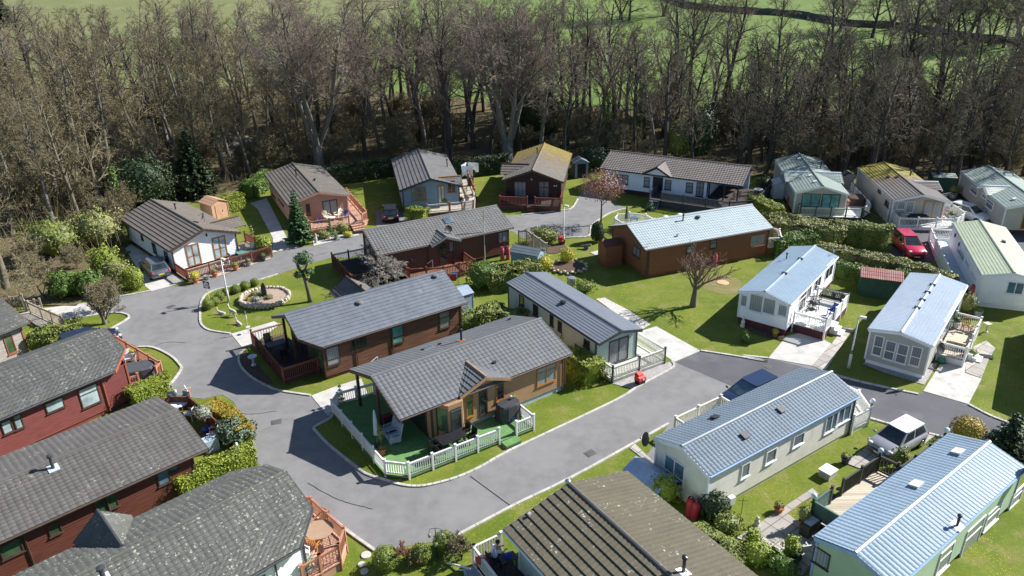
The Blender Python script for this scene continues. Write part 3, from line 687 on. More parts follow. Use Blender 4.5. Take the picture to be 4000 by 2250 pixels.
# ------------------------------------------------------------------ ground, roads, drives, kerbs
def T(x, y):
    s = y-94
    return 0.0 if s <= 0 else (s*s*.00575 if s <= 10 else .115*(s-5))
def groundmat(name, cols, scales, rough=.9, flecks=None, bmp=.5, bs=14):
    """three tones mixed by two noises, fine blade mottling, optional flower flecks"""
    m, t, b = nt(name); co = N(t, 'ShaderNodeTexCoord').outputs['Object']
    c = mixc(t, ramp(t, noise(t, co, scales[0], 4), .38, .62), cols[0], cols[1])
    c = mixc(t, ramp(t, noise(t, co, scales[1], 5, .65), .5, .72), c, cols[2])
    c = mixc(t, math_(t, 'MULTIPLY', ramp(t, noise(t, co, 5, 6, .8), .35, .65), .55), c, tuple(q*.5 for q in cols[0]))
    if flecks:
        vo = N(t, 'ShaderNodeTexVoronoi', i_Scale=8.0); t.links.new(co, vo.inputs['Vector'])
        sel = ramp(t, noise(t, co, .25, 2), .52, .62)
        c = mixc(t, math_(t, 'MULTIPLY', math_(t, 'LESS_THAN', vo.outputs['Distance'], .16), sel), c, flecks)
    t.links.new(c, b.inputs['Base Color']); b.inputs['Roughness'].default_value = rough; b.inputs['Specular IOR Level'].default_value = .2
    if bmp: bump(t, b, noise(t, co, bs, 5, .7), bmp, .05)
    return m
GRASS = groundmat('lawn_grass', ((.122,.172,.018), (.190,.225,.032), (.27,.24,.085)), (.3, .8), flecks=(.60,.52,.03))
FIELD = groundmat('pasture_grass', ((.135,.205,.045), (.165,.235,.055), (.24,.265,.125)), (.06, .25), bmp=.3, bs=4)
FIELDP = groundmat('pale_pasture', ((.19,.21,.085), (.215,.235,.095), (.28,.275,.15)), (.06, .25), bmp=.3, bs=4)
LITTER = groundmat('leaf_litter', ((.165,.125,.07), (.13,.115,.05), (.25,.20,.125)), (.4, 1.2), bmp=1.0, bs=6)
ASPH = mat('asphalt_light', (.190,.187,.185), .85, .13, 1.4, bmp=.3, bscale=55, stain=((.235,.231,.229), .22, .48, .6))
ASPHD = mat('asphalt_dark', (.088,.089,.100), .8, .12, .6, bmp=.15, bscale=60, stain=((.15,.15,.155), .4, .55, .6))
KERB = mat('kerb_concrete', (.47,.45,.41), .85, .2, 2)
def slabmat(name, col, size, rot):
    m, t, b = nt(name); co = N(t, 'ShaderNodeTexCoord').outputs['Object']
    mp = N(t, 'ShaderNodeMapping'); mp.inputs['Rotation'].default_value = (0, 0, -rot); mp.inputs['Scale'].default_value = (1/size,)*3; t.links.new(co, mp.inputs[0])
    sx = N(t, 'ShaderNodeSeparateXYZ'); t.links.new(mp.outputs[0], sx.inputs[0])
    fl = N(t, 'ShaderNodeVectorMath', operation='FLOOR'); t.links.new(mp.outputs[0], fl.inputs[0]); wn = N(t, 'ShaderNodeTexWhiteNoise', noise_dimensions='2D'); t.links.new(fl.outputs[0], wn.inputs[0])
    c = mixc(t, wn.outputs[0], tuple(q*.78 for q in col), tuple(q*1.15 for q in col))
    c = mixc(t, math_(t, 'MULTIPLY', ramp(t, noise(t, co, 1.1, 5, .65), .5, .7), .5), c, tuple(q*.5 for q in col))
    g = math_(t, 'MAXIMUM', math_(t, 'LESS_THAN', math_(t, 'FRACT', sx.outputs[0]), .055), math_(t, 'LESS_THAN', math_(t, 'FRACT', sx.outputs[1]), .055))
    c = mixc(t, g, c, tuple(q*.35 for q in col)); t.links.new(c, b.inputs['Base Color']); b.inputs['Roughness'].default_value = .85
    return m
SLABS = slabmat('paving_slab', (.42,.39,.35), .92, .64)
GRAVEL = mat('gravel_grey', (.34,.32,.31), .9, .45, 14, bmp=.8, bscale=22)
GRAVW = mat('gravel_pale', (.50,.47,.44), .9, .35, 12, bmp=.8, bscale=22)
GRAVP = mat('gravel_pink', (.42,.33,.29), .9, .35, 12, bmp=.8, bscale=22)

g_ = MB(); nx, ys = 60, [-30+4*i for i in range(31)]+[94+3*i for i in range(1, 60)]+[280+12*i for i in range(40)]
for y in ys:
    for i in range(nx+1): x = -420+840*i/nx; g_.v.append((x, y, T(x, y)))
for j in range(len(ys)-1):
    for i in range(nx): g_.f.append((j*(nx+1)+i, j*(nx+1)+i+1, (j+1)*(nx+1)+i+1, (j+1)*(nx+1)+i))
gr = g_.build('ground', GRASS); gr.data.materials.append(FIELD); gr.data.materials.append(FIELDP); tag(gr, kind='structure')
for p in gr.data.polygons:
    if p.center.y > 100: p.material_index = 2 if p.center.x < -30 else 1
def inside(p, poly):
    c = False; j = len(poly)-1
    for i in range(len(poly)):
        a, b = poly[i], poly[j]
        if (a[1] > p[1]) != (b[1] > p[1]) and p[0] < (b[0]-a[0])*(p[1]-a[1])/(b[1]-a[1])+a[0]: c = not c
        j = i
    return c
def sheet(name, poly, z, m, kind='structure'):
    q = MB(); tri = tessellate_polygon([[Vector((p[0], p[1], 0)) for p in poly]]); fs = []
    for t in tri:
        a, b, c = [Vector((poly[i][0], poly[i][1], 0)) for i in t]
        fs.append(tuple(t) if (b-a).cross(c-a).z > 0 else (t[2], t[1], t[0]))
    q.add([(p[0], p[1], z) for p in poly], fs); o = q.build(name, m); tag(o, kind=kind); return o
def smooth(path, n=3):
    out = []
    for i in range(len(path)-1):
        p0, p1, p2, p3 = [Vector(path[max(0, min(len(path)-1, k))][:2]) for k in (i-1, i, i+1, i+2)]
        for k in range(n):
            t = k/n; out.append(tuple(.5*((2*p1)+(p2-p0)*t+(2*p0-5*p1+4*p2-p3)*t*t+(3*p1-p0-3*p2+p3)*t**3)))
    return out+[tuple(path[-1][:2])]
KERBN = [0]
def kerb(path, w=.16, h=.09, sm=True):
    q = MB(); pts = smooth(path) if sm else path
    for a, b in zip(pts, pts[1:]):
        d = (Vector(b)-Vector(a)); L = d.length
        if L < .01: continue
        e = d/L*.015; q.beam((a[0]+e.x, a[1]+e.y, h/2), (b[0]-e.x, b[1]-e.y, h/2), w, h)
    o = q.build('kerb', KERB); tag(o, kind='structure')

# woodland floor, following the hill
WOOD = [(-42.87,56.67),(-38.58,55.88),(-35.61,56.81),(-34.11,57.72),(-34.18,60.07),(-35.9,65.09),(-38.05,69.07),(-42.06,76.24),(-40.47,84.05),(-35.1,83.36)] + [(-32.75,88.06),(-31.59,94.63),(-24.51,97.33),(-16.54,100.7)] + [(-5.1,97.77),(-0.42,99.13),(8.72,96.92),(12.78,100.58)] + [(24.0, 92.5), (31.5, 89.5), (38.5, 86.0), (46.0, 84.0), (56.0, 81.5), (75.0, 78.0), (110.0, 80.0), (110.0, 117.0), (60.0, 118.0), (30.0, 119.0), (8.0, 121.0), (-15.0, 129.0), (-50.0, 136.0), (-120.0, 138.0), (-110.0, 60.0), (-62.0, 47.0)]
q = MB(); cs = 1.0; idx = {}
for j in range(40, 140):
    for i in range(-120, 112):
        r_ = random.Random(i*1000+j)
        if inside((i+.5+r_.uniform(-.5, .5), j+.5+r_.uniform(-.5, .5)), WOOD):
            f = []
            for a, b in ((0,0),(1,0),(1,1),(0,1)):
                k = (i+a, j+b)
                if k not in idx: idx[k] = len(q.v); r2 = random.Random(k[0]*7777+k[1]); q.v.append((k[0], k[1], T(*k)+.03+r2.uniform(0, .12)))
                f.append(idx[k])
            q.f.append(tuple(f))
tag(q.build('woodland_floor', LITTER, smooth=True), kind='structure')
q = MB(); pth = [(-45.33,113.63),(-42.1,105.44),(-40.63,102.08)]
sheet_pts = [(-47.94,113.81),(-45.83,114.1),(-41.92,109.84),(-38.6,110.11),(-36.24,105.05),(-38.36,103.42),(-38.94,100.53),(-41.02,102.1),(-43.39,107.93)]
vs = [(p[0], p[1], T(*p)+.3) for p in sheet_pts]; tri = tessellate_polygon([[Vector((p[0], p[1], 0)) for p in sheet_pts]])
q.add(vs, [tuple(t) if (Vector(vs[t[1]])-Vector(vs[t[0]])).cross(Vector(vs[t[2]])-Vector(vs[t[0]])).z > 0 else tuple(reversed(t)) for t in tri]); tag(q.build('woodland_path', ASPH), kind='structure')

LB_back = [(-3.4, 72.1), (-9.5, 68.9), (-15.6, 65.5)]
K_isl = [(-21.04,61.88),(-22.31,60.67),(-23.66,59.73),(-24.78,59.09),(-25.63,58.56),(-26.03,57.69),(-25.9,56.41),(-25.29,54.45),(-24.65,52.79),(-24.14,51.93),(-23.31,51.18),(-21.51,50.58)]
K_d15 = [(-19.68,48.04),(-19.75,47.0),(-19.14,45.6),(-17.91,44.11),(-16.71,43.1)] + [(-16.6,43.05),(-15.61,42.41),(-13.31,41.75)]
K_tan = [(-11.78,39.51)] + [(-11.38,39.25),(-12.24,38.22),(-12.07,37.77),(-11.22,36.64),(-10.14,35.46),(-9.19,34.49),(-8.3,33.64),(-7.12,33.05),(-6.22,32.66),(-5.37,32.51),(-4.49,32.66),(-3.15,33.23),(-1.84,34.15),(-0.16,35.61)] + [(6.38,40.45),(8.11,42.07),(9.72,43.4),(10.98,44.5),(11.18,45.02),(11.08,45.39)]
K_right = [(13.45,46.79),(15.55,46.01),(17.75,45.1)] + [(16.1,46.01),(17.9,45.57)]
K_right2 = [(21.15,43.66),(21.9,43.02),(23.66,41.93),(26.03,40.71)]
K_right3 = [(28.57,39.47)] + [(29.27,38.1),(30.45,36.9)]
K_low = [(26.9,35.25),(24.86,36.33),(22.99,37.34),(21.79,38.15)]
K_bot = [(9.44,37.96),(7.0,36.04),(3.03,32.98),(-0.0,30.93),(-2.76,28.87)] + [(-3.05,28.73)]
K_bot2 = [(-6.89,27.81),(-8.61,29.28),(-9.88,30.5)]
K_red = [(-23.31,42.48),(-23.19,43.99),(-23.27,45.44),(-23.63,46.05),(-24.77,47.32),(-26.58,48.59),(-27.77,48.72)]
K_pad = [(-31.22,51.69),(-30.66,53.63),(-31.66,54.45),(-32.81,54.53)]
K_wht = [(-33.79,57.42),(-32.46,57.98),(-31.14,58.7)]
K_wht2 = [(-27.84,59.82),(-25.52,62.36),(-22.69,65.46)]
K_moss = [(1.05,76.9),(3.51,77.5),(5.33,78.07),(6.71,78.74),(7.7,82.07)]
K_bw = [(12.84,78.5),(11.65,77.75),(10.44,76.61),(8.67,73.85),(8.2,72.62),(7.72,70.05),(5.89,69.8),(4.79,69.57)]
road = [(-35.17,56.57)] + K_wht + [(-29.93,59.56)] + K_wht2 + [(-22.97,66.95),(-20.79,68.56),(-19.52,68.65),(-15.47,71.55),(-14.57,72.56),(-14.04,73.84),(-14.51,76.42),(-14.91,78.61),(-14.17,79.69),(-11.86,78.82),(-11.03,75.9)] + [(-7.5, 77.0), (-1.5, 78.5)] + [(-1.87,77.66),(-0.67,76.88)] + K_moss + [(8.19,84.52),(9.56,86.61),(11.63,80.28)] + K_bw + [(1.09,69.95),(0.12,71.87)] + LB_back + [(-16.91,65.72),(-17.74,65.0),(-18.17,64.65)] + K_isl + [(-19.82,48.2)] + K_d15 + K_tan + [(11.26,45.31)] + K_right + [(20.54,44.44)] + K_right2 + [(26.51,41.05)] + K_right3 + [(29.14,34.81)] + K_low + [(18.5, 41.0), (6.4, 33.0)] + K_bot + [(-4.16,28.34)] + K_bot2 + [(-10.86,31.54)] + [(-14.79,34.76),(-15.67,36.96),(-16.39,38.42),(-18.24,41.21),(-19.22,42.07),(-20.32,41.58),(-21.34,41.82)] + K_red + [(-29.9,50.14)] + K_pad
sheet('road', road, .012, ASPH)
sheet('road_surface', [(11.33,45.26)] + K_right + K_right2 + [(26.51,41.05)] + K_right3 + [(29.14,34.81)] + K_low + [(18.5, 41.0)] + [(14.56,41.88)], .017, ASPHD)
for k in (K_isl, K_d15, K_tan, K_right, K_right2, K_right3, K_low, K_bot, K_bot2, K_red, K_pad, K_wht, K_moss, K_bw): kerb(k)
for i, (p, rz) in enumerate((((-14.76,38.82), .3), ((17.56,44.49), .5), ((-28.1,55.52), 1.0), ((4.34,35.18), .6))):
    q = MB(); q.box((0,0,.021), (.62,.5,.012), rz); q.box((0,0,.026), (.5,.38,.008), rz); o = q.build('drain_cover', mat('cast_iron', (.10,.095,.09), .6, .3, 6) if 'cast_iron' not in MATS else MATS['cast_iron']); o.location = (p[0], p[1], 0); tag(o, ('drain cover in the tarmac near the tan lodge drive', 'drain cover in the dark tarmac before the white bay caravan', 'drain cover on the junction by the log cabin grass tip', 'drain cover on the road opposite the green turf deck')[i], 'drain cover')
for pth_ in ([(-27.15,48.04),(-26.07,49.33),(-24.41,49.27)], [(-18.68,40.75),(-16.87,39.71),(-15.09,40.03)], [(-20.5,64.54),(-17.58,67.13)], [(-11.44,32.98),(-9.34,31.5),(-7.47,30.78)]):
    q = MB(); pp = smooth(pth_, 5); rg = random.Random(len(pp)*7)
    for a, b in zip(pp, pp[1:]): q.beam((a[0]+rg.uniform(-.05,.05), a[1]+rg.uniform(-.05,.05), .019), (b[0], b[1], .019), .035, .004)
    tag(q.build('road_crack', BLACKP), kind='structure')
q = MB(); q.beam((-2.49,33.31,0.019), (-0.23,30.81,0.019), .05, .006); tag(q.build('road_joint', BLACKP), kind='structure')
DR = [('driveway', CONC, [(-38.61,55.61),(-35.23,56.62),(-32.81,54.53),(-34.03,54.05),(-35.69,53.53),(-37.14,53.77)]),
  ('driveway', CONC, [(-31.98,59.64),(-31.02,58.63),(-29.89,59.56),(-28.89,60.56),(-30.37,62.06),(-32.65,64.69),(-37.91,69.95),(-38.41,69.38),(-34.14,63.21)]),
  ('driveway', CONC, [(-23.01,67.09),(-20.68,68.56),(-22.59,70.89),(-28.62,84.4),(-29.94,82.44),(-28.45,80.41),(-24.05,70.95)]),
  ('driveway', CONC, [(-21.48,50.56),(-19.91,48.33)] + [(-19.37,48.6)] + [(-18.86,49.97),(-18.14,51.99),(-18.76,52.53),(-20.44,51.3)]),
  ('driveway', CONC, [(-13.28,41.72),(-11.78,39.51),(-11.31,39.92),(-9.52,41.63),(-10.36,43.76),(-11.78,42.9)]),
  ('driveway', CONC, [(8.95,49.5),(10.97,50.67),(13.45,46.79),(11.26,45.31)]),
  ('driveway', CONC, [(17.93,45.6),(20.3,48.78),(22.09,49.47),(23.11,47.51),(20.57,44.47)]),
  ('paving', SLABS, [(20.57,44.47),(21.17,43.72),(25.6,49.73),(24.95,49.9),(23.13,47.51)]),
  ('driveway', CONC, [(26.53,41.08),(29.33,44.35),(31.2,44.61),(30.42,43.22),(31.1,42.44),(28.58,39.5)]),
  ('paving', SLABS, [(30.5,43.29),(31.2,44.61),(32.98,46.73),(34.4,47.57),(34.38,46.43),(33.0,44.88),(31.14,42.51)]),
  ('gravel_bed', GRAVEL, [(6.58,42.59),(10.79,45.25),(11.09,45.36),(11.07,44.65),(9.73,43.42),(8.11,42.1),(7.9,41.88)]),
  ('gravel_path', GRAVW, [(6.9,55.62),(7.65,55.84),(9.36,53.31),(10.6,50.95),(9.61,50.0),(9.11,50.55),(7.97,53.4)]),
  ('gravel_bed', GRAVP, [(-28.53,61.02),(-27.85,59.87),(-22.71,65.54),(-23.77,67.58),(-24.39,67.89)]),
  ('gravel_bed', GRAVW, [(-20.22,71.4),(-19.41,68.65),(-15.46,71.49),(-15.63,72.13),(-16.86,71.56),(-19.14,72.29)]),
  ('flower_bed', SOIL, [(3.4,67.92),(5.01,68.14),(5.49,66.68),(4.22,65.62),(3.4,65.8)]),
  ('flower_bed', SOIL, [(-19.64,48.04),(-19.71,47.0),(-19.1,45.6),(-17.91,44.11),(-16.73,43.16),(-16.2,43.36)]),
  ('gravel_bed', GRAVEL, [(24.1,44.68),(24.78,44.82),(27.27,42.71),(28.85,44.53),(29.25,44.51),(26.98,41.82),(26.43,42.28),(25.03,43.39)]),
  ('gravel_bed', SOIL, [(17.57,51.18),(18.05,51.57),(20.46,49.15),(19.95,48.43),(18.88,48.37),(17.67,49.62)]),
  ('paving', SLABS, [(10.86,28.25),(15.91,31.82),(16.1,31.39),(14.94,30.7),(13.91,29.92),(14.45,28.95),(15.59,27.83),(13.18,25.79),(12.69,25.8),(12.86,27.02)]),
  ('paving', SLABS, [(20.8,36.18),(22.02,36.27),(23.11,36.77),(22.6,37.19),(22.99,37.34),(24.86,36.33),(23.71,35.46),(19.24,33.29),(18.53,33.89),(20.94,35.79)]),
  ('paving', SLABS, [(6.68,35.58),(7.06,35.99),(7.85,34.29),(7.67,34.0)]),
  ('paving', SLABS, [(-0.73,35.9),(0.14,36.52),(0.63,36.13),(-0.32,35.44)]),
  ('paving', CONC, [(7.45,65.76),(8.45,66.41),(8.86,65.42),(7.98,64.92)]),
  ('driveway', ASPHD, [(35.42,65.64),(38.81,70.84),(44.56,70.26),(46.03,68.04),(39.77,65.44),(38.02,62.06),(35.28,62.95)]),
  ('driveway', ASPHD, [(39.38,75.52),(49.88,83.52),(51.46,81.76),(48.85,71.01),(50.62,69.04),(42.86,56.68),(46.03,68.04),(44.56,70.26),(38.81,70.84)]),
  ('driveway', CONC, [(35.82,66.75),(36.99,66.99),(36.4,65.31),(35.35,65.5)])]
for k, (n, m, p) in enumerate(DR): sheet(n, p, .021+.0045*(k % 5)+.004*(k//5), m)
sheet('worn_grass', smooth([(16.43,59.26),(17.79,60.15),(19.06,59.86),(19.78,58.66),(19.18,56.9),(17.86,56.09),(16.76,56.77),(16.06,57.68),(16.43,59.26)], 3)[:-1], .008, groundmat('worn_turf', ((.22,.20,.07), (.28,.235,.12), (.19,.20,.05)), (.6, 1.5)))
# stone ring bed
# ------------------------------------------------------------------ plants
from mathutils import noise as mn
def leaf(mb, p, n, s, tint, rg):
    n = Vector(n); n = (n+Vector((rg.uniform(-.8,.8), rg.uniform(-.8,.8), rg.uniform(-.5,.8)))).normalized()
    a = n.orthogonal().normalized(); b = n.cross(a); th = rg.uniform(0, 6.28)
    a, b = a*math.cos(th)+b*math.sin(th), b*math.cos(th)-a*math.sin(th); p = Vector(p)
    k = len(mb.v); mb.add([p-a*s, p+b*s*.55+n*s*.15, p+a*s, p-b*s*.55+n*s*.15], [(0,1,2,3)])
    mb.c += [tint]*(len(mb.v)-k)
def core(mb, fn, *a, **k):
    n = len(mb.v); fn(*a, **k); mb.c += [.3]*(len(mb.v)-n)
def bushmesh(mb, c, r, n, s, rg, rough=.25, freq=1.3, flat=.0, boxy=2.0):
    """leaves spread through the outer shell of a lumpy (super)ellipsoid over a solid inner mass"""
    c = Vector(c); 
    if mb.c is None: mb.c = []
    core(mb, mb.ball, c, tuple(q*.80 for q in r), 14, 9, .05, rg)
    s *= .72
    for i in range(int(n*1.9)):
        z = rg.uniform(-.75, 1); t = rg.uniform(0, 6.283); q = math.sqrt(1-z*z); d = Vector((q*math.cos(t), q*math.sin(t), z))
        e = boxy; k = (abs(d.x)**e+abs(d.y)**e+abs(d.z)**e)**(-1/e)
        f = 1+rough*mn.noise(d*freq*2+c*.37)+rg.uniform(-.12, .02)
        p = c+Vector((d.x*r[0], d.y*r[1], d.z*r[2]))*k*f
        if p.z < .02: continue
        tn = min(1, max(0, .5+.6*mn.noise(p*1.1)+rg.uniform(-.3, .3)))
        leaf(mb, p, d, s*rg.uniform(.7, 1.3), tn, rg)
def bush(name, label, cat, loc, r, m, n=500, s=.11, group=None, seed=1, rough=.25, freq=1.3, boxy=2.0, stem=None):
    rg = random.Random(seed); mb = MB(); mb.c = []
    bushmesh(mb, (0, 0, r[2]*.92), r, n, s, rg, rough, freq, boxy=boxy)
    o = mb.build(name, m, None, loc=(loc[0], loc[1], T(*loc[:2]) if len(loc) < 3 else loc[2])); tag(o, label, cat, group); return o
def hedge(label, path, w, h, m, dens=70, s=.11, seed=3, rough=.16, name='hedge', cat='hedge', z0=0.0):
    rg = random.Random(seed); mb = MB(); mb.c = []
    for a, b in zip(path, path[1:]):
        a3 = Vector((a[0], a[1], T(*a[:2]))); b3 = Vector((b[0], b[1], T(*b[:2]))); d = b3-a3; L = d.length; d.normalize(); s_ = Vector((-d.y, d.x, 0))
        core(mb, mb.beam, a3+d*-.1*w+Vector((0,0,h*.44)), b3+d*.1*w+Vector((0,0,h*.44)), w*.74, h*.84)
        n = int((L+w)*(w+2*h)*dens*1.9)
        for i in range(n):
            u = rg.uniform(-w*.35, L+w*.35); k = rg.uniform(0, w+2*h)
            if k < h: v, z, nn = -w/2, k, -s_
            elif k < h+w: v, z, nn = k-h-w/2, h, Vector((0,0,1))
            else: v, z, nn = w/2, k-h-w, s_
            if u < -w*.2 or u > L+w*.2: nn = nn+d*(1 if u > 0 else -1)*1.2; v *= .75
            ed = max(0, abs(v)/(w/2)-.7)*max(0, z/h-.7)*2.5
            p = a3+d*u+s_*v*(1-ed)+Vector((0,0,z*(1-ed*.5)))
            f = rough*mn.noise(p*.9)*1.2+rg.uniform(-.10, .02)
            p += nn*f
            tn = min(1, max(0, .5+.7*mn.noise(p*1.3)+rg.uniform(-.3, .3)))
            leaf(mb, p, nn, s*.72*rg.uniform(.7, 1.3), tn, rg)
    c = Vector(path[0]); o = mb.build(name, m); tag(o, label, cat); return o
L_LIME = leafmat('leaf_lime', (.14,.20,.020), (.34,.38,.045))
L_GREEN = leafmat('leaf_green', (.055,.11,.018), (.17,.26,.04), .5, .4)
L_DARK = leafmat('leaf_dark', (.022,.045,.018), (.055,.085,.03), .5, .3)
L_OLIVE = leafmat('leaf_olive', (.11,.14,.03), (.28,.32,.07))
L_BROWN = leafmat('leaf_bronze', (.16,.165,.05), (.36,.38,.12))
L_GOLD = leafmat('leaf_gold', (.24,.19,.018), (.42,.30,.03))
L_BLUE = leafmat('leaf_blue_green', (.08,.14,.085), (.20,.28,.17))
L_BOX = leafmat('leaf_box', (.11,.155,.020), (.24,.28,.045))
L_PINK = leafmat('leaf_bud_pink', (.30,.15,.10), (.50,.30,.22))
L_YEL = leafmat('leaf_yellow', (.40,.36,.03), (.62,.56,.06))
L_SILV = leafmat('leaf_silver', (.22,.25,.19), (.42,.44,.35))
L_SPRU = leafmat('needle_spruce', (.035,.085,.028), (.09,.17,.05))
BARK = mat('bark_olive', (.15,.13,.092), .9, .35, 3, bmp=.6, bscale=10, streak=(2,2,.4))
BARKG = mat('bark_grey', (.165,.15,.13), .9, .3, 2, bmp=.6, bscale=10, streak=(2,2,.4))
BARKD = mat('bark_dark', (.060,.055,.050), .9, .3, 2, bmp=.6, bscale=10, streak=(2,2,.4))
TWIG_O = mat('twig_olive', (.225,.19,.108), .9, .35, 1.0)
TWIG_P = mat('twig_purple_grey', (.225,.182,.145), .9, .3, 1.0)
TWIG_D = mat('twig_dark', (.165,.14,.098), .9, .3, 1.0)
TWIG_S = mat('twig_silver', (.27,.24,.21), .9, .25, 1.0)
TWIG_R = mat('twig_red_brown', (.25,.115,.08), .9, .25, 1.0)

def grow(tb, cb, p, d, L, r, lv, rg, spec, ends=None):
    ns, kids_, ang, lenf, trop, wob = spec[lv]
    n = ns; pts = [Vector(p)]; d = Vector(d).normalized(); dirs = [d.copy()]
    for i in range(n):
        d = (d+Vector((rg.gauss(0, wob), rg.gauss(0, wob), rg.gauss(0, wob)+trop))).normalized()
        pts.append(pts[-1]+d*L/n); dirs.append(d.copy())
    last = lv == len(spec)-1
    if last: cb.cone3(pts[0], pts[-1], r)
    elif lv >= 3:
        cb.cone3(pts[0], pts[1], r); cb.cone3(pts[0].lerp(pts[1], .7), pts[-1], r*.7)
    else:
        rs = [max(.012, r*(1-.8*(i/n)**1.0)) for i in range(n+1)]
        (tb if lv <= 1 else cb).tube(pts, rs, (7, 5, 3)[lv], cap=False)
    if last:
        if ends is not None: ends.append(pts[-1])
        return
    t0 = .12 if lv else spec[0][5]*0+SPREAD[0]
    for k in range(kids_):
        t = t0+(1-t0)*((k+rg.random())/kids_); f = t*n; i = min(n-1, int(f)); q = pts[i].lerp(pts[i+1], f-i); dd = dirs[i+1]
        a = dd.orthogonal().normalized(); b = dd.cross(a); th = k*2.4+rg.uniform(-.6, .6)
        an = RD(ang*rg.uniform(.7, 1.3)); nd = dd*math.cos(an)+(a*math.cos(th)+b*math.sin(th))*math.sin(an)
        grow(tb, cb, q, nd, L*lenf*(1.15-.65*t)*rg.uniform(.75, 1.2), max(.021, r*(1-.75*t)*.55), lv+1, rg, spec, ends)
SPREAD = [.35]
def bare_tree(name, label, group, H, r, spec, bark, twig, seed, start=.35, stems=1, lean=0, loc=(0,0), cat='tree'):
    rg = random.Random(seed); tb = MB(); cb = MB(); SPREAD[0] = start
    root = thing(name, label, cat, (loc[0], loc[1], T(*loc)), 0, group)
    if stems == 1:
        grow(tb, cb, (0,0,-.3), (lean, 0, 1), H*.82, r, 0, rg, spec)
    else:
        bh = H*.13; tb.tube([(0,0,-.3), (0,0,.3), (0,0,bh)], [r*1.5, r*1.1, r], 9)
        for k in range(stems):
            th = 6.283*k/stems+rg.uniform(-.4,.4); an = RD(rg.uniform(8, 24)); SPREAD[0] = start
            grow(tb, cb, (math.cos(th)*r*.5, math.sin(th)*r*.5, bh*.75), (math.cos(th)*math.sin(an), math.sin(th)*math.sin(an), math.cos(an)), H*rg.uniform(.62,.76), r*.52, 0, rg, spec)
    tb.build('trunk', bark, root, True); cb.build('crown', twig, root)
    return root
# spec per level: segments, children, branching angle, child length factor, upward pull, wobble
SP_W = [(8, 14, 50, .36, .03, .07), (4, 7, 40, .50, .07, .13), (3, 6, 38, .52, .05, .15), (2, 4, 38, .55, .02, .15), (1, 0, 0, 0, 0, .1)]
SP_N = [(8, 14, 42, .31, .03, .06), (4, 7, 36, .50, .10, .13), (3, 6, 35, .52, .06, .15), (2, 4, 38, .55, .04, .15), (1, 0, 0, 0, 0, .1)]
SP_B = [(7, 11, 46, .46, .03, .09), (5, 9, 44, .5, .04, .15), (4, 8, 42, .5, .03, .17), (2, 7, 42, .5, .02, .18), (1, 0, 0, 0, 0, .1)]
SP_F = [(6, 10, 55, .55, .02, .08), (5, 8, 45, .52, .05, .16), (3, 7, 42, .52, .05, .16), (2, 6, 40, .5, .03, .16), (1, 0, 0, 0, 0, .1)]
WL = {'o': 'bare olive barked tree among the dense leafless wood', 'p': 'bare tree with fine purple grey twigs in the leafless wood', 'd': 'bare dark twigged tree in the shadowed wood behind the caravans'}
WG = {'o': 'olive barked woodland trees', 'p': 'purple grey twigged woodland trees', 'd': 'dark woodland trees'}
protos = {'o': [], 'p': [], 'd': []}
for k, (kind, H, r, spec, bark, twig, st) in enumerate([('o', 16.5, .27, SP_N, BARK, TWIG_O, .35), ('o', 15, .23, SP_W, BARK, TWIG_O, .4), ('o', 17.5, .30, SP_N, BARKG, TWIG_O, .4), ('o', 14, .24, SP_W, BARK, TWIG_O, .3),
        ('p', 17, .30, SP_W, BARKD, TWIG_P, .35), ('p', 15.5, .26, SP_N, BARKG, TWIG_P, .3), ('p', 18, .32, SP_W, BARKD, TWIG_P, .38),
        ('d', 13, .25, SP_W, BARKD, TWIG_D, .3), ('d', 12, .2, SP_N, BARKD, TWIG_D, .2), ('d', 14, .26, SP_N, BARKD, TWIG_D, .3)]):
    protos[kind].append([bare_tree('bare_tree', WL[kind], WG[kind], H, r, spec, bark, twig, 40+k, st), H, False])
BIG = [(-25.45,97.92), (-0.27,98.57), (27.29,123.62), (-44.23,59.66)]
rg = random.Random(11); spots = []
FIXED = BIG[:3]
def free(p, d):
    return all((p[0]-a)**2+(p[1]-b)**2 > d*d for a, b, *_ in spots) and all((p[0]-a)**2+(p[1]-b)**2 > 9 for a, b in FIXED)
tries = 0
while len(spots) < 298 and tries < 60000:
    tries += 1; x = rg.uniform(-84, 84); y = rg.uniform(55, 134)
    if not inside((x, y), WOOD) or abs(x) > y*.70+3: continue
    if x > -25 and y > 128: continue
    if x < -26 and y < 118 and rg.random() < .45: continue
    if -24 < x < -12 and 100 < y < 112 and rg.random() < .6: continue
    if not free((x, y), 2.5 if y < 100 else 2.9): continue
    if x < -28 and y < 73 and x > -47: continue
    spots.append((x, y))
for x, y in spots:
    k = 'o' if x < -22+rg.gauss(0, 6) else ('p' if x < 22+rg.gauss(0, 8) else 'd')
    if y > 112 and rg.random() < .5: k = 'p'
    pr = protos[k][rg.randrange(len(protos[k]))]; s = rg.uniform(.85, 1.15)*(1.12 if -24 < x < 14 else (1.14 if x >= 14 else 1))
    if not pr[2]: pr[2] = True; o = pr[0]; o.location = (x, y, T(x, y)); o.rotation_euler[2] = rg.uniform(0, 6.28); o.scale = (s, s, s)
    else: o = dup(pr[0], (x, y, T(x, y)), rg.uniform(0, 6.28), scale=(s*rg.uniform(.85, 1.15), s*rg.uniform(.85, 1.15), s))
    o.rotation_euler[0] = rg.gauss(0, .06); o.rotation_euler[1] = rg.gauss(0, .06)
bare_tree('big_bare_tree', 'tallest grey multi-stemmed bare tree right behind the salmon pink lodge', None, 27, .62, SP_B, BARKG, TWIG_P, 5, .22, 6, loc=BIG[0])
bare_tree('big_bare_tree', 'huge spreading bare tree rising between the grey sheet roof and the mossy roof', None, 26, .70, SP_B, BARKG, TWIG_P, 9, .25, 6, loc=BIG[1])
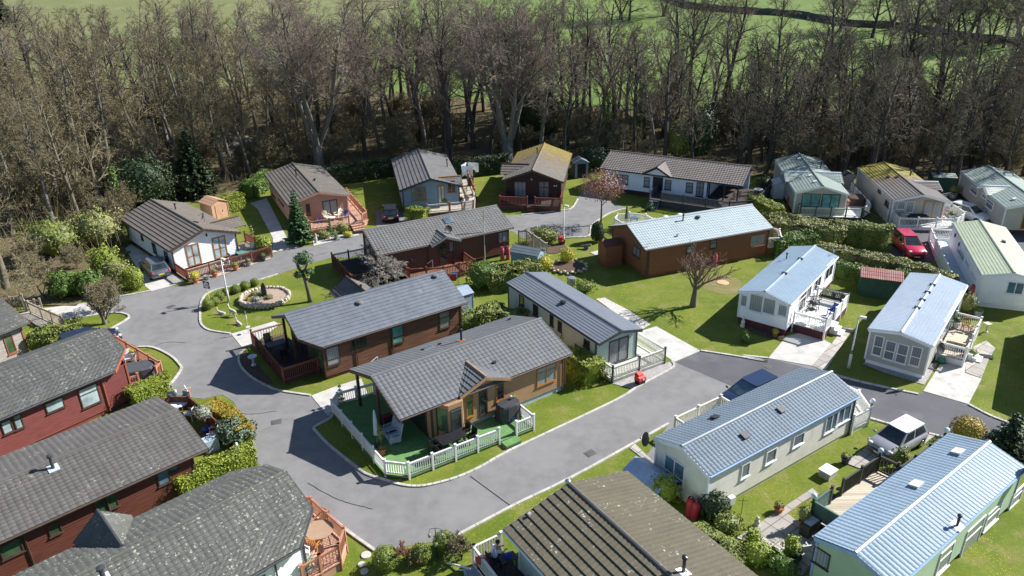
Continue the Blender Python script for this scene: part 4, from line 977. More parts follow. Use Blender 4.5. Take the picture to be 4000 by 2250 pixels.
bare_tree('big_bare_tree', 'tall dark bare tree behind the long white lodge, against the green field', None, 23, .5, SP_F, BARKD, TWIG_D, 12, .35, 3, loc=BIG[2])
bare_tree('leaning_bare_tree', 'thick trunked bare tree at the left edge above the log cabin', None, 15, .36, SP_W, BARK, TWIG_O, 14, .4, loc=BIG[3])
# trees along the far field wall
ft = [bare_tree('field_tree', 'dark gnarled bare tree on the field edge beyond the wood', 'bare trees on the far field edge', H, r, SP_F, BARKD, TWIG_D, 70+i, .2, st) for i, (H, r, st) in enumerate(((14, .4, 1), (15, .42, 3)))]
fs = [(76.36,164.12),(83.63,171.16),(80.32,158.75),(79.98,152.45),(82.82,152.11),(88.01,157.74),(87.94,153.5),(92.33,157.16),(98.0,163.39),(96.92,156.58),(98.19,154.27),(105.79,162.33),(101.94,153.84),(71.98,170.16)] + [(12.74,184.01),(26.59,185.87),(28.4,184.69),(37.19,188.5)]
for i, p in enumerate(fs):
    if i < 2: ft[i].location = (p[0], p[1], T(*p))
    else: dup(ft[i % 2], (p[0], p[1], T(*p)-.2), i*1.9, scale=.8+.35*((i*37 % 10)/10))
# brushwood
q = MB(); rg = random.Random(5)
for i in range(30000):
    x = rg.uniform(-80, 80); y = rg.uniform(54, 122)
    if abs(x) > y*.72+2 or not inside((x, y), WOOD): continue
    if mn.noise(Vector((x*.12, y*.12, 0))) < -.15: continue
    h = rg.uniform(.5, 2.4) if i % 9 else rg.uniform(2.5, 5.5); q.cone3((x, y, T(x, y)), (x+rg.gauss(0, .5), y+rg.gauss(0, .5), T(x, y)+h), .022)
    if i % 3 == 0: q.cone3((x, y, T(x, y)+h*.4), (x+rg.gauss(0, .7), y+rg.gauss(0, .7), T(x, y)+h), .018)
tag(q.build('undergrowth', TWIG_O), kind='stuff')
# understorey of bare scrub
US = bare_tree('bare_scrub', 'tangle of thin bare stems under the leafless trees', 'bare scrub under the woodland trees', 4.2, .05, [(4, 9, 36, .6, .05, .1), (4, 7, 38, .5, .06, .14), (3, 6, 40, .5, .05, .16), (2, 5, 40, .5, .03, .18), (1, 0, 0, 0, 0, .1)], BARK, TWIG_O, 88, .1, 5)
rg = random.Random(17); k = 0
for i in range(4000):
    x = rg.uniform(-72, 78); y = rg.uniform(62, 116)
    if abs(x) > y*.70+2 or not inside((x, y), WOOD) or mn.noise(Vector((x*.1, y*.1, 4))) < -.1: continue
    if any((x-a)**2+(y-b)**2 < 2.2 for a, b in spots): continue
    s = rg.uniform(.6, 1.35)
    if k == 0: US.location = (x, y, T(x, y)); US.scale = (s, s, s)
    else: dup(US, (x, y, T(x, y)-.1), rg.uniform(0, 6.28), scale=(s*1.1, s*1.1, s*rg.uniform(.8, 1.2)))
    spots.append((x, y)); k += 1
    if k >= 190: break
# evergreens in the wood
def holly(label, loc, r, m=L_DARK, n=1500, s=.17, seed=2, name='evergreen_shrub'): return bush(name, label, 'shrub', loc, r, m, n, s, None, seed, .5, 1.6)
holly('dark holly thicket behind the mossy roofed lodge', (4.2,106.91), (4.2,2.6,4.2), L_DARK, 2600, .19, 3)
holly('glossy dark evergreen behind the moss patched caravan', (50.17,97.83), (3.8,2.4,5.0), L_DARK, 2600, .19, 4)
holly('dark rhododendron behind the white lodge roof', (-41.8,82.11), (3.6,2.6,3.0), L_DARK, 1800, .18, 5)
holly('ivy dark evergreen behind the right end of the long white roof', (25.11,97.98), (2.2,1.8,3.8), L_DARK, 1500, .18, 6)
holly('low evergreen against the blue shed and long white lodge', (10.97,94.15), (2.0,1.5,1.6), L_DARK, 800, .16, 7)
holly('yellow green conifer behind the long white lodge', (22.35,98.15), (1.8,1.5,2.8), L_OLIVE, 1300, .17, 8, 'conifer')
holly('pale flowering laurel behind the far green caravan', (61.2,94.71), (1.9,1.5,1.9), L_BLUE, 900, .15, 9)
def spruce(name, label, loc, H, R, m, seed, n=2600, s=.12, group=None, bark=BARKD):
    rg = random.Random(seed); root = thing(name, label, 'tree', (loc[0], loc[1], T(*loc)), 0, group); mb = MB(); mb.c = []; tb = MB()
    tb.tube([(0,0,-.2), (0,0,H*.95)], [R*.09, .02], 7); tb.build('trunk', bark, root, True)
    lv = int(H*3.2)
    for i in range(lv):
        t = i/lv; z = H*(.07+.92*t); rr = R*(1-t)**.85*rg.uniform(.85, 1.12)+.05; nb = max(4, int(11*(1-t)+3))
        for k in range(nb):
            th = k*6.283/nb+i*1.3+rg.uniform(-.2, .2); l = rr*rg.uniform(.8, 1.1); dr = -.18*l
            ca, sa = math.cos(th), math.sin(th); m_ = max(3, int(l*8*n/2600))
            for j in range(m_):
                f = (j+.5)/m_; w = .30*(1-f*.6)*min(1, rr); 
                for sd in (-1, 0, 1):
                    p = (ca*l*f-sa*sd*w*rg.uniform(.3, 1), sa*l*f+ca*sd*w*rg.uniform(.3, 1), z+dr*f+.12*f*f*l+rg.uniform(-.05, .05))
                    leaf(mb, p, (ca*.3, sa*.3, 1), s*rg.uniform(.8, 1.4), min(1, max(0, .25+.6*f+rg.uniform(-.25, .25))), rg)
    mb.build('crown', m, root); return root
spruce('spruce', 'tall green spruce in front of the salmon pink lodge', (-20.94,69.6), 5.7, 1.4, L_SPRU, 3, 6500, .13)
spruce('dark_conifer', 'big dark yew like conifer between the white lodge and the wood', (-37.35,85.97), 8.0, 3.0, L_DARK, 4, 2600, .2)
spruce('dark_conifer', 'dark conifer just visible at the top left corner', (-120.29,188.62), 9, 4.0, L_DARK, 6, 1600, .3)
spruce('dwarf_conifer', 'small blue green cone conifer by the salmon deck', (-17.59,70.35), 1.3, .45, L_BLUE, 7, 2400, .08)
spruce('dwarf_conifer', 'slim dark conifer against the salmon deck railing', (-18.35,71.47), 1.9, .33, L_SPRU, 8, 2400, .08)
spruce('dwarf_conifer', 'slim golden conifer behind the red brown railing', (-25.88,70.31), 1.9, .3, L_OLIVE, 9, 2400, .08)
spruce('small_fir', 'little green fir below the long white lodge deck', (15.23,77.64), 1.4, .55, L_SPRU, 10, 2400, .08)
bush('columnar_yew', 'dense dark upright conifer beside the budding pink tree', 'tree', (8.43,68.57), (.64,.62,1.1), L_DARK, 900, .11, seed=31, rough=.12)
# hedges
hedge('clipped lime green hedge by the red lodge deck', [(-24.26,40.78),(-23.0,42.2)], 1.3, 1.45, L_LIME, 100, .09, 3)
hedge('rounded golden conifer hedge beside the dark fenced patio', [(-18.66,39.24),(-17.41,38.29),(-16.06,36.78)], 1.3, 1.35, L_GOLD, 130, .07, 4, .1)
bush('blue_conifer', 'feathery blue green conifer between golden and lime hedges', 'shrub', (-16.65,36.98), (1.1,1.0,.75), L_BLUE, 900, .12, seed=5, rough=.5)
hedge('long lime green hedge between mahogany and lichen roofed lodges', [(-17.59,31.64),(-16.15,32.93),(-14.79,34.06)], 1.35, 1.75, L_LIME, 100, .09, 6)
hedge('big clipped laurel hedge at the corner of the tan lodge', [(4.13,44.23),(5.18,42.88)], 1.85, 1.7, L_LIME, 80, .13, 7)
bush('bronze_shrub', 'bronze green shrub above the laurel hedge by the tan lodge roof', 'shrub', (4.35,47.49), (1.1,.9,.95), L_OLIVE, 500, .11, seed=12)
hedge('loose pale rhododendron hedge beside the blue tool shed', [(-1.58,57.99),(0.09,58.51),(1.81,60.0)], 1.9, 1.8, L_OLIVE, 70, .14, 8, .4)
bush('laurel_bush', 'bright laurel bush at the left end of the rhododendron hedge', 'shrub', (-2.38,58.4), (1.5,1.3,1.2), L_GREEN, 700, .13, seed=13, rough=.4)
hedge('wide rhododendron hedge behind the tan lodge roof', [(-2.45,50.41),(-0.97,51.1),(0.43,50.31)], 2.0, 1.6, L_OLIVE, 70, .14, 9, .4)
bush('red_berry_bush', 'feathery green bush at the slate roofed lodge corner', 'shrub', (-3.57,50.58), (1.7,1.1,.9), L_OLIVE, 700, .12, seed=14, rough=.5)
hedge('tall hedge left of the green roofed caravan', [(26.22,76.37),(27.0,72.69)], 1.9, 2.0, L_LIME, 80, .13, 10, .3)
hedge('wide bronze hedge below the green caravan deck', [(26.14,69.07),(28.33,68.33),(30.47,67.3)], 4.2, 2.0, L_BROWN, 60, .14, 11, .3)
hedge('square clipped green hedge behind the red car', [(31.62,67.58),(35.08,66.2)], 2.4, 2.1, L_OLIVE, 80, .13, 12, .2)
hedge('sunken green hedge behind the pale roofed brown lodge', [(24.69,64.56),(28.1,65.83)], 2.2, 1.7, L_GREEN, 60, .14, 13, .3)
hedge('long winding bronze hedge behind both pale roofed caravans', [(27.94,62.77),(30.37,60.82),(32.75,58.73),(34.78,57.22),(35.73,55.6)], 1.7, 1.8, L_BROWN, 75, .13, 14, .25)
hedge('low green hedge under the long bronze hedge by the green shed', [(28.42,59.37),(30.23,58.11),(32.53,57.09)], 1.5, 1.4, L_GREEN, 70, .13, 15, .3)
hedge('tall dark laurel hedge between salmon and blue grey lodges', [(-22.35,89.21),(-18.79,90.98),(-15.24,92.82)], 1.6, 2.2, L_DARK, 55, .16, 16, .2)
hedge('tall dark laurel hedge behind the washing line', [(-6.98,91.41),(-0.71,93.65)], 1.6, 2.3, L_DARK, 55, .16, 17, .2)
hedge('laurel hedge climbing behind the salmon pink lodge', [(-30.61,84.38),(-29.78,89.39)], 1.8, 2.0, L_GREEN, 65, .15, 18, .3)
hedge('square clipped bright hedge behind the tan garden shed', [(-32.07,79.18),(-30.63,80.68)], 2.0, 1.8, L_LIME, 85, .12, 19, .12)
hedge('square clipped bright bush beside the blue grey lodge', [(-10.51,75.44),(-9.2,75.02)], 1.6, 1.6, L_LIME, 85, .12, 20, .12)
bush('topiary_bush', 'tall clipped dome bush by the parked grey car', 'shrub', (-32.74,59.21), (.80,.76,1.05), L_LIME, 900, .11, seed=15, rough=.08, boxy=2.8)
bush('topiary_bush', 'tall clipped dome bush at the end of the red brown railing', 'shrub', (-23.6,66.45), (.74,.7,1.02), L_LIME, 900, .11, seed=16, rough=.08, boxy=2.8)
bush('laurel_bush', 'round green laurel left of the clipped dome by the wood', 'shrub', (-37.95,57.76), (1.25,1.1,1.2), L_GREEN, 1200, .13, seed=17, rough=.4)
bush('laurel_bush', 'glossy dark laurel next to the round green laurel', 'shrub', (-35.89,58.11), (1.3,1.1,1.15), L_GREEN, 1200, .13, seed=18, rough=.4)
bush('yellow_shrub', 'tall yellow green shrub beside the white lodge drive', 'shrub', (-36.52,62.31), (1.4,1.2,1.4), L_LIME, 1100, .13, seed=19, rough=.5)
bush('bronze_shrub', 'bronze twiggy shrub between the yellow shrub and grey car', 'shrub', (-34.7,60.56), (1.3,1.1,1.1), L_BROWN, 1000, .11, seed=20, rough=.5)
bush('bronze_shrub', 'brownish evergreen scrub at the back left of the white lodge', 'shrub', (-40.63,69.48), (2.3,1.8,2.0), L_BROWN, 1300, .13, seed=21, rough=.6)
bush('bronze_shrub', 'grey green scrub in the wood left of the yellow shrub', 'shrub', (-43.91,67.33), (2.6,2.0,1.9), L_OLIVE, 1300, .13, seed=22, rough=.7)
hedge('untidy cut back hedge in front of the log cabin', [(-35.0,48.25),(-34.04,48.79),(-33.04,49.92)], 1.7, 1.5, L_OLIVE, 70, .13, 21, .45)
for i, (p, r) in enumerate((((-24.81,55.03), .5), ((-24.5,55.68), .44), ((-24.4,56.61), .44), ((-24.22,57.73), .38), ((-23.56,58.04), .43), ((-22.94,58.68), .45), ((-22.37,59.45), .4))):
    bush('box_ball', ('first clipped box ball, beside the square sign', 'second clipped box ball behind the square sign', 'third box ball, between sign and lamp post', 'smallest box ball right behind the lamp post', 'fifth box ball, just right of the lamp post', 'sixth box ball of the curved row', 'last box ball, nearest the road above the stone ring')[i], 'bush', p, (r, r, r*.92), L_BOX, 500, .05, 'clipped box balls along the island', 30+i, .05)
for i, (p, r) in enumerate((((-6.16,26.73), .66), ((-4.52,27.13), .52), ((-3.46,27.77), .6))):
    bush('round_bush', ('largest round bush, beside the stepping stones', 'middle round bush between two dead shrubs', 'round bush with bird feeder pole by the white veranda')[i], 'bush', p, (r, r, r*.95), L_BOX, 1000, .05, 'round bushes on the front verge', 40+i, .08)
spruce('dark_conifer', 'very dark rounded conifer at the right edge beside the road', (27.82,34.36), 3.0, 1.6, L_DARK, 44, 3000, .14)
bush('round_bush', 'rounded yellow green bush beside the dark conifer', 'bush', (26.27,35.77), (1.0,.9,.85), L_GOLD, 600, .08, None, 45, .1)
bush('laurel_bush', 'laurel squeezed between olive roof and blue storage box', 'shrub', (7.73,30.75), (.8,.5,1.0), L_LIME, 300, .13, seed=46, rough=.6)
bush('dark_shrub', 'grey green shrub beside the red gas bottles', 'shrub', (10.05,29.71), (.75,.7,.85), L_DARK, 500, .10, seed=47, rough=.3)
hedge('scruffy heather hedge along the olive roof gutter', [(9.06,28.55),(9.88,27.57),(10.51,26.42)], 1.1, .7, L_OLIVE, 110, .09, 48, .4)
bush('garden_shrub', 'low green shrub at the lower corner of the patio slabs', 'shrub', (11.38,26.72), (.85,.7,.6), L_LIME, 420, .09, seed=49, rough=.4)
bush('garden_shrub', 'leafy shrub left of the patio slabs', 'shrub', (10.48,28.76), (.8,.7,.55), L_OLIVE, 420, .09, seed=50, rough=.4)
bush('garden_shrub', 'upright bright shrub on the patio slab edge', 'shrub', (11.41,27.66), (.4,.4,.6), L_LIME, 260, .09, seed=51, rough=.4)
bush('garden_shrub', 'bushy shrub beside the grey patio seat on the shaded slabs', 'shrub', (13.14,27.1), (.45,.45,.55), L_LIME, 260, .09, seed=52, rough=.5)
bush('garden_shrub', 'dark green shrub at the bottom of the shaded patio', 'shrub', (12.47,25.88), (.6,.5,.45), L_GREEN, 260, .09, seed=53, rough=.4)
bush('bay_shrub', 'shrub with reddish leaves beside the pale roofed caravan wall', 'shrub', (35.38,51.96), (.6,.6,.9), L_BROWN, 420, .09, seed=54, rough=.6)
bush('daffodil_clump', 'dark leafed lily clump in the shade of the white bay caravan', 'plant', (17.01,47.98), (.35,.35,.45), L_GREEN, 140, .10, seed=55, rough=.5)
bush('yellow_shrub', 'golden shrub beside the trellis and blue tool shed', 'shrub', (2.91,61.77), (.8,.6,.75), L_YEL, 420, .09, seed=56, rough=.5)
bush('garden_shrub', 'shrub behind the wooden trellis by the red bin', 'shrub', (3.21,68.51), (1.6,1.0,.85), L_OLIVE, 700, .12, seed=57, rough=.5)
bush('heather_clump', 'low brown heather in the pale gravel bed of the salmon lodge', 'shrub', (-18.79,70.71), (.7,.5,.45), L_BROWN, 300, .08, seed=58, rough=.4)
bush('yellow_shrub', 'little golden shrub in the pale gravel bed of the salmon lodge', 'shrub', (-16.49,71.07), (.5,.4,.3), L_YEL, 220, .08, seed=59, rough=.4)
bush('garden_shrub', 'russet shrub on the salmon deck front', 'shrub', (-17.21,72.2), (.7,.5,.6), L_BROWN, 300, .08, seed=60, rough=.6)
bush('conifer_bush', 'dark rounded evergreen left of the white box shed', 'shrub', (29.46,83.37), (1.0,.9,1.0), L_DARK, 600, .12, seed=61, rough=.3)
bush('rosemary_clump', 'straggly shrub beside the narrow caravan path', 'shrub', (6.06,57.19), (.9,.6,.5), L_OLIVE, 350, .10, seed=62, rough=.7)
bush('palm_lily', 'spiky lily plant on the shaded patio', 'plant', (12.06,26.29), (.5,.5,.5), L_GREEN, 200, .16, seed=63, rough=.5)
# single garden trees
def small_tree(name, label, loc, H, r, spec, bark, twig, seed, start, stems=1, leaves=None, **k):
    rt = bare_tree(name, label, None, H, r, spec, bark, twig, seed, start, stems, loc=loc, **k)
    return rt
SP_G = [(4, 9, 50, .75, .03, .08), (4, 7, 40, .5, .05, .15), (3, 6, 40, .5, .05, .18), (2, 4, 40, .5, .03, .18), (1, 0, 0, 0, 0, .1)]
pt_ = small_tree('budding_tree', 'small tree with pinkish buds by the turning circle', (9.32,73.55), 5.6, .12, SP_G, BARKD, TWIG_R, 21, .45)
rg = random.Random(4); mb = MB(); mb.c = []
for i in range(2600):
    z = rg.uniform(-.8, 1); th = rg.uniform(0, 6.283); q_ = math.sqrt(1-z*z); d = Vector((q_*math.cos(th), q_*math.sin(th), z)); p = Vector((0,0,4.2))+Vector((d.x*2.3, d.y*2.3, d.z*1.7))*(rg.random()**.4)*(1+.4*mn.noise(d*2.2))
    leaf(mb, p, d, rg.uniform(.05, .10), rg.random(), rg)
mb.build('blossom', L_PINK, pt_)
SP_P = [(2, 9, 48, 1.1, .03, .06), (4, 5, 30, .5, .08, .10), (3, 4, 35, .5, .08, .14), (2, 3, 35, .5, .05, .14), (1, 0, 0, 0, 0, .1)]
small_tree('pollard_tree', 'bare pollarded tree on the lawn before the orange brown lodge', (14.54,54.05), 2.9, .27, [(2, 13, 44, 1.45, .05, .06), (4, 8, 30, .42, .12, .12), (3, 6, 38, .5, .1, .14), (2, 0, 0, 0, 0, .14)], BARK, mat('twig_brown', (.26,.165,.12), .9, .25, 1.0), 22, .55)
small_tree('multi_stem_shrub', 'bare vase shaped shrub on the grass tip by the road junction', (-32.11,52.64), 3.1, .16, [(4, 9, 28, .6, .06, .08), (4, 7, 32, .5, .06, .12), (3, 6, 36, .5, .05, .14), (2, 4, 38, .5, .03, .16), (1, 0, 0, 0, 0, .1)], BARKG, TWIG_O, 23, .12, 5)
small_tree('bare_shrub', 'sprawling bare shrub in leaf litter left of the laurels', (-39.61,57.39), 4.2, .1, SP_G, BARK, TWIG_O, 24, .3, 3)
small_tree('bare_shrub', 'thin bare sapling at the roadside in front of the laurels', (-33.38,54.7), 3.0, .05, SP_G, BARK, TWIG_O, 25, .15, 3)
small_tree('weeping_shrub', 'dome of silvery bare twigs before the red brown lodge deck', (-10.97,59.47), 4.4, .13, [(3, 10, 60, .7, -.02, .1), (4, 8, 45, .55, -.06, .15), (3, 7, 45, .5, -.05, .2), (2, 5, 45, .5, -.03, .2), (1, 0, 0, 0, 0, .1)], BARKG, TWIG_S, 26, .15, 4)
small_tree('dead_shrub', 'dead leafless shrub between two round bushes', (-5.23,26.81), 1.5, .04, SP_G, BARKD, TWIG_R, 27, .4)
small_tree('dead_shrub', 'pale dead shrub beside the white veranda', (-2.62,27.15), 1.3, .04, SP_G, BARKD, TWIG_O, 28, .2, 3)
bpy.data.objects['weeping_shrub'].scale = (1.2, 1.2, .78)
bpy.data.objects['pollard_tree'].scale = (1.28, 1.28, 1.28)
# pollarded conifer of the island
r_ = thing('lopped_conifer', 'lopped conifer with pale cut stubs and one green tuft on the island lawn', 'tree', (-16.73,56.06))
q = MB(); q.tube([(0,0,-.2), (-.05,0,.8), (-.2,.1,2.0), (-.45,.15,3.0)], [.24,.19,.17,.15], 9); q.tube([(-.4,.15,2.8), (-.7,.1,3.3), (-.75,.1,3.7)], [.14,.12,.11], 8); q.tube([(-.4,.15,2.8), (-.05,.2,3.2), (.1,.2,3.6)], [.13,.11,.1], 8); q.tube([(-.2,.1,2.0), (.1,.15,2.3)], [.1,.08], 7); q.build('trunk', BARK, r_, True)
for p in ((-.75,.1,3.7), (.1,.2,3.6), (.1,.15,2.3)): q = MB(); q.box(p, (.16,.16,.05), .3); q.build('cut_stub', mat('cut_wood', (.62,.52,.36), .8, .1, 5) if 'cut_wood' not in MATS else MATS['cut_wood'], r_)
mb = MB(); mb.c = []; rg = random.Random(8)
for c, rr, n in (((-.25,.35,4.0), (.7,.7,.65), 420), ((-.7,-.1,2.7), (.4,.4,.3), 160), ((.25,.1,2.9), (.4,.4,.3), 120)): bushmesh(mb, c, rr, n, .11, rg, .6)
mb.build('crown', L_SPRU, r_); r_.scale = (.92, .92, .92)
# ivy on trunks
for i, (p, H) in enumerate((((13.31,102.38), 8), ((17.84,102.85), 9), ((-42.49,77.66), 6))):
    rg = random.Random(90+i); mb = MB(); mb.c = []; tb = MB(); rt = thing('ivy_clad_tree', ('ivy covered trunk behind the budding pink tree', 'ivy covered trunk behind the long white lodge roof', 'ivy covered trunk above the white lodge')[i], 'tree', (p[0], p[1], T(*p)))
    tb.tube([(0,0,-.2), (.1,0,H*.6), (.3,.1,H)], [.25,.2,.1], 7); tb.build('trunk', BARKD, rt)
    for k in range(900):
        z = rg.uniform(.2, H); th = rg.uniform(0, 6.28); rr = rg.uniform(.25, .75)*(1-.5*z/H); leaf(mb, (math.cos(th)*rr+.2*z/H, math.sin(th)*rr, z), (math.cos(th), math.sin(th), .3), .13, rg.random(), rg)
    mb.build('ivy', L_GREEN, rt)
# ------------------------------------------------------------------ decks
F_RB = mat('rail_red_brown', (.20,.065,.045), .6, .2, 3); F_SAL = mat('rail_salmon', (.46,.23,.15), .65, .15, 3); F_OR = mat('rail_orange_brown', (.40,.16,.075), .6, .2, 3)
F_DB = mat('rail_dark_brown', (.15,.06,.04), .7, .3, 3); F_W = mat('rail_white', (.76,.76,.74), .45, .06, 3); F_CR = mat('rail_cream', (.70,.69,.60), .45, .06, 3)
F_NV = mat('rail_navy', (.045,.062,.09), .5, .2, 3); F_DG = mat('rail_dark_green', (.03,.055,.045), .5, .25, 3); F_TIM = mat('rail_weathered', (.36,.31,.25), .8, .25, 3); F_OLV = mat('fence_dark_olive', (.055,.06,.045), .75, .3, 3)
F_RO = mat('rail_rust_timber', (.42,.19,.12), .65, .15, 3); F_GW = mat('rail_grey_white', (.58,.62,.62), .5, .1, 3)
D_GREY = boardmat('deck_weathered', (.30,.25,.20)); D_SAL = boardmat('deck_salmon', (.50,.30,.22)); D_PALE = boardmat('deck_pale', (.52,.45,.35), axis=1); D_WHT = boardmat('deck_white', (.66,.66,.64), gap=.05)
D_DARK = boardmat('deck_dark', (.06,.045,.04)); D_GRN = mat('artificial_turf', (.125,.255,.085), .95, .15, 3, bmp=.4, bscale=60); D_CRM = boardmat('deck_cream', (.62,.62,.55), axis=1, gap=.06); D_BLU = mat('deck_pale_blue', (.55,.60,.64), .6, .08, 3); D_BRN = boardmat('deck_brown', (.22,.10,.065))
def rl(path, m, **k): return dict(path=path, m=m, **k)
DK = {}
def mk(key, name, label, poly, h, floor, skirt, *rails): DK[key] = deck(name, label, poly, h, floor, skirt, rails)
mk('white', 'timber_deck', 'low deck with red brown railings in front of the white lodge', [(-30.35,62.33),(-28.52,60.41),(-22.66,66.14),(-26.52,70.2),(-28.04,68.75),(-25.94,66.54)], .15, D_GREY, F_RB, rl([(-30.32,62.36),(-28.52,60.48),(-22.76,66.11)], F_RB, post=2.2, bw=.09, bal=.14), rl([(-26.53,70.05),(-24.94,68.39)], F_RB, post=2.2))
mk('pink', 'timber_deck', 'salmon pink deck with gate and long side railing', [(-21.64,74.26),(-20.4,71.75),(-15.25,73.96),(-15.02,74.86),(-18.75,83.06),(-20.18,82.35),(-17.25,76.43)], .5, D_SAL, F_SAL, rl([(-21.58,74.24),(-20.38,71.82),(-16.75,73.39)], F_SAL), rl([(-15.47,73.97),(-15.15,74.9),(-18.81,82.97)], F_SAL))
mk('blue', 'timber_deck', 'deck with orange brown handrail wrapped round the blue grey lodge', [(-9.4,78.37),(-8.95,76.22),(-3.88,77.38),(-4.01,82.87),(-5.11,89.08),(-7.46,88.59),(-5.48,79.19)], .6, D_PALE, F_DB, rl([(-8.91,76.28),(-6.63,76.86)], F_GW, pm=F_OR), rl([(-6.53,76.88),(-4.0,77.46),(-4.05,80.62)], F_GW, pm=F_OR), rl([(-4.06,81.64),(-4.11,82.85),(-5.2,89.01)], F_OR, bal=.2))
mk('moss', 'timber_deck', 'dark red brown deck with central gate before the mossy roofed lodge', [(-0.66,81.65),(-1.26,78.81),(5.46,77.75),(5.86,80.62)], .6, D_DARK, F_DB, rl([(-0.66,81.6),(-1.2,78.85),(1.81,78.37)], F_RB, bw=.09, bal=.15, post=2.2), rl([(2.65,78.24),(5.42,77.8),(5.81,80.58)], F_RB, bw=.09, bal=.15, post=2.2))
mk('bw', 'timber_deck', 'raised navy deck with pale post caps along the long white lodge', [(16.75,81.91),(15.31,79.3),(22.97,74.97),(25.85,75.44),(29.4,81.25),(24.36,84.02),(21.7,79.19)], .8, D_DARK, F_NV, rl([(16.54,78.63),(22.99,75.02),(25.81,75.46),(29.26,81.21)], F_NV, post=2.2, capball=None), rl([(16.75,81.82),(15.4,79.37)], F_NV, post=2.6))
mk('lb1', 'timber_deck', 'shaded dark brown deck at the left end of the brown ridge lodge', [(-10.77,59.7),(-13.57,58.16),(-16.46,63.42),(-13.66,64.96)], .3, D_DARK, F_DB, rl([(-13.68,64.89),(-16.4,63.4)], F_GW, pm=F_DB), rl([(-16.4,63.4),(-13.55,58.23),(-11.49,59.36)], F_DB, bw=.1, bal=.13, h=1.0))
mk('lb2', 'timber_deck', 'red brown porch deck below the brown ridge lodge door', [(-9.51,60.53),(-8.92,59.46),(-5.89,59.76),(-3.18,61.25),(-4.34,63.37)], .4, D_BRN, F_RB, rl([(-9.46,60.53),(-8.88,59.48),(-5.92,59.8),(-3.24,61.27),(-4.38,63.33)], F_RB, bw=.09, bal=.14))
mk('sl1', 'white_deck', 'small white railed deck at the right end of the orange brown lodge', [(23.36,64.67),(25.07,64.7),(25.63,66.85),(24.45,68.21),(22.31,67.37)], .7, D_WHT, W_silv, rl([(23.43,64.64),(25.05,64.74),(25.53,66.81),(24.42,68.15)], F_W))
mk('sl2', 'white_deck', 'angled white railed deck behind the pale roofed brown lodge', [(12.48,66.7),(10.42,71.42),(10.89,72.68),(12.14,73.06),(13.78,72.42),(15.74,67.97)], .5, D_WHT, F_W, rl([(12.46,66.75),(10.46,71.44),(10.93,72.59),(12.17,72.97),(13.77,72.31),(15.67,68.0)], F_W))
mk('g8', 'timber_deck', 'white floored deck with dark green rail posts at the green caravan', [(30.19,74.69),(30.04,73.8),(36.18,72.91),(37.9,74.76),(38.94,82.49),(36.28,82.92),(34.82,73.94)], .5, D_WHT, F_DG, rl([(30.23,74.68),(30.1,73.85),(36.09,72.98)], F_GW, pm=F_DG), rl([(36.59,73.55),(37.8,74.78),(38.88,82.4)], F_GW, pm=F_DG), rl([(36.18,72.91,0.5),(37.45,71.39,0)], F_DG))
mk('m9', 'white_deck', 'white railed veranda of the moss patched caravan', [(39.01,72.47),(38.73,70.34),(44.0,69.76),(46.06,71.61),(46.45,76.2),(44.51,76.45),(43.92,71.84)], .4, D_WHT, F_W, rl([(39.05,72.41),(38.8,70.43)], F_W, solid=True), rl([(38.8,70.43),(44.01,69.81)], F_W), rl([(44.11,69.79),(45.96,71.62),(46.34,76.16)], F_W, solid=True))
mk('g11', 'white_deck', 'long pale ramp deck with white rails beside the pale green roofed caravan', [(40.15,67.22),(42.42,66.43),(41.82,64.73),(40.86,65.06),(37.76,56.19),(36.36,56.68)], .5, D_BLU, F_W, rl([(41.74,64.65),(42.35,66.39),(40.18,67.15),(38.5,62.5)], F_W), rl([(38.24,61.74),(36.46,56.64)], F_W))
mk('w12', 'white_deck', 'white railed deck with rocking chairs beside the white bay caravan', [(20.84,49.47),(22.72,47.98),(26.13,52.3),(24.25,53.78)], .75, D_WHT, PL_MAR, rl([(20.91,49.48),(22.71,48.05)], F_W), rl([(22.71,48.05),(23.48,49.03)], F_W), rl([(24.17,49.9),(26.06,52.29)], F_W, solid=True), rl([(26.06,52.29),(24.25,53.71)], F_W))
mk('w13', 'white_deck', 'white railed deck beside the cream bow caravan', [(29.32,44.97),(30.65,43.91),(34.22,48.35),(32.89,49.42)], .55, D_PALE, F_W, rl([(29.39,44.98),(30.64,43.98),(31.39,44.91)], F_W), rl([(32.08,45.77),(34.15,48.34),(32.9,49.35)], F_W))
mk('nar', 'cream_deck', 'cream railed deck with dark posts at the narrow green caravan', [(7.75,47.09),(8.86,47.77),(10.58,45.07),(6.56,42.62),(5.81,43.85),(8.67,45.6)], .3, D_CRM, F_CR, rl([(8.85,47.7),(10.51,45.08),(6.58,42.68),(5.85,43.88)], F_CR, pm=DGREY, post=2.3))
mk('d15', 'timber_deck', 'sunken dark veranda deck of the slate roofed lodge', [(-17.15,50.03),(-19.24,48.57),(-15.45,43.11),(-13.35,44.57)], .22, D_DARK, F_DB, rl([(-17.16,49.96),(-19.17,48.56)], mat('rail_pale_pink', (.55,.36,.29), .6, .2, 3), bw=.1, bal=.2, pm=F_DB, h=1.0), rl([(-19.17,48.56),(-15.43,43.18)], F_DB, bw=.12, bal=.13, h=1.05, post=2.2), rl([(-15.43,43.18),(-13.42,44.58)], F_RB, bw=.1, bal=.14, h=1.0))
mk('tan', 'turf_deck', 'green turf covered deck with white railings round the tan lodge', [(-11.4,39.43),(-11.23,40.41),(-8.62,41.73),(-4.76,36.31),(-0.14,39.52),(1.25,37.5),(-5.8,33.1),(-7.19,33.35)], .2, D_GRN, F_CR, rl([(-9.06,41.49),(-11.2,40.37),(-11.36,39.46),(-7.17,33.42),(-5.82,33.14),(-0.89,36.2)], F_W, h=.85, post=1.55), rl([(0.13,36.85),(1.18,37.52),(-0.12,39.48)], F_W, h=.85))
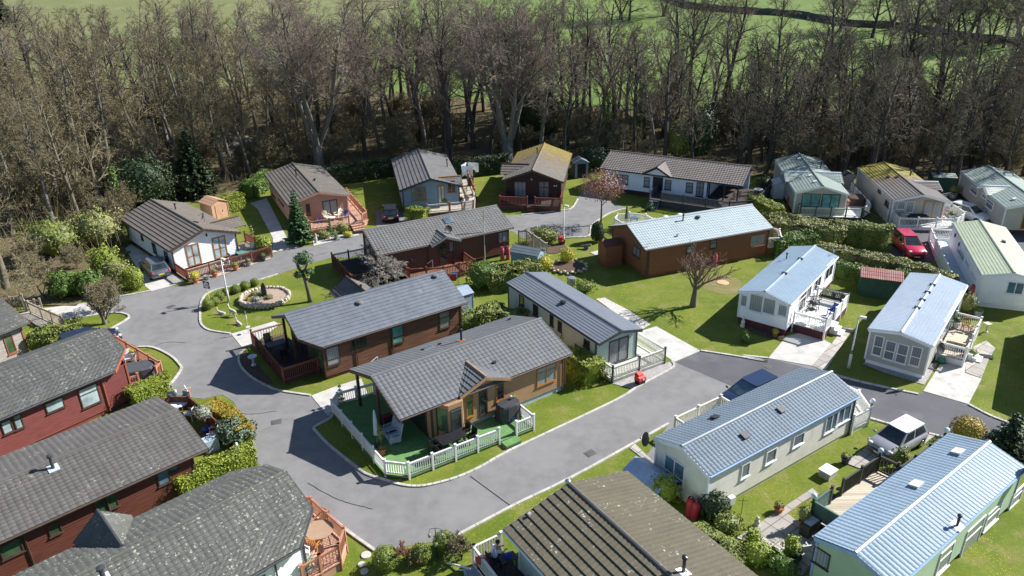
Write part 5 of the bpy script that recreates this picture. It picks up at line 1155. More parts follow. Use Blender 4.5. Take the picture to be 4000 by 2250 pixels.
mk('red', 'timber_deck', 'rust brown deck at the end of the red lodge', [(-30.57,46.19),(-28.91,48.26),(-23.99,44.33),(-23.98,43.55),(-25.41,42.07)], .35, D_BRN, F_RO, rl([(-29.62,47.3),(-28.91,48.19),(-24.02,44.29),(-24.02,43.58)], F_RO, bw=.04, bal=.11), rl([(-24.84,42.71),(-25.45,42.1)], F_RO))
mk('r19', 'timber_deck', 'rust timber deck with lattice gate at the lichen roofed lodge', [(-13.8,30.18),(-12.4,30.96),(-10.27,29.95),(-8.16,27.75),(-8.23,26.58),(-9.71,25.24),(-10.35,26.56)], .6, D_SAL, mat('skirt_rust', (.46,.24,.16), .65, .15, 3, streak=(1,1,8)), rl([(-12.37,30.92),(-10.31,29.92),(-8.23,27.75),(-8.26,26.62)], F_RO, bw=.04, bal=.11), rl([(-8.26,26.62),(-9.01,25.96)], F_RO, trellis=True), rl([(-9.01,25.96),(-9.68,25.35)], F_RO, bw=.03, bal=.16))
mk('r20', 'white_veranda', 'white slatted veranda with the seated person under the olive roof', [(-0.76,27.35),(-2.05,26.54),(3.28,17.6),(4.82,18.57)], .5, D_DARK, F_W, rl([(-0.71,27.33),(-1.98,26.52)], F_CR, bw=.11, bal=.15, post=2.4), rl([(-1.98,26.52),(3.27,17.71)], F_W, bw=.11, bal=.15, post=2.6))
mk('s21a', 'white_deck', 'white railed deck at the road end of the cream static caravan', [(19.91,36.55),(21.3,37.35),(21.38,39.21),(20.21,40.96),(17.97,39.45)], .4, D_CRM, F_W, rl([(19.95,36.57),(21.27,37.39)], F_W), rl([(21.27,37.39),(21.34,39.18),(20.2,40.89),(18.04,39.44)], F_W))
mk('s21b', 'white_deck', 'cream railed deck on the road side of the cream static caravan', [(10.6,35.0),(9.43,36.75),(12.75,38.97),(13.92,37.23)], .4, D_CRM, F_CR, rl([(10.64,35.03),(9.5,36.73),(12.74,38.9),(13.88,37.2)], F_CR))
mk('s22', 'green_deck', 'boarded deck fenced in dark green beside the sage green caravan', [(15.98,27.47),(14.73,29.15),(19.61,32.65),(20.88,31.11)], .5, D_PALE, F_DG, rl([(15.96,27.51),(14.76,29.11),(16.05,30.07)], mat('screen_teal', (.08,.15,.13), .6, .2, 3), solid=True, pm=F_OLV, h=1.0), rl([(16.86,30.65),(19.6,32.58),(20.27,31.84)], F_OLV, h=1.0, bw=.09, bal=.15))
deckr = thing('timber_fence', 'dark olive picket fence with globe lamps beside the silver car', 'fence', (22.19,33.2))
rail(deckr, (22.19,33.2,0), [(20.41,31.9),(24.24,34.63)], .1, 1.15, F_OLV, post=1.6, bw=.09, bal=.15)
for k, (a, b, c, n, w, m, y) in {'pink': ((-16.08,73.61), (-15.65,72.87), (-16.08,73.61), 3, 1.2, D_SAL, .5), 'moss': ((2.23,78.24), (2.09,77.37), 0, 3, .85, F_DB, .6), 'bw': ((15.9,78.92), (15.39,78.0), 0, 4, 1.2, F_NV, .8), 'w12': ((23.87,49.43), (24.69,48.78), 0, 3, 1.0, F_W, .75), 'w13': ((31.78,45.31), (32.83,44.47), 0, 3, 1.0, F_W, .55), 's22': ((16.42,30.41), (15.76,31.29), 0, 3, .9, F_OLV, .5)}.items():
    r_, off = DK[k]; steps(r_, off, a, (b[0]-a[0], b[1]-a[1]), w, y, m, n)
r_, off = DK['tan']; q = MB(off); q.box((-0.17,36.22,0.1), (1.1,.55,.2), 0.61); q.build('step', D_GRN, r_)
q = MB(off); p_ = (-0.38,36.52); 
for r0, key in (((14.74,29.14), 's22'), ((19.62,32.64), 's22'), ((21.28,37.38), 's21a')):
    o, off = DK[key]; q = MB(off); q.lathe((r0[0], r0[1], 1.5), [(.04,0),(.05,.15),(.03,.18)], 8); l_ = q.build('lamp_post', BLACKP, o); q = MB(off); q.ball((r0[0], r0[1], 1.82), .15, 12, 8); q.build('globe', mat('globe_glass', (.62,.72,.78), .1, .05, 3, spec=.8) if 'globe_glass' not in MATS else MATS['globe_glass'], l_, True)
q = MB((0,0,0)); g0 = (24.28,34.66)
q = MB((22.19, 33.2, 0)); q.ball((g0[0], g0[1], 1.6), .16, 12, 8); q.build('globe', MATS['globe_glass'], deckr, True)
# log cabin ramp and gate
rt = thing('ramp', 'weathered ramp with picket handrail at the log cabin', 'ramp', (-37.86,53.33))
off = (-37.86, 53.33, 0); q = MB(off); q.prism([(-39.93,54.49),(-39.27,54.91),(-36.32,52.84),(-36.78,51.92)], .06, .12); q.build('decking', boardmat('ramp_boards', (.46,.42,.36), axis=0, board=.1), rt)
rail(rt, off, [(-39.02,54.57),(-37.48,53.53),(-36.21,52.73),(-34.86,51.85)], .1, 1.0, F_TIM, post=2.2, bw=.07)
rt = thing('timber_gate', 'weathered closed board gate beside the log cabin ramp', 'gate', (-40.2,54.95)); off = (-40.2, 54.95, 0)
rail(rt, off, [(-40.67,54.85),(-39.77,55.16)], .05, 1.35, F_TIM, post=2.6, bw=.2, bal=.22)
rt = thing('timber_fence', 'weathered fence panel joining the gate and ramp at the log cabin', 'fence', (-39.29,55.48)); off = (-39.29, 55.48, 0); rail(rt, off, [(-39.72,55.16),(-38.95,55.24),(-38.59,55.4)], .0, .9, F_TIM, post=1.6, bw=.07)
# dark patio fence
rt = thing('patio_fence', 'dark solid fence curving round the patio of the mahogany lodge', 'fence', (-20.17,40.25)); off = (-20.17, 40.25, 0)
rail(rt, off, [(-21.97,39.85),(-21.67,40.19),(-20.47,40.13),(-18.82,38.49),(-17.14,36.75)], 0, 1.1, F_DB, post=1.9, solid=True)
rt = thing('trellis', 'wooden square lattice trellis between blue tool shed and red bin', 'trellis', (1.96,66.27)); off = (1.96, 66.27, 0)
rail(rt, off, [(0.73,67.46),(1.48,67.71),(3.26,63.92)], 0, 1.7, F_TIM, post=1.6, trellis=True)

# ------------------------------------------------------------------ sheds
def shed(name, label, loc, yaw, L, W, h, hr, wm, rm, trim=None, door=True, board=.12):
    r = thing(name, label, 'shed', loc, yaw); q = MB(); z = 0
    def hw(z): return W/2 if z <= h else max(.01, W/2*(hr-z)/(hr-h))
    while z < hr-.02:
        z1 = min(hr, z+board)
        for s in (1, -1):
            a, b = hw(z), hw(z1); q.add([(s*(L/2+.01), -a, z), (s*(L/2+.01), a, z), (s*L/2, b, z1), (s*L/2, -b, z1)], [(0,1,2,3) if s > 0 else (3,2,1,0)])
            if z < h: q.add([(-L/2, s*(W/2+.01), z), (L/2, s*(W/2+.01), z), (L/2, s*W/2, min(z1,h)), (-L/2, s*W/2, min(z1,h))], [(3,2,1,0) if s > 0 else (0,1,2,3)])
        z = z1
    q.build('wall', wm, r); q = MB()
    for s in (1, -1): patch(q, (-L/2-.1, s*(W/2+.1), h-.02), (L/2+.1, s*(W/2+.1), h-.02), (L/2+.1, 0, hr+.05), (-L/2-.1, 0, hr+.05), 3, .012, .012, .16)
    q.build('roof', rm, r)
    if door: q = MB(); q.box((L/2+.03, 0, h*.48), (.04, min(1.1, W*.6), h*.92)); d = q.build('door', trim or wm, r); q = MB(); q.box((L/2+.07, .25, h*.5), (.04,.04,.15)); q.build('handle', BLACKP, d)
    for a in (1, -1): q = MB(); q.box((L/2+.02, a*W/2, h/2), (.06,.06,h)); q.build('corner_trim', trim or wm, r)
    return r
S_TAN = mat('shed_tan', (.52,.31,.20), .7, .15, 2, streak=(6,6,1)); S_BLUE = mat('shed_blue', (.22,.34,.46), .5, .1, 2); S_BLR = mat('shed_blue_roof', (.14,.17,.19), .5, .15, 2); S_GRN = mat('shed_green', (.035,.10,.065), .45, .2, 2); S_RED = mat('shed_red_roof', (.30,.105,.09), .6, .2, 2, stain=((.36,.22,.2), 1.2, .5, .6)); S_GB = mat('shed_grey_blue', (.28,.36,.44), .5, .1, 2)
shed('garden_shed', 'tan wooden garden shed behind the white lodge', (-32.34,78.06), RD(-38), 2.3, 1.9, 1.75, 2.15, S_TAN, S_TAN)
shed('tool_shed', 'pale blue metal tool shed by the twin gas bottles', (1.46,62.84), RD(-27), 2.6, 1.5, 1.5, 1.85, S_BLUE, S_BLR, door=False)
shed('garden_shed', 'small blue grey apex shed between mossy roof and long white lodge', (8.73,91.29), RD(-78), 1.5, 1.8, 1.9, 2.35, S_GB, S_BLR, NAVY)
shed('metal_shed', 'dark green metal shed with faded red roof', (30.21,55.88), RD(-22), 3.0, 2.1, 1.75, 2.1, S_GRN, S_RED, door=False)
shed('metal_shed', 'dark green shed behind the moss patched caravan', (49.88,83.52), RD(-10), 2.4, 1.8, 1.7, 1.9, S_GRN, R_g8, door=False)
shed('plastic_shed', 'white plastic shed left of the green roofed caravan', (30.74,82.06), RD(-100), 2.2, 1.7, 1.6, 1.9, WHITE, mat('shed_dirty_white', (.66,.66,.62), .5, .2, 3))
shed('garden_shed', 'small beige shed between the green and moss patched caravans', (39.35,84.53), RD(-100), 1.4, 1.1, 1.7, 2.0, W_stone, DGREY)
shed('garden_shed', 'brown timber lean-to shed against the orange brown lodge end', (8.94,63.16), RD(21), 1.6, 1.5, 2.05, 2.35, W_silv, W_lb, door=False)
shed('metal_shed', 'blue grey metal shed at the corner of the slate roofed lodge', (-4.28,54.17), RD(35), 1.6, 1.7, 1.6, 1.9, S_GB, S_GB, door=False)
shed('storage_box', 'blue grey storage box with blue ridged lid between olive roof and cream caravan', (7.15,31.71), 2.14+.05, 2.3, 1.5, 1.15, 1.55, S_GB, mat('lid_pale_blue', (.42,.50,.64), .4, .1, 3), door=False)
# ------------------------------------------------------------------ cars
def car(label, loc, hd, L, W, H, paint, roofp=None, est=True, glass=None, plate=None, cat='car', hood=.27):
    r = thing('parked_car', label, cat, loc, hd); G = glass or GLASS; w = W/2
    st = [(-.5,.40,.80,.48),(-.485,.58,.92,.33),(-.42,.63,.98,.22),(-.25,.645,1,.2),(0,.65,1,.2),(.5-hood,.64,1,.2),(.36,.585,.99,.2),(.45,.52,.93,.24),(.485,.45,.86,.3),(.5,.36,.74,.36)]
    vs = []; fs = []
    for x, b, k, z0 in st:
        X = x*L; B = b*H
        vs += [(X, -w*k*.86, z0), (X, -w*k*.99, z0+.16), (X, -w*k, (z0+B)*.52), (X, -w*k*.96, B-.06), (X, -w*k*.84, B), (X, w*k*.84, B), (X, w*k*.96, B-.06), (X, w*k, (z0+B)*.52), (X, w*k*.99, z0+.16), (X, w*k*.86, z0)]
    n = 10
    for i in range(len(st)-1):
        for j in range(n): fs.append((i*n+j, (i+1)*n+j, (i+1)*n+(j+1) % n, i*n+(j+1) % n))
    fs.append(tuple(range(n))); fs.append(tuple(range(len(vs)-1, len(vs)-n-1, -1)))
    q = MB(); q.add(vs, [tuple(reversed(f)) for f in fs]); b = q.build('body', paint, r, True)
    B = .64*H; xb, xf = (-.47 if est else -.40)*L, (.5-hood+.03)*L; tb, tf = (-.39 if est else -.22)*L, (.5-hood-.19)*L; ti = w*.66; bi = w*.9
    def quad(nm, pts, m, th=.02):
        c = sum((Vector(p) for p in pts), Vector())/4; nn = (Vector(pts[1])-Vector(pts[0])).cross(Vector(pts[2])-Vector(pts[0])).normalized()
        if nn.dot(c-Vector((0,0,B-.3))) < 0: nn = -nn
        q = MB(); p2 = [Vector(p)-nn*th for p in pts]; p1 = [Vector(p)+nn*.004 for p in pts]
        q.add(p1+p2, [(0,1,2,3),(7,6,5,4),(0,4,5,1),(1,5,6,2),(2,6,7,3),(3,7,4,0)]); return q.build(nm, m, r)
    q = MB(); c = [(xb, -bi, B-.03), (xf, -bi, B-.03), (xf, bi, B-.03), (xb, bi, B-.03), (tb, -ti, H-.02), (tf, -ti, H-.02), (tf, ti, H-.02), (tb, ti, H-.02)]
    q.add(c, [(3,2,1,0),(4,5,6,7),(0,1,5,4),(1,2,6,5),(2,3,7,6),(3,0,4,7)]); q.build('cabin', paint, r)
    def lerp(a, b, t): return tuple(a[i]+(b[i]-a[i])*t for i in range(3))
    def inset(a, b, c_, d, u0, u1, v0, v1): 
        f = lambda u, v: lerp(lerp(a, b, u), lerp(d, c_, u), v); return [f(u0, v0), f(u1, v0), f(u1, v1), f(u0, v1)]
    quad('windscreen', inset(c[1], c[2], c[6], c[5], .05, .95, .06, .95), G); quad('rear_window', inset(c[3], c[0], c[4], c[7], .08, .92, .12, .9), G)
    for a in ((0,1,5,4), (2,3,7,6)):
        A = [c[i] for i in a]; quad('side_window', inset(*A, .06, .46, .14, .9), G); quad('side_window', inset(*A, .5, .93, .14, .9), G)
    q = MB(); rr = [(tb-.03, -ti-.015), (tb+.2, -ti-.02), (tf-.1, -ti-.02), (tf+.03, -ti+.05), (tf+.06, 0), (tf+.03, ti-.05), (tf-.1, ti+.02), (tb+.2, ti+.02), (tb-.03, ti+.015)]; q.prism(rr, H-.02, H+.025); q.build('roof', roofp or paint, r)
    for sx in (-.31, .32):
        for sy in (-1, 1):
            q = MB(); x = sx*L; y = sy*(w-.09); pr = [(0, -.1), (.24, -.1), (.32, -.08), (.33, 0), (.32, .08), (.24, .1), (0, .1)]; vs = []; fs = []
            for k in range(16):
                t = k*math.pi/8; 
                for rr_, yy in pr: vs.append((x+rr_*math.cos(t), y+yy, .33+rr_*math.sin(t)))
            m = len(pr)
            for k in range(16):
                for j in range(m-1): fs.append((k*m+j, k*m+j+1, ((k+1) % 16)*m+j+1, ((k+1) % 16)*m+j))
            q.add(vs, fs); wo = q.build('wheel', BLACKP, r, True)
            q = MB(); q.tube([(x, y+sy*.085, .33), (x, y+sy*.112, .33)], .2, 12); q.build('rim', CHROME, wo)
    for s in (-1, 1):
        q = MB(); q.ball((.465*L, s*w*.72, .50*H), (.14, .17, .09), 8, 6); q.build('headlight', mat('lamp_glass', (.7,.72,.75), .1, .05, 3, spec=.8) if 'lamp_glass' not in MATS else MATS['lamp_glass'], r, True)
        q = MB(); q.ball((-.48*L, s*w*.78, .53*H), (.08, .13, .11), 8, 6); q.build('tail_light', REDP, r, True)
        q = MB(); q.ball((.5*L-hood*L-.05, s*(w+.09), .66*H), (.07, .12, .08), 8, 6); q.build('mirror', paint, r, True)
    q = MB(); q.box((.495*L, 0, .34), (.04, .5, .11)); q.build('number_plate', WHITE, r)
    q = MB(); q.box((-.5*L, 0, .60), (.05, .5, .11)); q.build('number_plate', plate or mat('plate_yellow', (.75,.55,.03), .4, .05, 3) if 'plate_yellow' not in MATS else MATS['plate_yellow'], r)
    q = MB(); q.box((.497*L, 0, .5), (.03, .8, .1)); q.build('grille', BLACKP, r)
    return r
def paint(n, c, **k): return mat(n, c, .28, .06, 2, spec=.6, coat=.7, **k)
car('dark grey hatchback, rear to the road, beside the white lodge', (-32.34,62.64), math.atan2(*(4.62,-3.66)), 4.3, 1.8, 1.52, paint('car_slate', (.10,.115,.15)))
car('black estate car parked between the salmon and blue grey lodges', (-13.02,76.88), RD(100), 4.3, 1.75, 1.45, paint('car_black', (.018,.022,.03)))
car('bright red family car facing the hedge', (37.03,64.87), RD(-95), 4.5, 1.82, 1.6, paint('car_red', (.50,.012,.045)))
car('white hatchback half hidden by the white veranda', (47.52,73.38), RD(-62), 4.1, 1.75, 1.5, paint('car_white', (.75,.77,.80)))
car('small silver car with bright white roof by the picket fence', (22.03,35.32), RD(212), 3.65, 1.7, 1.38, paint('car_silver', (.30,.30,.34)), paint('car_roof_white', (.82,.83,.85)), hood=.25)
car('dark navy people carrier behind the cream static caravan', (14.87,40.01), RD(213), 4.5, 1.82, 1.65, paint('car_navy', (.014,.026,.07)), None, glass=GLASSB)
car('navy car just showing above the red lodge ridge', (-31.2,48.7), RD(35), 4.2, 1.75, 1.5, paint('car_blue', (.010,.016,.04)))
# ------------------------------------------------------------------ street furniture, garden things
FAB_B = mat('fabric_dark', (.03,.032,.04), .8, .2, 5); WICK = mat('wicker_blue_grey', (.33,.38,.44), .7, .2, 8); WOODC = mat('chair_timber', (.36,.17,.075), .6, .2, 5); BLUEP = mat('blue_glaze', (.03,.07,.38), .3, .15, 5, spec=.6); GREENP = mat('green_plastic', (.03,.22,.12), .4, .1, 5); LSTONE = mat('carved_stone', (.50,.46,.40), .8, .2, 9, bmp=.5, bscale=18); LAMPC = mat('lamp_post_paint', (.62,.63,.62), .5, .08, 3); CLOTH = mat('white_cloth', (.80,.81,.84), .8, .05, 4)
GASR = mat('gas_bottle_red', (.44,.035,.05), .45, .15, 4); GASP = mat('gas_bottle_pink', (.55,.10,.15), .45, .15, 4); ADI = mat('cream_paint', (.76,.72,.58), .5, .06, 4)
def street_lamp(label, loc, h, lean=0.0):
    r = thing('street_lamp', label, 'street lamp', loc, 0); q = MB(); q.lathe((0,0,0), [(.1,-.05),(.1,1.0),(.075,1.05),(.055,1.1),(.045,h)], 10); q.build('post', LAMPC, r, True)
    q = MB(); q.beam((0,0,h), (.2,-.12,h+.03), .07, .06); q.box((.24,-.14,h+.05), (.38,.2,.12), -.5); o = q.build('lamp_head', LAMPC, r); q = MB(); q.box((.24,-.14,h-.02), (.3,.15,.03), -.5); q.build('lens', MATS['lamp_glass'], o)
    return r
r = street_lamp('pale street lamp on the island lawn among the box balls', (-23.58,56.28), 3.87)
r2 = street_lamp('tall lamp post with two dark bands between the two pale roofed caravans', (22.97,44.15), 3.9); q = MB()
for z in (1.15, 1.3): q.lathe((0,0,z), [(.08,0),(.08,.09)], 10)
q.build('band', BLACKP, r2)
street_lamp('thin grey lamp post rising beside the far red grit bin', (5.08,67.99), 3.96)
r = thing('pole_mast', 'tall thin bare pole in front of the brown ridge lodge', 'pole', (-2.46,64.17)); q = MB(); H = 4.95; q.tube([(0,0,0),(0,0,H*.8)], .035, 8); q.build('pole', LAMPC, r); q = MB(); q.tube([(0,0,H*.8),(0,0,H)], .06, 8); q.ball((0,0,H), .07, 8, 5); q.build('tip', CHROME, r)
# speed sign
r = thing('road_sign', 'square black road sign with white disc reading 10 over the first box ball', 'sign', (-25.03,55.96), RD(-20)); q = MB(); q.beam((0,.02,0), (0,.02,1.75), .06, .04); q.build('post', TERRA if False else mat('post_pale_wood', (.50,.44,.22), .7, .1, 4), r)
q = MB(); q.box((0,0,1.72), (.62,.03,.62)); pl = q.build('plate', BLACKP, r); q = MB(); q.tube([(0,-.016,1.72),(0,-.024,1.72)], .25, 20); q.build('disc', WHITE, pl)
cu = bpy.data.curves.new('lettering', 'FONT'); cu.body = '10'; cu.size = .3; cu.align_x = 'CENTER'; cu.align_y = 'CENTER'; cu.extrude = .004; cu.materials.append(BLUEP); tc_ = bpy.data.objects.new('lettering_curve', cu); lm = bpy.data.meshes.new_from_object(tc_); lm.name = 'lettering'; bpy.data.objects.remove(tc_); lt = bpy.data.objects.new('lettering', lm); COL.objects.link(lt); lt.parent = pl; lt.location = (0, -.03, 1.72); lt.rotation_euler = (RD(90), 0, 0)
def chair(label, loc, rz, m, style='plain', s=1.0, group=None, cat='chair'):
    r = thing('garden_chair' if style != 'bench' else 'garden_bench', label, cat, loc, rz, group); w = (.55 if style != 'bench' else 1.5); st_ = style == 'slat'
    q = MB()
    if st_ or style == 'bench':
        for k in range(5): q.box((-.2+k*.1, 0, .44), (.075, w-.06, .025))
    elif style == 'wicker': q.box((0,0,.3), (.62,.62,.34)); 
    else: q.box((0,0,.43), (.48, w-.04, .06))
    q.build('seat', m, r); q = MB()
    if style == 'adirondack':
        for k in range(5): t = (k-2)*.1; h = 1.0-abs(t)*.8; q.beam((-.2,t,.32), (-.48,t*1.25,h), .085, .02, up=(0,1,0))
    elif st_ or style == 'bench':
        n = int(w/.1)
        for k in range(n): y = -w/2+.06+k*(w-.1)/(n-1); q.beam((-.24,y,.44), (-.33,y,.9), .045, .02, up=(1,0,0))
        q.beam((-.33,-w/2,.92), (-.33,w/2,.92), .04, .05)
    elif style == 'wicker': q.add([(-.28,-.33,.3),(-.28,.33,.3),(-.5,.3,1.12),(-.5,-.3,1.12),(-.2,-.33,.3),(-.2,.33,.3),(-.42,.27,1.1),(-.42,-.27,1.1)], [(3,2,1,0),(4,5,6,7),(0,1,5,4),(1,2,6,5),(2,3,7,6),(3,0,4,7)])
    else: q.box((-.27,0,.7), (.05,w-.04,.5), tilt=('Y', -.18))
    q.build('backrest', m, r)
    for sx in (-.22,.22):
        for sy in (-1,1): q = MB(); q.beam((sx, sy*(w/2-.04), 0), (sx*.95, sy*(w/2-.05), .42), .04, .04); q.build('leg', m, r)
    for sy in (-1,1): q = MB(); q.beam((-.28, sy*w/2, .64), (.24, sy*w/2, .62), .07 if style=='adirondack' else .05, .03); q.beam((.2, sy*w/2, .4), (.2, sy*w/2, .62), .035,.035); q.build('armrest', m, r)
    if s != 1: r.scale = (s,s,s)
    return r
def table(label, loc, rz, m, d=(1.2,.8), h=.73, rnd_=False, group=None):
    r = thing('garden_table', label, 'table', loc, rz, group); q = MB()
    if rnd_: q.lathe((0,0,h-.04), [(d[0]/2,0),(d[0]/2,.04)], 20)
    else: q.box((0,0,h-.02), (d[0],d[1],.04))
    q.build('tabletop', m, r)
    for sx in (-1,1):
        for sy in (-1,1): q = MB(); f = .32 if rnd_ else .42; q.beam((sx*d[0]*f, sy*d[1]*f, 0), (sx*d[0]*(f-.05), sy*d[1]*(f-.05), h-.04), .05, .05); q.build('leg', m, r)
    return r
def pot(label, loc, h, R, m, leaf_=None, ph=.4, pr=.3, n=120, name='plant_pot', seed=1, flower=None):
    r = thing(name, label, 'plant pot', loc); q = MB(); q.lathe((0,0,0), [(R*.7,0),(R*.95,h*.85),(R*1.08,h*.86),(R*1.08,h),(R*.9,h),(R*.85,h*.88)], 14); q.build('pot', m, r, False)
    if leaf_:
        rg = random.Random(seed); mb = MB(); mb.c = []; bushmesh(mb, (0,0,h+ph*.5), (pr,pr,ph*.55), n, .06, rg, .5); mb.build('plant', leaf_, r)
    return r
def gas(label, loc, m, h=1.15, R=.16, group=None):
    r = thing('gas_bottle', label, 'gas bottle', loc, 0, group); q = MB(); q.lathe((0,0,0), [(R*.9,0),(R,.06),(R,h*.78),(R*.75,h*.88),(R*.3,h*.92)], 14); q.build('body', m, r, True)
    q = MB(); q.lathe((0,0,h*.9), [(.04,0),(.04,h*.08),(.07,h*.1)], 8); q.build('valve', GREYM, r); q = MB(); q.lathe((0,0,h*.82), [(R*.72,0),(R*.72,h*.16),(R*.66,h*.16),(R*.66,0)], 12); q.build('collar', m, r); return r
def grit(label, loc, rz):
    r = thing('grit_bin', label, 'bin', loc, rz); r.scale = (.82, .82, .82); q = MB(); v = [(-.3,-.25,0),(.3,-.25,0),(.3,.25,0),(-.3,.25,0),(-.36,-.3,.45),(.36,-.3,.45),(.36,.3,.45),(-.36,.3,.45)]; f = [(3,2,1,0),(4,5,6,7),(0,1,5,4),(1,2,6,5),(2,3,7,6),(3,0,4,7)]; q.add(v, f); q.build('body', BLACKP, r)
    q = MB(); q.add([(-.38,-.32,.45),(.38,-.32,.45),(.38,.32,.45),(-.38,.32,.45),(-.34,-.28,.7),(.34,-.28,.7),(.34,.3,.98),(-.34,.3,.98)], f); q.add([(-.28,-.1,.82),(.28,-.1,.82),(.28,.28,.99),(-.28,.28,.99),(-.24,-.06,.9),(.24,-.06,.9),(.24,.26,1.05),(-.24,.26,1.05)], f); q.build('lid', mat('lid_red', (.72,.035,.035), .4, .06, 4) if 'lid_red' not in MATS else MATS['lid_red'], r)
    q = MB(); q.box((.05,-.33,.56), (.14,.02,.16)); q.build('label_plate', WHITE, r)
grit('red lidded grit bin on the gravel by the cream decking', (8.41,42.54), .6)
grit('red grit bin at the foot of the far lamp post', (4.9,68.08), .2)
G2 = 'gas bottles'
gas('left of two pink red gas bottles at the brown ridge lodge corner', (-0.85,64.28), GASP, 1.35, .19); gas('right of two pink red gas bottles at the brown ridge lodge corner', (-0.32,64.47), GASP, 1.35, .19)
gas('pink gas bottle behind the bare pollard against the orange brown wall', (18.29,61.99), GASP, 1.3, .18); gas('red gas bottle in the shade left of the green caravan', (30.27,77.8), GASR, 1.3, .19); gas('red gas bottle in the shade behind the moss patched caravan', (40.34,82.36), GASR, 1.2, .18)
gas('rear one of two red gas bottles by the dirty cream end wall', (8.9,29.94), GASR, 1.15, .22); gas('front one of two red gas bottles by the dirty cream end wall', (9.13,29.73), GASR, 1.1, .22); gas('red gas bottle beside the pale green roofed caravan corner', (37.08,54.37), GASR, 1.35, .24)
# stone ring bed
def stonering(name, label, c, R, h, seed, soil, n=None, sq=.8):
    r = thing(name, label, 'flower bed', c); rg = random.Random(seed); q = MB()
    for lay in range(2):
        m = n or int(6.28*R/.3)
        for k in range(m):
            t = 6.283*(k+lay*.5)/m; rr = R+rg.uniform(-.06,.06)
            q.ball((rr*math.cos(t), rr*sq*math.sin(t), h*(.28+.45*lay)), (rg.uniform(.13,.2), rg.uniform(.13,.2), h*rg.uniform(.27,.36)), 7, 5, .12, rg)
    q.build('stone_edging', STONE, r); q = MB(); q.lathe((0,0,0), [(R*.97,0),(R*.95,h*.55),(R*.3,h*.75),(.02,h*.8)], 24)
    for i, v in enumerate(q.v): q.v[i] = (v[0], v[1]*sq, v[2])
    q.build('soil', soil, r); return r
sr = stonering('stone_ring_bed', 'raised round bed edged in pale stones with a dark standing stone', (-20.64,56.63), 1.98, .42, 3, mat('bed_earth', (.34,.26,.20), .95, .2, 4, bmp=.7, bscale=12), None, .92)
q = MB(); q.add([(-.2,-.14,.1),(.2,-.12,.1),(.18,.14,.1),(-.18,.12,.1),(-.2,-.12,1.2),(.2,-.1,1.15),(.17,.1,1.2),(-.17,.1,1.25),(-.06,-.05,1.55),(.08,-.05,1.5),(.06,.05,1.5),(-.05,.05,1.55)], [(0,1,5,4),(1,2,6,5),(2,3,7,6),(3,0,4,7),(4,5,9,8),(5,6,10,9),(6,7,11,10),(7,4,8,11),(8,9,10,11)]); o = q.build('standing_stone', mat('dark_slate', (.05,.05,.055), .7, .25, 5), sr)
for p, rr, m in (((-.5,-.7,.4), .36, L_SILV), ((-1.2,-.5,.36), .22, L_YEL), ((-.3,.3,.42), .36, L_OLIVE), ((.45,-.4,.42), .3, L_BROWN), ((-1.0,.4,.38), .28, L_OLIVE)):
    rg = random.Random(int(p[0]*100)); mb = MB(); mb.c = []; bushmesh(mb, p, (rr, rr, rr*.5), 160, .07, rg, .6); mb.build('plant', m, sr)
sr = stonering('rockery', 'horseshoe rockery of pale boulders with yellow shrub', (5.15,62.18), 1.6, .38, 5, SOIL, 15, .9)
rg = random.Random(9); mb = MB(); mb.c = []; bushmesh(mb, (-.1,.9,.9), (.75,.55,.7), 400, .08, rg, .5); mb.build('plant', L_YEL, sr)
r = thing('tree_stump', 'split grey tree stump with log on the lawn', 'stump', (7.18,66.75)); q = MB(); q.tube([(0,0,0),(.02,0,.35)], [.25,.2], 9); q.tube([(-.5,.1,.25),(.45,-.1,.45)], [.12,.15], 8); q.build('stump', BARKG, r)
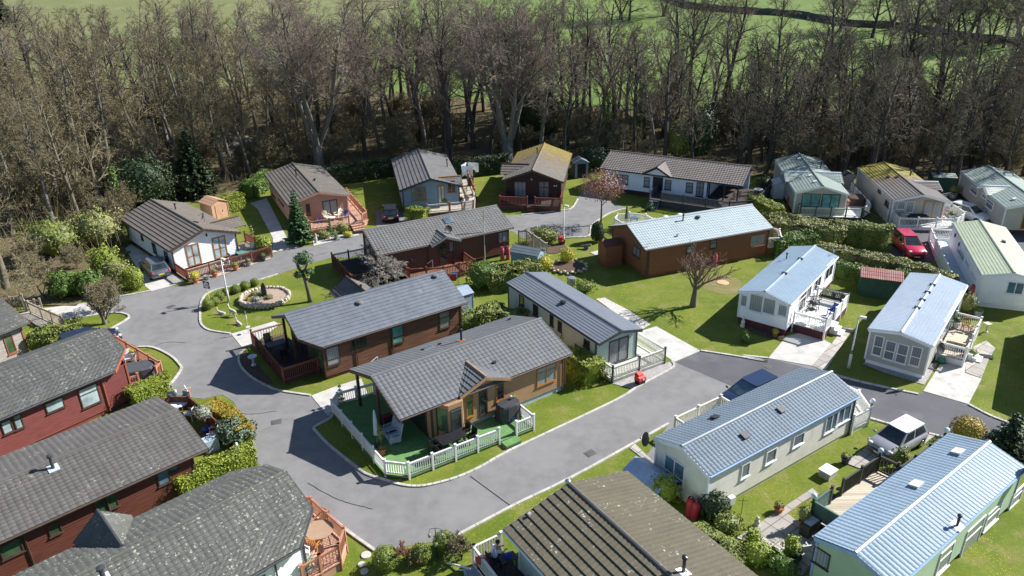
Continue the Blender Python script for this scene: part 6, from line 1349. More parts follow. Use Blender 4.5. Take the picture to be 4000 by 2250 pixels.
# skinned figures
def skin(name, nodes, edges, m, parent, sub=2, root=0):
    me = bpy.data.meshes.new(name); me.from_pydata([n[0] for n in nodes], edges, []); me.materials.append(m)
    o = bpy.data.objects.new(name, me); COL.objects.link(o); o.parent = parent
    md = o.modifiers.new('skin', 'SKIN'); md.use_smooth_shade = True
    for v, n in zip(me.skin_vertices[0].data, nodes): v.radius = (n[1], n[1] if len(n) < 3 else n[2]); v.use_root = False
    me.skin_vertices[0].data[root].use_root = True
    sd_ = o.modifiers.new('sub', 'SUBSURF'); sd_.levels = sub; sd_.render_levels = sub
    return o
def deer(label, loc, rz, lying):
    r = thing('deer_statue', label, 'statue', loc, rz); r.scale = (.68, .68, .68)
    if lying: nd = [((0,0,.2),.17),((-.35,0,.2),.18),((-.6,0,.18),.1),((.3,0,.24),.16),((.42,0,.42),.08),((.46,0,.62),.07),((.52,0,.74),.08),((.66,0,.7),.045),((.15,.16,.05),.06),((.45,.18,.04),.04),((-.4,.2,.06),.08),((-.1,.26,.04),.04),((.48,.07,.84),.025),((.48,-.07,.84),.025)]; ed = [(0,1),(1,2),(0,3),(3,4),(4,5),(5,6),(6,7),(3,8),(8,9),(1,10),(10,11),(6,12),(6,13)]
    else: nd = [((0,0,.72),.18),((-.4,0,.72),.19),((-.6,0,.7),.06),((.32,0,.74),.17),((.48,0,.95),.09),((.55,0,1.15),.075),((.6,0,1.24),.085),((.76,0,1.18),.045),((.34,.1,.45),.06),((.36,.1,.22),.04),((.36,.1,.02),.045),((.34,-.1,.45),.06),((.38,-.1,.22),.04),((.38,-.1,.02),.045),((-.42,.11,.48),.08),((-.5,.11,.25),.045),((-.44,.11,.02),.045),((-.42,-.11,.48),.08),((-.48,-.11,.25),.045),((-.42,-.11,.02),.045),((.55,.12,1.5),.022),((.62,-.12,1.5),.022),((.5,.2,1.62),.018),((.6,-.22,1.62),.018)]; ed = [(0,1),(1,2),(0,3),(3,4),(4,5),(5,6),(6,7),(3,8),(8,9),(9,10),(3,11),(11,12),(12,13),(1,14),(14,15),(15,16),(1,17),(17,18),(18,19),(6,20),(6,21),(20,22),(21,23)]
    skin('body', nd, ed, LSTONE, r); return r
deer('stone deer statue standing with antlers on the island lawn', (-22.32,53.61), RD(150), False); deer('stone deer statue lying behind the standing deer, near the road', (-23.4,53.99), RD(168), True); deer('stone deer statue lying in front, nearest the drive', (-21.38,52.11), RD(140), True)
# person
SKIN_ = mat('skin_tone', (.50,.29,.21), .55, .08, 5); SHIRT = mat('shirt_white', (.66,.70,.78), .85, .05, 4); JEAN = mat('trousers_navy', (.03,.04,.08), .85, .15, 6); HAIR = mat('hair_dark', (.035,.025,.02), .7, .2, 8)
P_ = thing('person', 'seated person in a white shirt leaning over a small table on the white veranda', 'person', (-1.04,26.17,0.5), RD(-55))
nd = [((0,0,.55),.16,.13),((0,.04,.75),.155,.125),((0,.1,.98),.165,.125),((0,.17,1.17),.06),((0,.2,1.25),.07),((0,.24,1.35),.098),((0,.25,1.45),.07)]
ed = [(0,1),(1,2),(2,3),(3,4),(4,5),(5,6)]
nd += [((0,.335,1.335),.018)]; ed += [(5,7)]
for s in (-1,1):
    b = len(nd); nd += [((s*.1,.03,.53),.1),((s*.15,.44,.53),.075),((s*.15,.42,.28),.06),((s*.15,.41,.08),.04),((s*.16,.6,.045),.04)]; ed += [(0,b),(b,b+1),(b+1,b+2),(b+2,b+3),(b+3,b+4)]
    b = len(nd); nd += [((s*.19,.11,1.08),.062),((s*.27,.26,.86),.045),((s*.16,.5,.84),.03),((s*.14,.56,.84),.028)]; ed += [(2,b),(b,b+1),(b+1,b+2),(b+2,b+3)]; hnd = b+3
    for k, (dx, l) in enumerate(((-.03,.07),(-.01,.085),(.01,.08),(.03,.06))):
        c = len(nd); nd += [((s*.14+dx,.60,.838),.0095),((s*.14+dx*1.3,.60+l*.6,.828),.008),((s*.14+dx*1.3,.60+l,.805),.007)]; ed += [(hnd,c),(c,c+1),(c+1,c+2)]
    c = len(nd); nd += [((s*.10,.56,.85),.0105),((s*.08,.61,.845),.009)]; ed += [(hnd,c),(c,c+1)]
skin('body', nd, ed, SKIN_, P_)
sn = [((0,.0,.56),.185,.15),((0,.04,.75),.185,.15),((0,.1,.98),.19,.15),((0,.15,1.12),.1)]; se = [(0,1),(1,2),(2,3)]
for s in (-1,1): b = len(sn); sn += [((s*.19,.11,1.08),.085),((s*.25,.22,.92),.07)]; se += [(2,b),(b,b+1)]
skin('shirt', sn, se, SHIRT, P_)
tn = [((0,.02,.53),.175,.15)]; te = []
for s in (-1,1): b = len(tn); tn += [((s*.1,.05,.53),.115),((s*.15,.45,.535),.092),((s*.15,.42,.28),.078),((s*.15,.41,.1),.068)]; te += [(0,b),(b,b+1),(b+1,b+2),(b+2,b+3)]
skin('trousers', tn, te, JEAN, P_)
q = MB(); q.ball((0,.225,1.405), (.108,.118,.095), 12, 8, .03); q.build('hair', HAIR, P_, True)
for s in (-1,1):
    q = MB(); q.ball((s*.035,.335,1.365), .012, 6, 4); q.build('eye', BLACKP, P_); q = MB(); q.ball((s*.1,.235,1.35), (.015,.03,.035), 6, 4); q.build('ear', SKIN_, P_)
    q = MB(); q.box((s*.16,.54,.045), (.1,.26,.08)); q.build('shoe', BLACKP, P_)
q = MB(); q.box((0,.33,1.295), (.05,.02,.012)); q.build('mouth', mat('lips', (.35,.13,.11), .5, .05, 4), P_)
chair('dark folding chair under the seated person', (-1.04,26.17,0.5), RD(35), FAB_B)
chair('red fabric folding chair beside the seated person', (-1.53,26.1,0.5), RD(70), mat('red_fabric', (.42,.10,.09), .8, .1, 4))
table('small dark table in front of the seated person', (-0.38,26.06,0.5), RD(30), DGREY, (.8,.5), .68)
r = thing('shopping_bag', 'blue and white bag on the veranda table', 'bag', (-0.38,26.06,1.18), .4); q = MB(); q.add([(-.14,-.1,0),(.14,-.1,0),(.14,.1,0),(-.14,.1,0),(-.17,-.06,.26),(.17,-.06,.26),(.17,.06,.26),(-.17,.06,.26)], [(3,2,1,0),(4,5,6,7),(0,1,5,4),(1,2,6,5),(2,3,7,6),(3,0,4,7)]); q.build('bag', BLUEP, r)
q = MB(); q.box((.2,.2,.3), (.5,.4,.6), .3); o = q.build('cool_box', mat('cool_blue', (.05,.10,.42), .5, .1, 3)); tag(o, 'blue box in the shade of the veranda by the olive roof', 'box'); o.location = (-0.13,24.55,0.5)
# furniture of each deck
chair('rear of two blue grey wicker armchairs in the shade of the tan lodge', (-7.39,36.82,0.2), RD(215), WICK, 'wicker', 1.15); chair('front one of two blue grey wicker armchairs beside the tan bay', (-7.1,36.35,0.2), RD(205), WICK, 'wicker', 1.15)
table('black glass dining table on the green turf deck', (-3.67,35.8,0.2), 0.61, BLACKP, (1.7,1.0), .72)
for i, (dx, dy, a) in enumerate(((-1.1,.1,0),(-1.05,-.5,10),(1.1,.35,180),(1.1,-.35,180))):
    c_ = (-3.67,35.8); t_ = 0.61; chair(('black chair at the left end of the black dining table', 'black chair at the front left of the black dining table', 'black chair at the far right of the black dining table', 'black chair at the near right of the black dining table')[i], (c_[0]+dx*math.cos(t_)-dy*math.sin(t_), c_[1]+dx*math.sin(t_)+dy*math.cos(t_), .2), t_+RD(a), BLACKP, 'plain', 1.05, 'black dining chairs')
def parasol(label, loc, h, m):
    r = thing('closed_parasol', label, 'parasol', loc); q = MB(); q.lathe((0,0,0), [(.22,0),(.22,.08),(.05,.1)], 12); q.build('base', DGREY, r); q = MB(); q.tube([(0,0,.08),(0,0,h)], .025, 6); q.build('pole', GREYM, r)
    q = MB(); vs = []; 
    q.lathe((0,0,h*.32), [(.17,0),(.14,h*.15),(.12,h*.35),(.09,h*.5),(.07,h*.6),(.02,h*.68)], 9); q.build('canopy', m, r)
parasol('closed pale blue parasol in the shade of the tan lodge', (-8.02,36.01,0.2), 2.5, mat('canvas_pale_blue', (.50,.58,.66), .8, .1, 5))
def cover(label, loc, rz, d, m, cat='furniture cover', name='covered_furniture'):
    q = MB(); n = 10; x, y, h = d[0]/2, d[1]/2, d[2]; rg = random.Random(int(h*100)); vs = []; fs = []
    for lv, (k, z) in enumerate(((1.06,0),(1.02,h*.5),(1.0,h*.92),(.9,h*1.0),(.0,h*1.03))):
        for i in range(16):
            t = 6.283*i/16; c, s = math.cos(t), math.sin(t); e = (abs(c)**4+abs(s)**4)**-.25; f = k+rg.uniform(-.03,.03)*(lv < 3); vs.append((x*c*e*f, y*s*e*f, z))
    for l_ in range(4):
        for i in range(16): fs.append((l_*16+i, l_*16+(i+1) % 16, (l_+1)*16+(i+1) % 16, (l_+1)*16+i))
    q.add(vs, fs); o = q.build(name, m); o.location = (loc[0], loc[1], loc[2] if len(loc) > 2 else 0); o.rotation_euler[2] = rz; tag(o, label, cat); return o
cover('grey black covered barbecue at the right end of the green turf deck', (-0.35,38.58,0.2), 0.61, (1.5,1.0,1.15), mat('cover_black', (.05,.05,.058), .55, .2, 3))
pot('terracotta pot with clipped topiary at the turf deck corner', (-7.62,35.19,0.2), .42, .24, TERRA, L_OLIVE, .2, .2, 80)
r = thing('topiary_tree', 'slim clipped topiary growing out of the terracotta pot', 'tree', (-7.62,35.19,0.55)); q = MB(); q.tube([(0,0,0),(0,0,1.4)], .025, 6); q.build('trunk', BARK, r); rg = random.Random(3); mb = MB(); mb.c = []
for z, k in ((.85,.16),(1.2,.17),(1.5,.12)): bushmesh(mb, (0,0,z), (k,k,k*1.1), 110, .05, rg, .2)
mb.build('crown', L_OLIVE, r)
pot('blue pot at the turf deck gate', (-0.19,38.31,0.2), .35, .24, BLUEP); spruce('dwarf_conifer', 'thin golden conifer in the blue pot by the deck gate', (-0.01,38.95), 1.9, .26, L_OLIVE, 71, 2600, .06)
spruce('dwarf_conifer', 'dark pencil conifer at the shaded back corner of the turf deck', (-11.08,40.69), 1.7, .22, L_DARK, 72, 2600, .06)
q = MB(); q.box((0,0,.25), (.6,.4,.5)); o = q.build('storage_chest', mat('dull_red', (.16,.025,.025), .6, .15, 4)); o.location = (-7.78,38.38,0.2); o.rotation_euler[2] = .6; tag(o, 'dull red chest in the deep shade behind the wicker chairs', 'chest')
q = MB(); q.box((0,0,.012), (1.0,.6,.02)); o = q.build('door_mat', BLACKP); o.location = (-0.18,36.16,0.05); o.rotation_euler[2] = 0.61; tag(o, 'black door mat on the slab below the green step', 'mat')
# white lodge deck
table('green topped garden table on the white lodge deck', (-24.86,65.56,0.15), -0.81+1.5, mat('green_cloth', (.10,.24,.19), .7, .1, 4), (1.9,.8), .72)
chair('dark grey chair at the near end of the green topped table', (-25.95,64.66,0.15), -0.81+1.5, DGREY, 'plain'); chair('dark grey chair behind the green topped table', (-25.41,66.42,0.15), -0.81, DGREY, 'plain'); chair('dark grey chair by the house wall beside the porch', (-24.62,67.04,0.15), -0.81+.3, DGREY, 'plain')
def statue(label, loc, h=.45, m=WHITE):
    q = MB(); q.lathe((0,0,0), [(.16,0),(.17,h*.15),(.13,h*.2),(.15,h*.45),(.1,h*.62),(.06,h*.7),(.09,h*.8),(.08,h*.93),(.02,h)], 10); q.ball((.09,0,h*.8), .05, 6, 4); o = q.build('garden_ornament', m); o.location = (loc[0], loc[1], loc[2] if len(loc) > 2 else 0); tag(o, label, 'ornament')
statue('left of three white ornaments below the orange framed doors', (-26.84,62.71,0.15), .6); statue('middle one of three white ornaments below the orange framed doors', (-26.4,63.26,0.15), .55); statue('tallest right one of three white ornaments below the orange framed doors', (-26.0,63.78,0.15), .75)
pot('round pot of bright yellow flowers at the deck corner', (-27.82,60.28), .35, .28, TERRA, L_YEL, .7, .42, 240)
for i, (p, m, l_) in enumerate((((-27.07,60.96), GREYM, None), ((-26.57,61.54), TERRA, L_BROWN), ((-25.18,62.97), TERRA, L_LIME), ((-24.33,63.95), GREYM, L_OLIVE), ((-23.3,65.09), DGREY, L_GREEN))): pot(('empty grey tub on the pink gravel nearest the yellow flowers', 'terracotta pot on the pink gravel beside the grey tub', 'large terracotta planter in the middle of the pink gravel', 'grey bucket planter right of the large terracotta planter', 'dark planter at the right end of the pink gravel')[i], p, .4, .27, m, l_, .35, .25, 90, seed=i)
# pink lodge deck
chair('cream slatted lounge chair on the salmon deck, seen from its side', (-19.23,74.56,0.5), RD(-40), ADI, 'adirondack', 1.1); chair('cream fan backed lounge chair facing out on the salmon deck', (-18.27,75.2,0.5), RD(-120), ADI, 'adirondack', 1.1); table('small cream table between the two cream lounge chairs', (-18.71,74.53,0.5), 0, ADI, (.6,.6), .45)
pot('shiny blue pot by the salmon lodge wall', (-20.03,74.26,0.5), .35, .26, BLUEP); chair('blue patterned deck chair beside the salmon deck gate', (-17.51,75.16,0.5), RD(-110), mat('blue_white_fabric', (.12,.14,.26), .8, .5, 14), 'plain')
statue('pale stone lady statue in the white gravel of the salmon lodge', (-19.35,69.53), 1.0, LSTONE)
# blue lodge deck
for i, (p, h, R, m, l_) in enumerate((((-6.75,80.79,0.6), .5, .4, DGREY, L_GREEN), ((-6.21,81.96,0.6), .35, .2, GREYM, L_SILV), ((-7.29,78.88,0.6), .3, .22, TERRA, L_LIME), ((-5.44,79.36,0.6), .4, .25, BLACKP, L_DARK), ((-4.87,80.1,0.6), .4, .25, GREYM, L_PINK))): pot(('square dark planter with a leafy bush on the blue grey lodge deck', 'little silver plant pot by the blue grey lodge window', 'terracotta pot of bright leaves by the front railing of the blue grey lodge', 'black pot at the deck corner of the blue grey lodge', 'grey pot with pink flowers beside the orange handrail')[i], p, h, R, m, l_, .7 if i == 0 else .4, .4 if i == 0 else .25, 160, seed=20+i)
cover('black covered barbecue by the orange handrail', (-4.7,86.11,0.6), .3, (.7,.6,1.0), FAB_B); chair('brown slatted bench on the weathered boards of the blue grey lodge', (-5.28,83.35,0.6), RD(190), WOODC, 'slat')
r = thing('rotary_dryer', 'rotary washing line hung with white sheets behind the blue grey lodge', 'washing line', (-4.9,90.16)); q = MB(); q.tube([(0,0,0),(0,0,2.1)], .03, 6)
for k in range(4): t = k*1.571+.4; q.tube([(0,0,1.5),(1.25*math.cos(t),1.25*math.sin(t),2.1)], .02, 5)
q.build('frame', GREYM, r)
for k in range(3):
    t = k*1.571+.4; a = Vector((1.2*math.cos(t),1.2*math.sin(t),2.08)); b = Vector((1.2*math.cos(t+1.571),1.2*math.sin(t+1.571),2.08)); q = MB(); n = 8; vs = []; fs = []
    for i in range(n+1):
        p = a.lerp(b, .08+.84*i/n); w_ = .06*math.sin(i*2.1+k); d = Vector((p.x,p.y,0)).normalized()
        for z, g_w in ((0,.0),(-.6-.1*k,.6),(-1.05-.25*k*(k-1)*.5-.3*(k == 1)-.18*math.sin(i*1.3+k),1.0)): vs += [p+d*w_*g_w+Vector((0,0,z)), p+d*(w_*g_w+.02)+Vector((0,0,z))]
    for i in range(n):
        for j in range(2): A_ = i*6+j*2; B_ = (i+1)*6+j*2; fs += [(A_,B_,B_+2,A_+2),(A_+1,A_+3,B_+3,B_+1)]
    q.add(vs, fs); q.build('sheet', CLOTH, r)
r = thing('clothes_airer', 'clothes airer with red and blue washing beside the blue grey metal shed', 'clothes airer', (-4.96,58.65)); q = MB()
for s in (-.35,.35): q.tube([(s,-.5,0),(s,.0,1.3),(s,.5,0)], .015, 4)
for k in range(5): q.tube([(-.35,-.3+k*.15,1.25-.1*abs(k-2)),(.35,-.3+k*.15,1.25-.1*abs(k-2))], .01, 4)
q.build('frame', GREYM, r)
for k, m in enumerate((REDP, MATS['cool_blue'], CLOTH, JEAN, mat('teal_cloth', (.05,.30,.34), .8, .1, 4))): q = MB(); q.box((-.05+.03*k, -.3+k*.15, .95), (.5,.03,.6)); q.build('garment', m, r)
# moss lodge / long white lodge
r = thing('wall_lantern_post', 'white twin globe lantern post on the mossy lodge deck', 'lantern', (5.01,80.36,0.6)); q = MB(); q.tube([(0,0,0),(0,0,1.5)], .025, 6); q.build('post', BLACKP, r)
for s in (-.12,.12): q = MB(); q.ball((s,0,1.55), .09, 8, 6); q.build('globe', WHITE, r)
for i, (x, y) in enumerate(((.2,-5.9),(2.65,-5.92),(5.1,-5.94),(7.6,-5.95),(-1.15,-5.8))): pass
table('dark veranda table under the right end of the long white roof', (24.33,79.93,0.8), -0.5, BROWNT, (1.3,.8)); chair('dark chair at the veranda table of the long white lodge', (24.92,78.92,0.8), RD(120), BROWNT, 'slat')
table('pale round table on the navy deck past the long white roof', (27.56,79.98,0.8), 0, LAMPC, (1.0,1.0), .72, True); chair('navy chair by the pale round table on the far deck', (27.11,78.97,0.8), RD(60), NAVY, 'slat')
# behind silver: table and chairs
table('glass round table on the angled white deck', (12.54,72.04,0.5), 0, GLASSB, (1.0,1.0), .72, True); parasol('closed dark green parasol on the angled white deck', (11.72,71.93,0.5), 2.1, F_DG)
# g8, m9, g11
cover('dark brown hot tub beside the green roofed caravan', (37.47,77.43,0.5), RD(-8), (2.0,1.9,.85), BROWNT, 'hot tub', 'hot_tub'); pot('terracotta flower pot with pink blooms at the green caravan wall', (35.98,76.39,0.5), .4, .25, TERRA, L_PINK, .5, .35, 160); pot('leafy flower pot beside the terracotta one at the green caravan', (35.37,76.06,0.5), .35, .22, GREYM, L_LIME, .5, .3, 140)
cover('stone grey covered barbecue on the white veranda', (40.03,71.95,0.4), 0, (.9,.6,.85), STONE); cover('black covered corner sofa on the white veranda', (41.18,71.57,0.4), RD(0), (2.0,.9,.75), FAB_B); chair('weathered fan backed chair on the sunny end of the white veranda', (44.91,72.89,0.4), RD(-100), mat('weathered_teak', (.25,.19,.15), .8, .2, 5), 'adirondack', 1.05); pot('pale square planter on the sunny end of the white veranda', (45.15,72.37,0.4), .4, .3, LAMPC, L_GREEN, .3, .28, 120)
pot('dark planter with a little conifer below the white veranda', (40.29,70.93), .35, .4, DGREY, L_DARK, .9, .25, 160); pot('large shrub pot behind the moss patched caravan', (49.64,80.25), .5, .4, STONE, L_OLIVE, 1.0, .6, 260)
# w12, w13
chair('front black rocking chair on the white bay caravan deck', (22.71,50.79,0.75), -2.24+1.0, BLACKP, 'slat', 1.05, None); chair('rear black rocking chair on the white bay caravan deck', (23.25,51.64,0.75), -2.24+.9, BLACKP, 'slat', 1.05, None)
chair('long black garden bench at the back rail of the white bay caravan deck', (24.92,52.62,0.75), -2.24, FAB_B, 'bench', 1.1, None, 'bench'); table('white wirework table at the front of the white bay caravan deck', (22.22,49.53,0.75), 0, WHITE, (.8,.8), .7, True); chair('white wirework chair by the white wirework table', (22.78,48.95,0.75), RD(140), WHITE, 'slat'); chair('bright blue folding chair at the deck steps', (24.23,50.61,0.75), RD(200), MATS['cool_blue'], 'plain')
pot('pot of yellow daffodils at the white bay caravan corner', (19.39,48.72), .25, .18, TERRA, L_YEL, .4, .22, 120); pot('flower pot at the foot of the white bay caravan deck', (22.87,48.69), .25, .2, DGREY, L_YEL, .3, .2, 90); pot('grey pot by the drive shade under the white deck', (21.08,49.5), .35, .22, DGREY, L_DARK, .3, .2, 90)
statue('small cream ornament on the ground below the white bay windows', (17.49,50.4), .9, CREAM)
chair('brown slatted folding chair on the cream caravan deck', (32.98,48.0,0.55), -2.25+.4, WOODC, 'slat', 1.05); table('pale timber table on the cream caravan deck', (31.47,46.13,0.55), -2.25, mat('pale_timber', (.58,.46,.32), .7, .12, 5), (1.5,.9), .5); pot('white tub with green plant by the cream caravan wall', (32.68,48.75,0.55), .45, .28, WHITE, L_GREEN, .4, .26, 140); chair('dark low lounger at the front rail of the cream caravan deck', (30.64,44.62,0.55), -2.25+2.0, FAB_B, 'plain', .9)
pot('grey green planter bowl on the slabs behind the cream caravan', (35.96,51.43), .5, .3, F_GW, L_LIME, .25, .25, 100); pot('pot of bright leaves at the foot of the cream caravan steps', (31.98,45.16), .3, .22, GREYM, L_LIME, .4, .28, 140)
r = thing('bird_bath', 'stone bird bath on the lawn beside the cream caravan', 'bird bath', (35.14,48.92)); q = MB(); q.lathe((0,0,0), [(.18,0),(.16,.06),(.07,.12),(.06,.6),(.1,.66)], 10); q.build('pedestal', LSTONE, r); q = MB(); q.box((0,0,.7), (.45,.45,.06), .3); q.build('bowl', LSTONE, r)
q = MB(); q.ball((0,0,.24), (.26,.26,.24), 12, 8); o = q.build('hose_reel', GREENP, None, True); o.location = (29.53,44.58,0); tag(o, 'round green plastic hose drum under the cream caravan deck', 'hose reel')
for i, p in enumerate(((25.06,49.4), (33.07,45.29))): q = MB(); q.box((0,0,.012), (.85,.5,.02)); o = q.build('door_mat', BLACKP); o.location = (p[0], p[1], .06); o.rotation_euler[2] = -.4; tag(o, ('black mat on the slabs below the white bay caravan steps', 'black mat on the slabs below the cream caravan steps')[i], 'mat')
# narrow: wire chair
chair('white wire chair behind the cream rail and laurel hedge', (6.65,43.43,0.3), RD(60), WHITE, 'slat')
# dark15 veranda
table('dark table in the shade of the sunken veranda', (-17.02,47.31,0.22), .6, BLACKP, (1.4,.8)); chair('dark chair at the back of the sunken veranda', (-17.87,48.18,0.22), RD(-60), BLACKP); chair('dark chair at the front of the sunken veranda', (-16.14,46.22,0.22), RD(100), BLACKP)
r = thing('bird_bath', 'pale blue bird bath in the dark gravel bed before the sunken veranda', 'bird bath', (-18.3,45.83)); q = MB(); q.lathe((0,0,0), [(.2,0),(.18,.08),(.08,.15),(.08,.55),(.12,.6)], 10); q.build('pedestal', F_GW, r); q = MB(); q.lathe((0,0,.6), [(.1,0),(.3,.08),(.32,.14),(.26,.12),(.02,.08)], 14); q.build('bowl', F_GW, r)
r = thing('wind_ornament', 'thin metal wind ornament by the drive of the slate roofed lodge', 'ornament', (-20.14,50.62)); q = MB(); q.tube([(0,0,0),(0,0,1.9)], .02, 5); q.lathe((0,0,.55), [(.02,0),(.18,.03),(.02,.06)], 10); q.ball((0,0,1.4), (.06,.06,.22), 6, 5); q.build('pole', LAMPC, r)
q = MB(); q.beam((-.35,0,0), (.35,0,.0), .03, .03); q.beam((.3,0,0), (.3,0,.3), .03,.03); q.tube([(-.35,0,.05),(.3,0,.35)], .03, 6); o = q.build('white_bracket', WHITE); o.location = (-9.66,45.12,0.5); o.rotation_euler[2] = 0.61; tag(o, 'white folding bracket leaning on the weathered brown wall', 'bracket')
# longbrown extras
q = MB(); q.tube([(0,0,0),(0,0,.9)], .03, 6); q.beam((0,0,.9), (-.5,0,.55), .06, .06); o = q.build('white_bracket', WHITE); o.location = (-7.03,61.51,0.4); tag(o, 'white angled bracket on the brown porch deck', 'bracket')
# red lodge deck
cover('dark grey cloth covered garden set on the rust brown deck', (-25.69,44.07,0.35), RD(20), (2.5,1.5,.75), mat('cover_slate', (.065,.07,.08), .7, .15, 3)); pot('tall stone planter on the rust brown deck', (-26.75,46.01,0.35), .75, .22, LSTONE, L_YEL, .25, .15, 80); chair('chair draped with a blue white towel on the rust brown deck', (-27.0,45.87,0.35), RD(-60), CLOTH, 'plain')
# mahogany patio
table('white round table with solar lamp on the dark fenced patio', (-21.18,40.08), 0, WHITE, (1.1,1.1), .72, True)
for i, (p, a, m) in enumerate((((-21.85,40.7), -70, GLASSB), ((-21.13,40.68), -110, GLASSB), ((-20.2,39.28), 170, LAMPC))): chair(('left dark chair behind the white round table', 'right dark chair behind the white round table', 'pale slatted chair right of the white round table')[i], p, RD(a), m, 'plain' if i < 2 else 'slat', 1.05)
def solar(label, loc, h):
    r = thing('solar_lamp', label, 'lamp', loc); q = MB(); q.tube([(0,0,0),(0,0,h)], .025, 6); q.build('pole', GREYM, r); q = MB(); q.ball((0,0,h+.1), (.09,.09,.13), 8, 6); q.build('lamp_head', WHITE, r, True)
solar('white topped lamp standing on the dark fenced patio', (-21.28,40.18), 1.4); solar('white topped lamp pole in front of the long lime hedge', (-15.17,33.6), 2.1)
r = thing('potted_olive', 'small silvery olive tree in the shade of the dark patio', 'tree', (-18.65,37.75)); q = MB(); q.tube([(0,0,.3),(0,0,1.2)], .03, 6); q.build('trunk', BARK, r); q = MB(); q.lathe((0,0,0), [(.2,0),(.27,.38),(.3,.4),(.25,.4)], 12); q.build('pot', BLUEP, r); rg = random.Random(3); mb = MB(); mb.c = []; bushmesh(mb, (0,0,1.5), (.5,.5,.42), 320, .07, rg, .6); mb.build('crown', L_SILV, r)
chair('white slatted garden seat beside the blue green conifer', (-17.96,37.02), RD(190), WHITE, 'slat', 1.15); q = MB(); q.box((0,0,.4), (.8,.6,.8)); o = q.build('plastic_chest', mat('pale_blue_plastic', (.40,.50,.60), .5, .08, 4)); o.location = (-17.81,36.15)+(0,); o.rotation_euler[2] = .7; tag(o, 'pale blue plastic chest at the mahogany lodge corner', 'chest')
r = thing('garden_windmill', 'little wooden windmill ornament with blue sail beyond the dark fence', 'ornament', (-21.38,41.93)); q = MB(); q.lathe((0,0,0), [(.16,0),(.1,.5),(.12,.55),(.02,.7)], 8); q.build('tower', TERRA, r); q = MB(); q.beam((-.3,-.14,.6), (.3,-.14,.75), .08, .02); q.beam((-.08,-.14,.95), (.08,-.14,.38), .08, .02); q.build('sail', F_GW, r)
# lichen lodge deck
table('round slatted teak table on the rust timber deck', (-9.47,27.91,0.6), .3, mat('teak_grey', (.36,.24,.16), .7, .2, 6, streak=(1,8,1)), (1.35,1.35), .72, True); chair('teak folding chair behind the round teak table', (-9.57,28.84,0.6), RD(-120), WOODC, 'slat'); chair('orange timber folding chair in front of the round teak table', (-9.57,27.36,0.6), RD(70), mat('teak_orange', (.50,.22,.06), .6, .15, 5), 'slat')
chair('chair with white covers by the lichen roofed lodge wall', (-10.04,26.64,0.6), RD(-30), CLOTH, 'plain', 1.1); pot('tub of white flowers behind the low rust railing', (-9.63,25.86,0.6), .4, .3, LAMPC, L_SILV, .6, .4, 260)
for i, (p, R_) in enumerate((((-7.27,27.53), .24), ((-7.38,26.93), .18), ((-7.17,26.49), .19))): q = MB(); q.lathe((0,0,0), [(R_,0),(R_,.05),(R_*.9,.055)], 20); o = q.build('stepping_stone', CONC); o.location = (p[0], p[1], .005); tag(o, ('largest pale stepping stone nearest the kerb', 'stepping stone half in the shade of the round bush', 'last stepping stone fully in the round bush shade')[i], 'stepping stone', 'round stepping stones')
r = thing('bird_feeder', 'dark bird feeder pole with hanging feeders in front of the third round bush', 'bird feeder', (-3.8,27.24)); q = MB(); q.tube([(0,0,0),(0,0,1.9)], .02, 5); q.tube([(-.3,0,1.6),(-.25,0,1.85),(0,0,1.9),(.25,0,1.85),(.3,0,1.6)], .012, 4); q.build('pole', BLACKP, r)
for x, z in ((-.3,1.45),(.3,1.45),(0,.9)): q = MB(); q.lathe((x,0,z-.1), [(.06,0),(.08,.05),(.08,.15),(.02,.22)], 8); q.build('feeder', CHROME, r)
r = thing('folded_parasol_frame', 'heap of folded white parasol poles and grey canvas on the grass', 'parasol', (-2.53,26.42), .3); q = MB(); q.tube([(-.6,.7,.05),(.3,-.3,.35)], .05, 7); q.tube([(-.2,.1,.05),(.9,-.5,.2)], .03, 6); q.build('pole', WHITE, r); rg = random.Random(4); q = MB()
for k in range(7): t = k*.35; q.beam((.1,-.1,.1), (.1+.9*math.cos(t-.4), -.1-.7*math.sin(t), .25+.1*rg.random()), .16, .03)
q.build('canvas', WICK, r)
# s21 / s22 surroundings
r = thing('utility_box', 'white topped concrete utility box on the yellow flecked lawn', 'box', (17.1,32.84), .65); q = MB(); q.box((0,0,.2), (.72,.62,.4)); q.build('base', CONC, r); q = MB(); q.box((0,0,.44), (.82,.72,.08)); q.build('lid', WHITE, r)
r = thing('meter_box', 'white meter box on a leg at the cream caravan corner', 'box', (11.12,30.39), .5); q = MB(); q.box((0,0,.55), (.35,.25,.45)); q.build('box', WHITE, r); q = MB(); q.box((0,0,.16), (.1,.1,.33)); q.build('leg', DGREY, r)
pot('dark blue glazed pot with dry plant on the lawn edge by the slabs', (18.5,33.89), .45, .25, mat('glaze_navy', (.03,.025,.09), .25, .1, 4, spec=.6), L_BROWN, .2, .22, 80); pot('terracotta planter on the patio edge by the lawn', (13.52,30.08), .32, .25, TERRA, L_BROWN, .3, .22, 90); statue('weathered stone figure on the patio edge', (12.1,29.1), .6, LSTONE)
pot('terracotta pot against the green deck screen', (14.3,28.91), .45, .2, TERRA, L_BROWN, .9, .3, 160); chair('upright grey patio box seat by the shaded pots', (13.65,27.09), RD(100), LAMPC, 'plain', .9); pot('cluster pot in the shade by the sage green wall', (13.19,26.68), .35, .25, DGREY, L_DARK, .3, .2, 90)
r = thing('garden_cabinet', 'dark cabinet with pale lid against the sage green caravan end', 'cabinet', (14.57,28.58), 0.64); q = MB(); q.box((0,0,.35), (1.1,.5,.7)); q.build('body', F_OLV, r); q = MB(); q.box((0,0,.72), (.7,.4,.05)); q.build('lid', LAMPC, r)
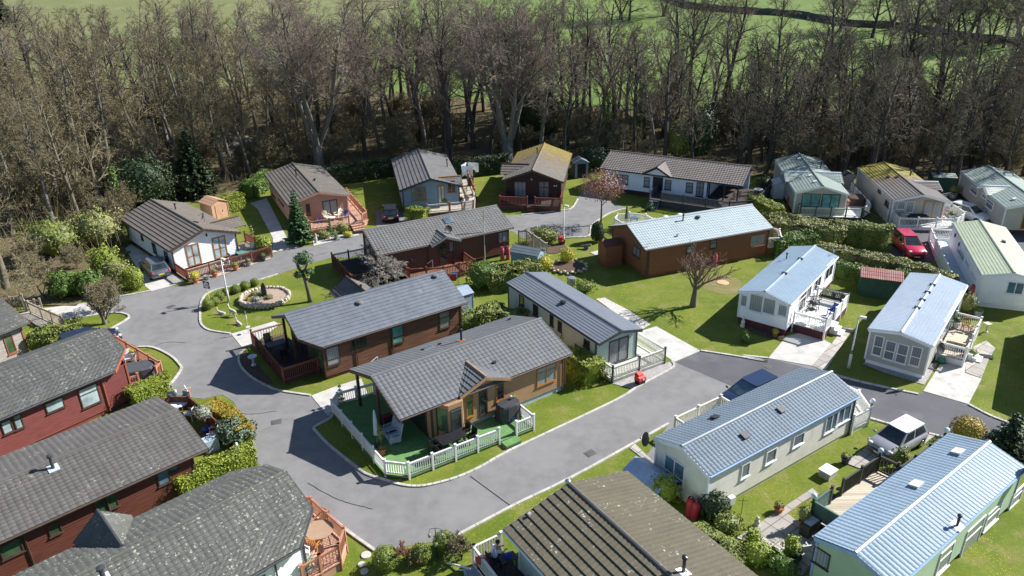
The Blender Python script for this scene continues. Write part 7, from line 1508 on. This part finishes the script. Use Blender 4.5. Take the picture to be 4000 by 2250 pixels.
table('black table on the fenced boarded deck of the sage green caravan', (19.72,30.99,0.5), 0.64, NAVY, (1.6,.7), .7)
q = MB(); q.tube([(0,0,0),(0,0,2.0)], .015, 5); q.tube([(-.25,0,1.85),(.25,0,1.85)], .01, 4); o = q.build('garden_pole', BLACKP); o.location = (11.13,28.84,0); tag(o, 'thin black pole standing on the yellow flecked lawn', 'pole')
bush('garden_shrub', 'feathery plant in front of the silver car behind the picket fence', 'shrub', (21.25,33.35), (.5,.4,.75), L_OLIVE, 260, .08, seed=81, rough=.7)
r = thing('satellite_pole', 'thin white satellite pole in the shade of the far green caravan', 'pole', (49.59,69.86)); q = MB(); q.tube([(0,0,0),(0,0,1.0)], .03, 6); q.build('pole', WHITE, r); q = MB(); q.ball((0,-.05,1.1), (.2,.05,.2), 10, 6); q.build('dish', WHITE, r, True)
q = MB(); q.lathe((0,0,0), [(.55,0),(.5,.05),(.05,.06)], 14); o = q.build('old_stump', mat('sawn_wood', (.55,.36,.22), .8, .15, 5)); o.location = (18.09,58.5,0); tag(o, 'flat sawn tree stump on the bare patch of lawn', 'stump')
cover('grey covered barrel seat behind the narrow caravan ridge', (5.08,58.34)+(0,), 0, (.7,.7,.8), GREYM)
# shattered trunk at the wood edge, stone wall of the far field
for i, p in enumerate(((30.2,95.93), (31.19,95.87))):
    q = MB(); q.tube([(0,0,-.2),(0,0,2),(.1,0,4.2),(.2,.05,5.4-.8*i)], [.45,.4,.33,.12], 9); o = q.build('broken_trunk', BARKD); o.location = (p[0], p[1], T(*p)); tag(o, ('taller broken dead trunk behind the long white lodge end', 'shorter broken dead trunk beside the taller one')[i], 'tree trunk')
wl = [(24.47,218.05),(34.63,210.43),(41.4,209.23)] + [(45.27,198.01),(57.95,190.27),(66.86,186.6),(75.81,176.21),(85.09,172.32),(90.22,167.2),(95.93,161.29),(103.42,155.74)]
q = MB(); pts = smooth(wl, 3); rg = random.Random(6)
for a, b in zip(pts, pts[1:]):
    L_ = (Vector(b)-Vector(a)).length; n = max(1, int(L_/1.2)); d = (Vector(b)-Vector(a))/n
    for k in range(n): p = Vector(a)+d*k; p2 = p+d*.985; h = 1.35+rg.uniform(-.12,.12); q.beam((p.x,p.y,T(*p)+h/2-.1), (p2.x,p2.y,T(*p2)+h/2-.1), .55+rg.uniform(-.06,.06), h+.2)
tag(q.build('dry_stone_wall', mat('dark_dry_stone', (.10,.095,.09), .95, .35, 1.5, bmp=1.0, bscale=5)), 'long dark dry stone wall crossing the green field beyond the wood', 'wall')
l = Lodge('neighbouring_caravan', 'static caravan standing just past the right edge beside the lawn', 'static caravan', (37.81,43.66,-2.179,11,3.8,2.7,3.2), R_stat, W_cream, WHB, nc=8, step=.02, amp=.02, wl=.25, plinth=(PL_DB,.4), **STAT)
# ------------------------------------------------------------------ camera, sun, sky
F_, TH, RO, HC = 2925.894951,0.432522,-0.016452,26.827547
cd = bpy.data.cameras.new('camera'); cam = bpy.data.objects.new('camera', cd); COL.objects.link(cam)
cd.sensor_width = 36; cd.lens = F_/4000*36; cd.clip_end = 2000
Fw = Vector((0, math.cos(TH), -math.sin(TH))); U0 = Vector((0, math.sin(TH), math.cos(TH))); R0 = Vector((1, 0, 0))
ph = -RO; Up = U0*math.cos(ph)+R0*math.sin(ph); Rt = R0*math.cos(ph)-U0*math.sin(ph)
cam.matrix_world = Matrix(((Rt.x, Up.x, -Fw.x, 0), (Rt.y, Up.y, -Fw.y, 0), (Rt.z, Up.z, -Fw.z, HC), (0, 0, 0, 1)))
sc.camera = cam
AZ, EL = RD(21), RD(37)
sd = bpy.data.lights.new('sun', 'SUN'); sd.energy = 5.0; sd.angle = RD(.5); sd.color = (1.0, .97, .925)
so = bpy.data.objects.new('sun', sd); COL.objects.link(so)
S_ = Vector((math.cos(AZ)*math.cos(EL), math.sin(AZ)*math.cos(EL), math.sin(EL)))
so.rotation_euler = (-S_).to_track_quat('-Z', 'Y').to_euler(); so.location = S_*200
wd = bpy.data.worlds.new('World'); sc.world = wd; wd.use_nodes = True
t = wd.node_tree; bg = t.nodes['Background']; sk = t.nodes.new('ShaderNodeTexSky'); sk.sky_type = 'NISHITA'; sk.sun_disc = False
sk.sun_elevation = EL; sk.sun_rotation = RD(90)-AZ; sk.air_density = 1.0; sk.dust_density = .3; sk.ozone_density = 3.0
t.links.new(sk.outputs[0], bg.inputs[0]); bg.inputs[1].default_value = .068
sc.view_settings.view_transform = 'Standard'; sc.view_settings.look = 'None'; sc.view_settings.exposure = .86; sc.view_settings.gamma = 1
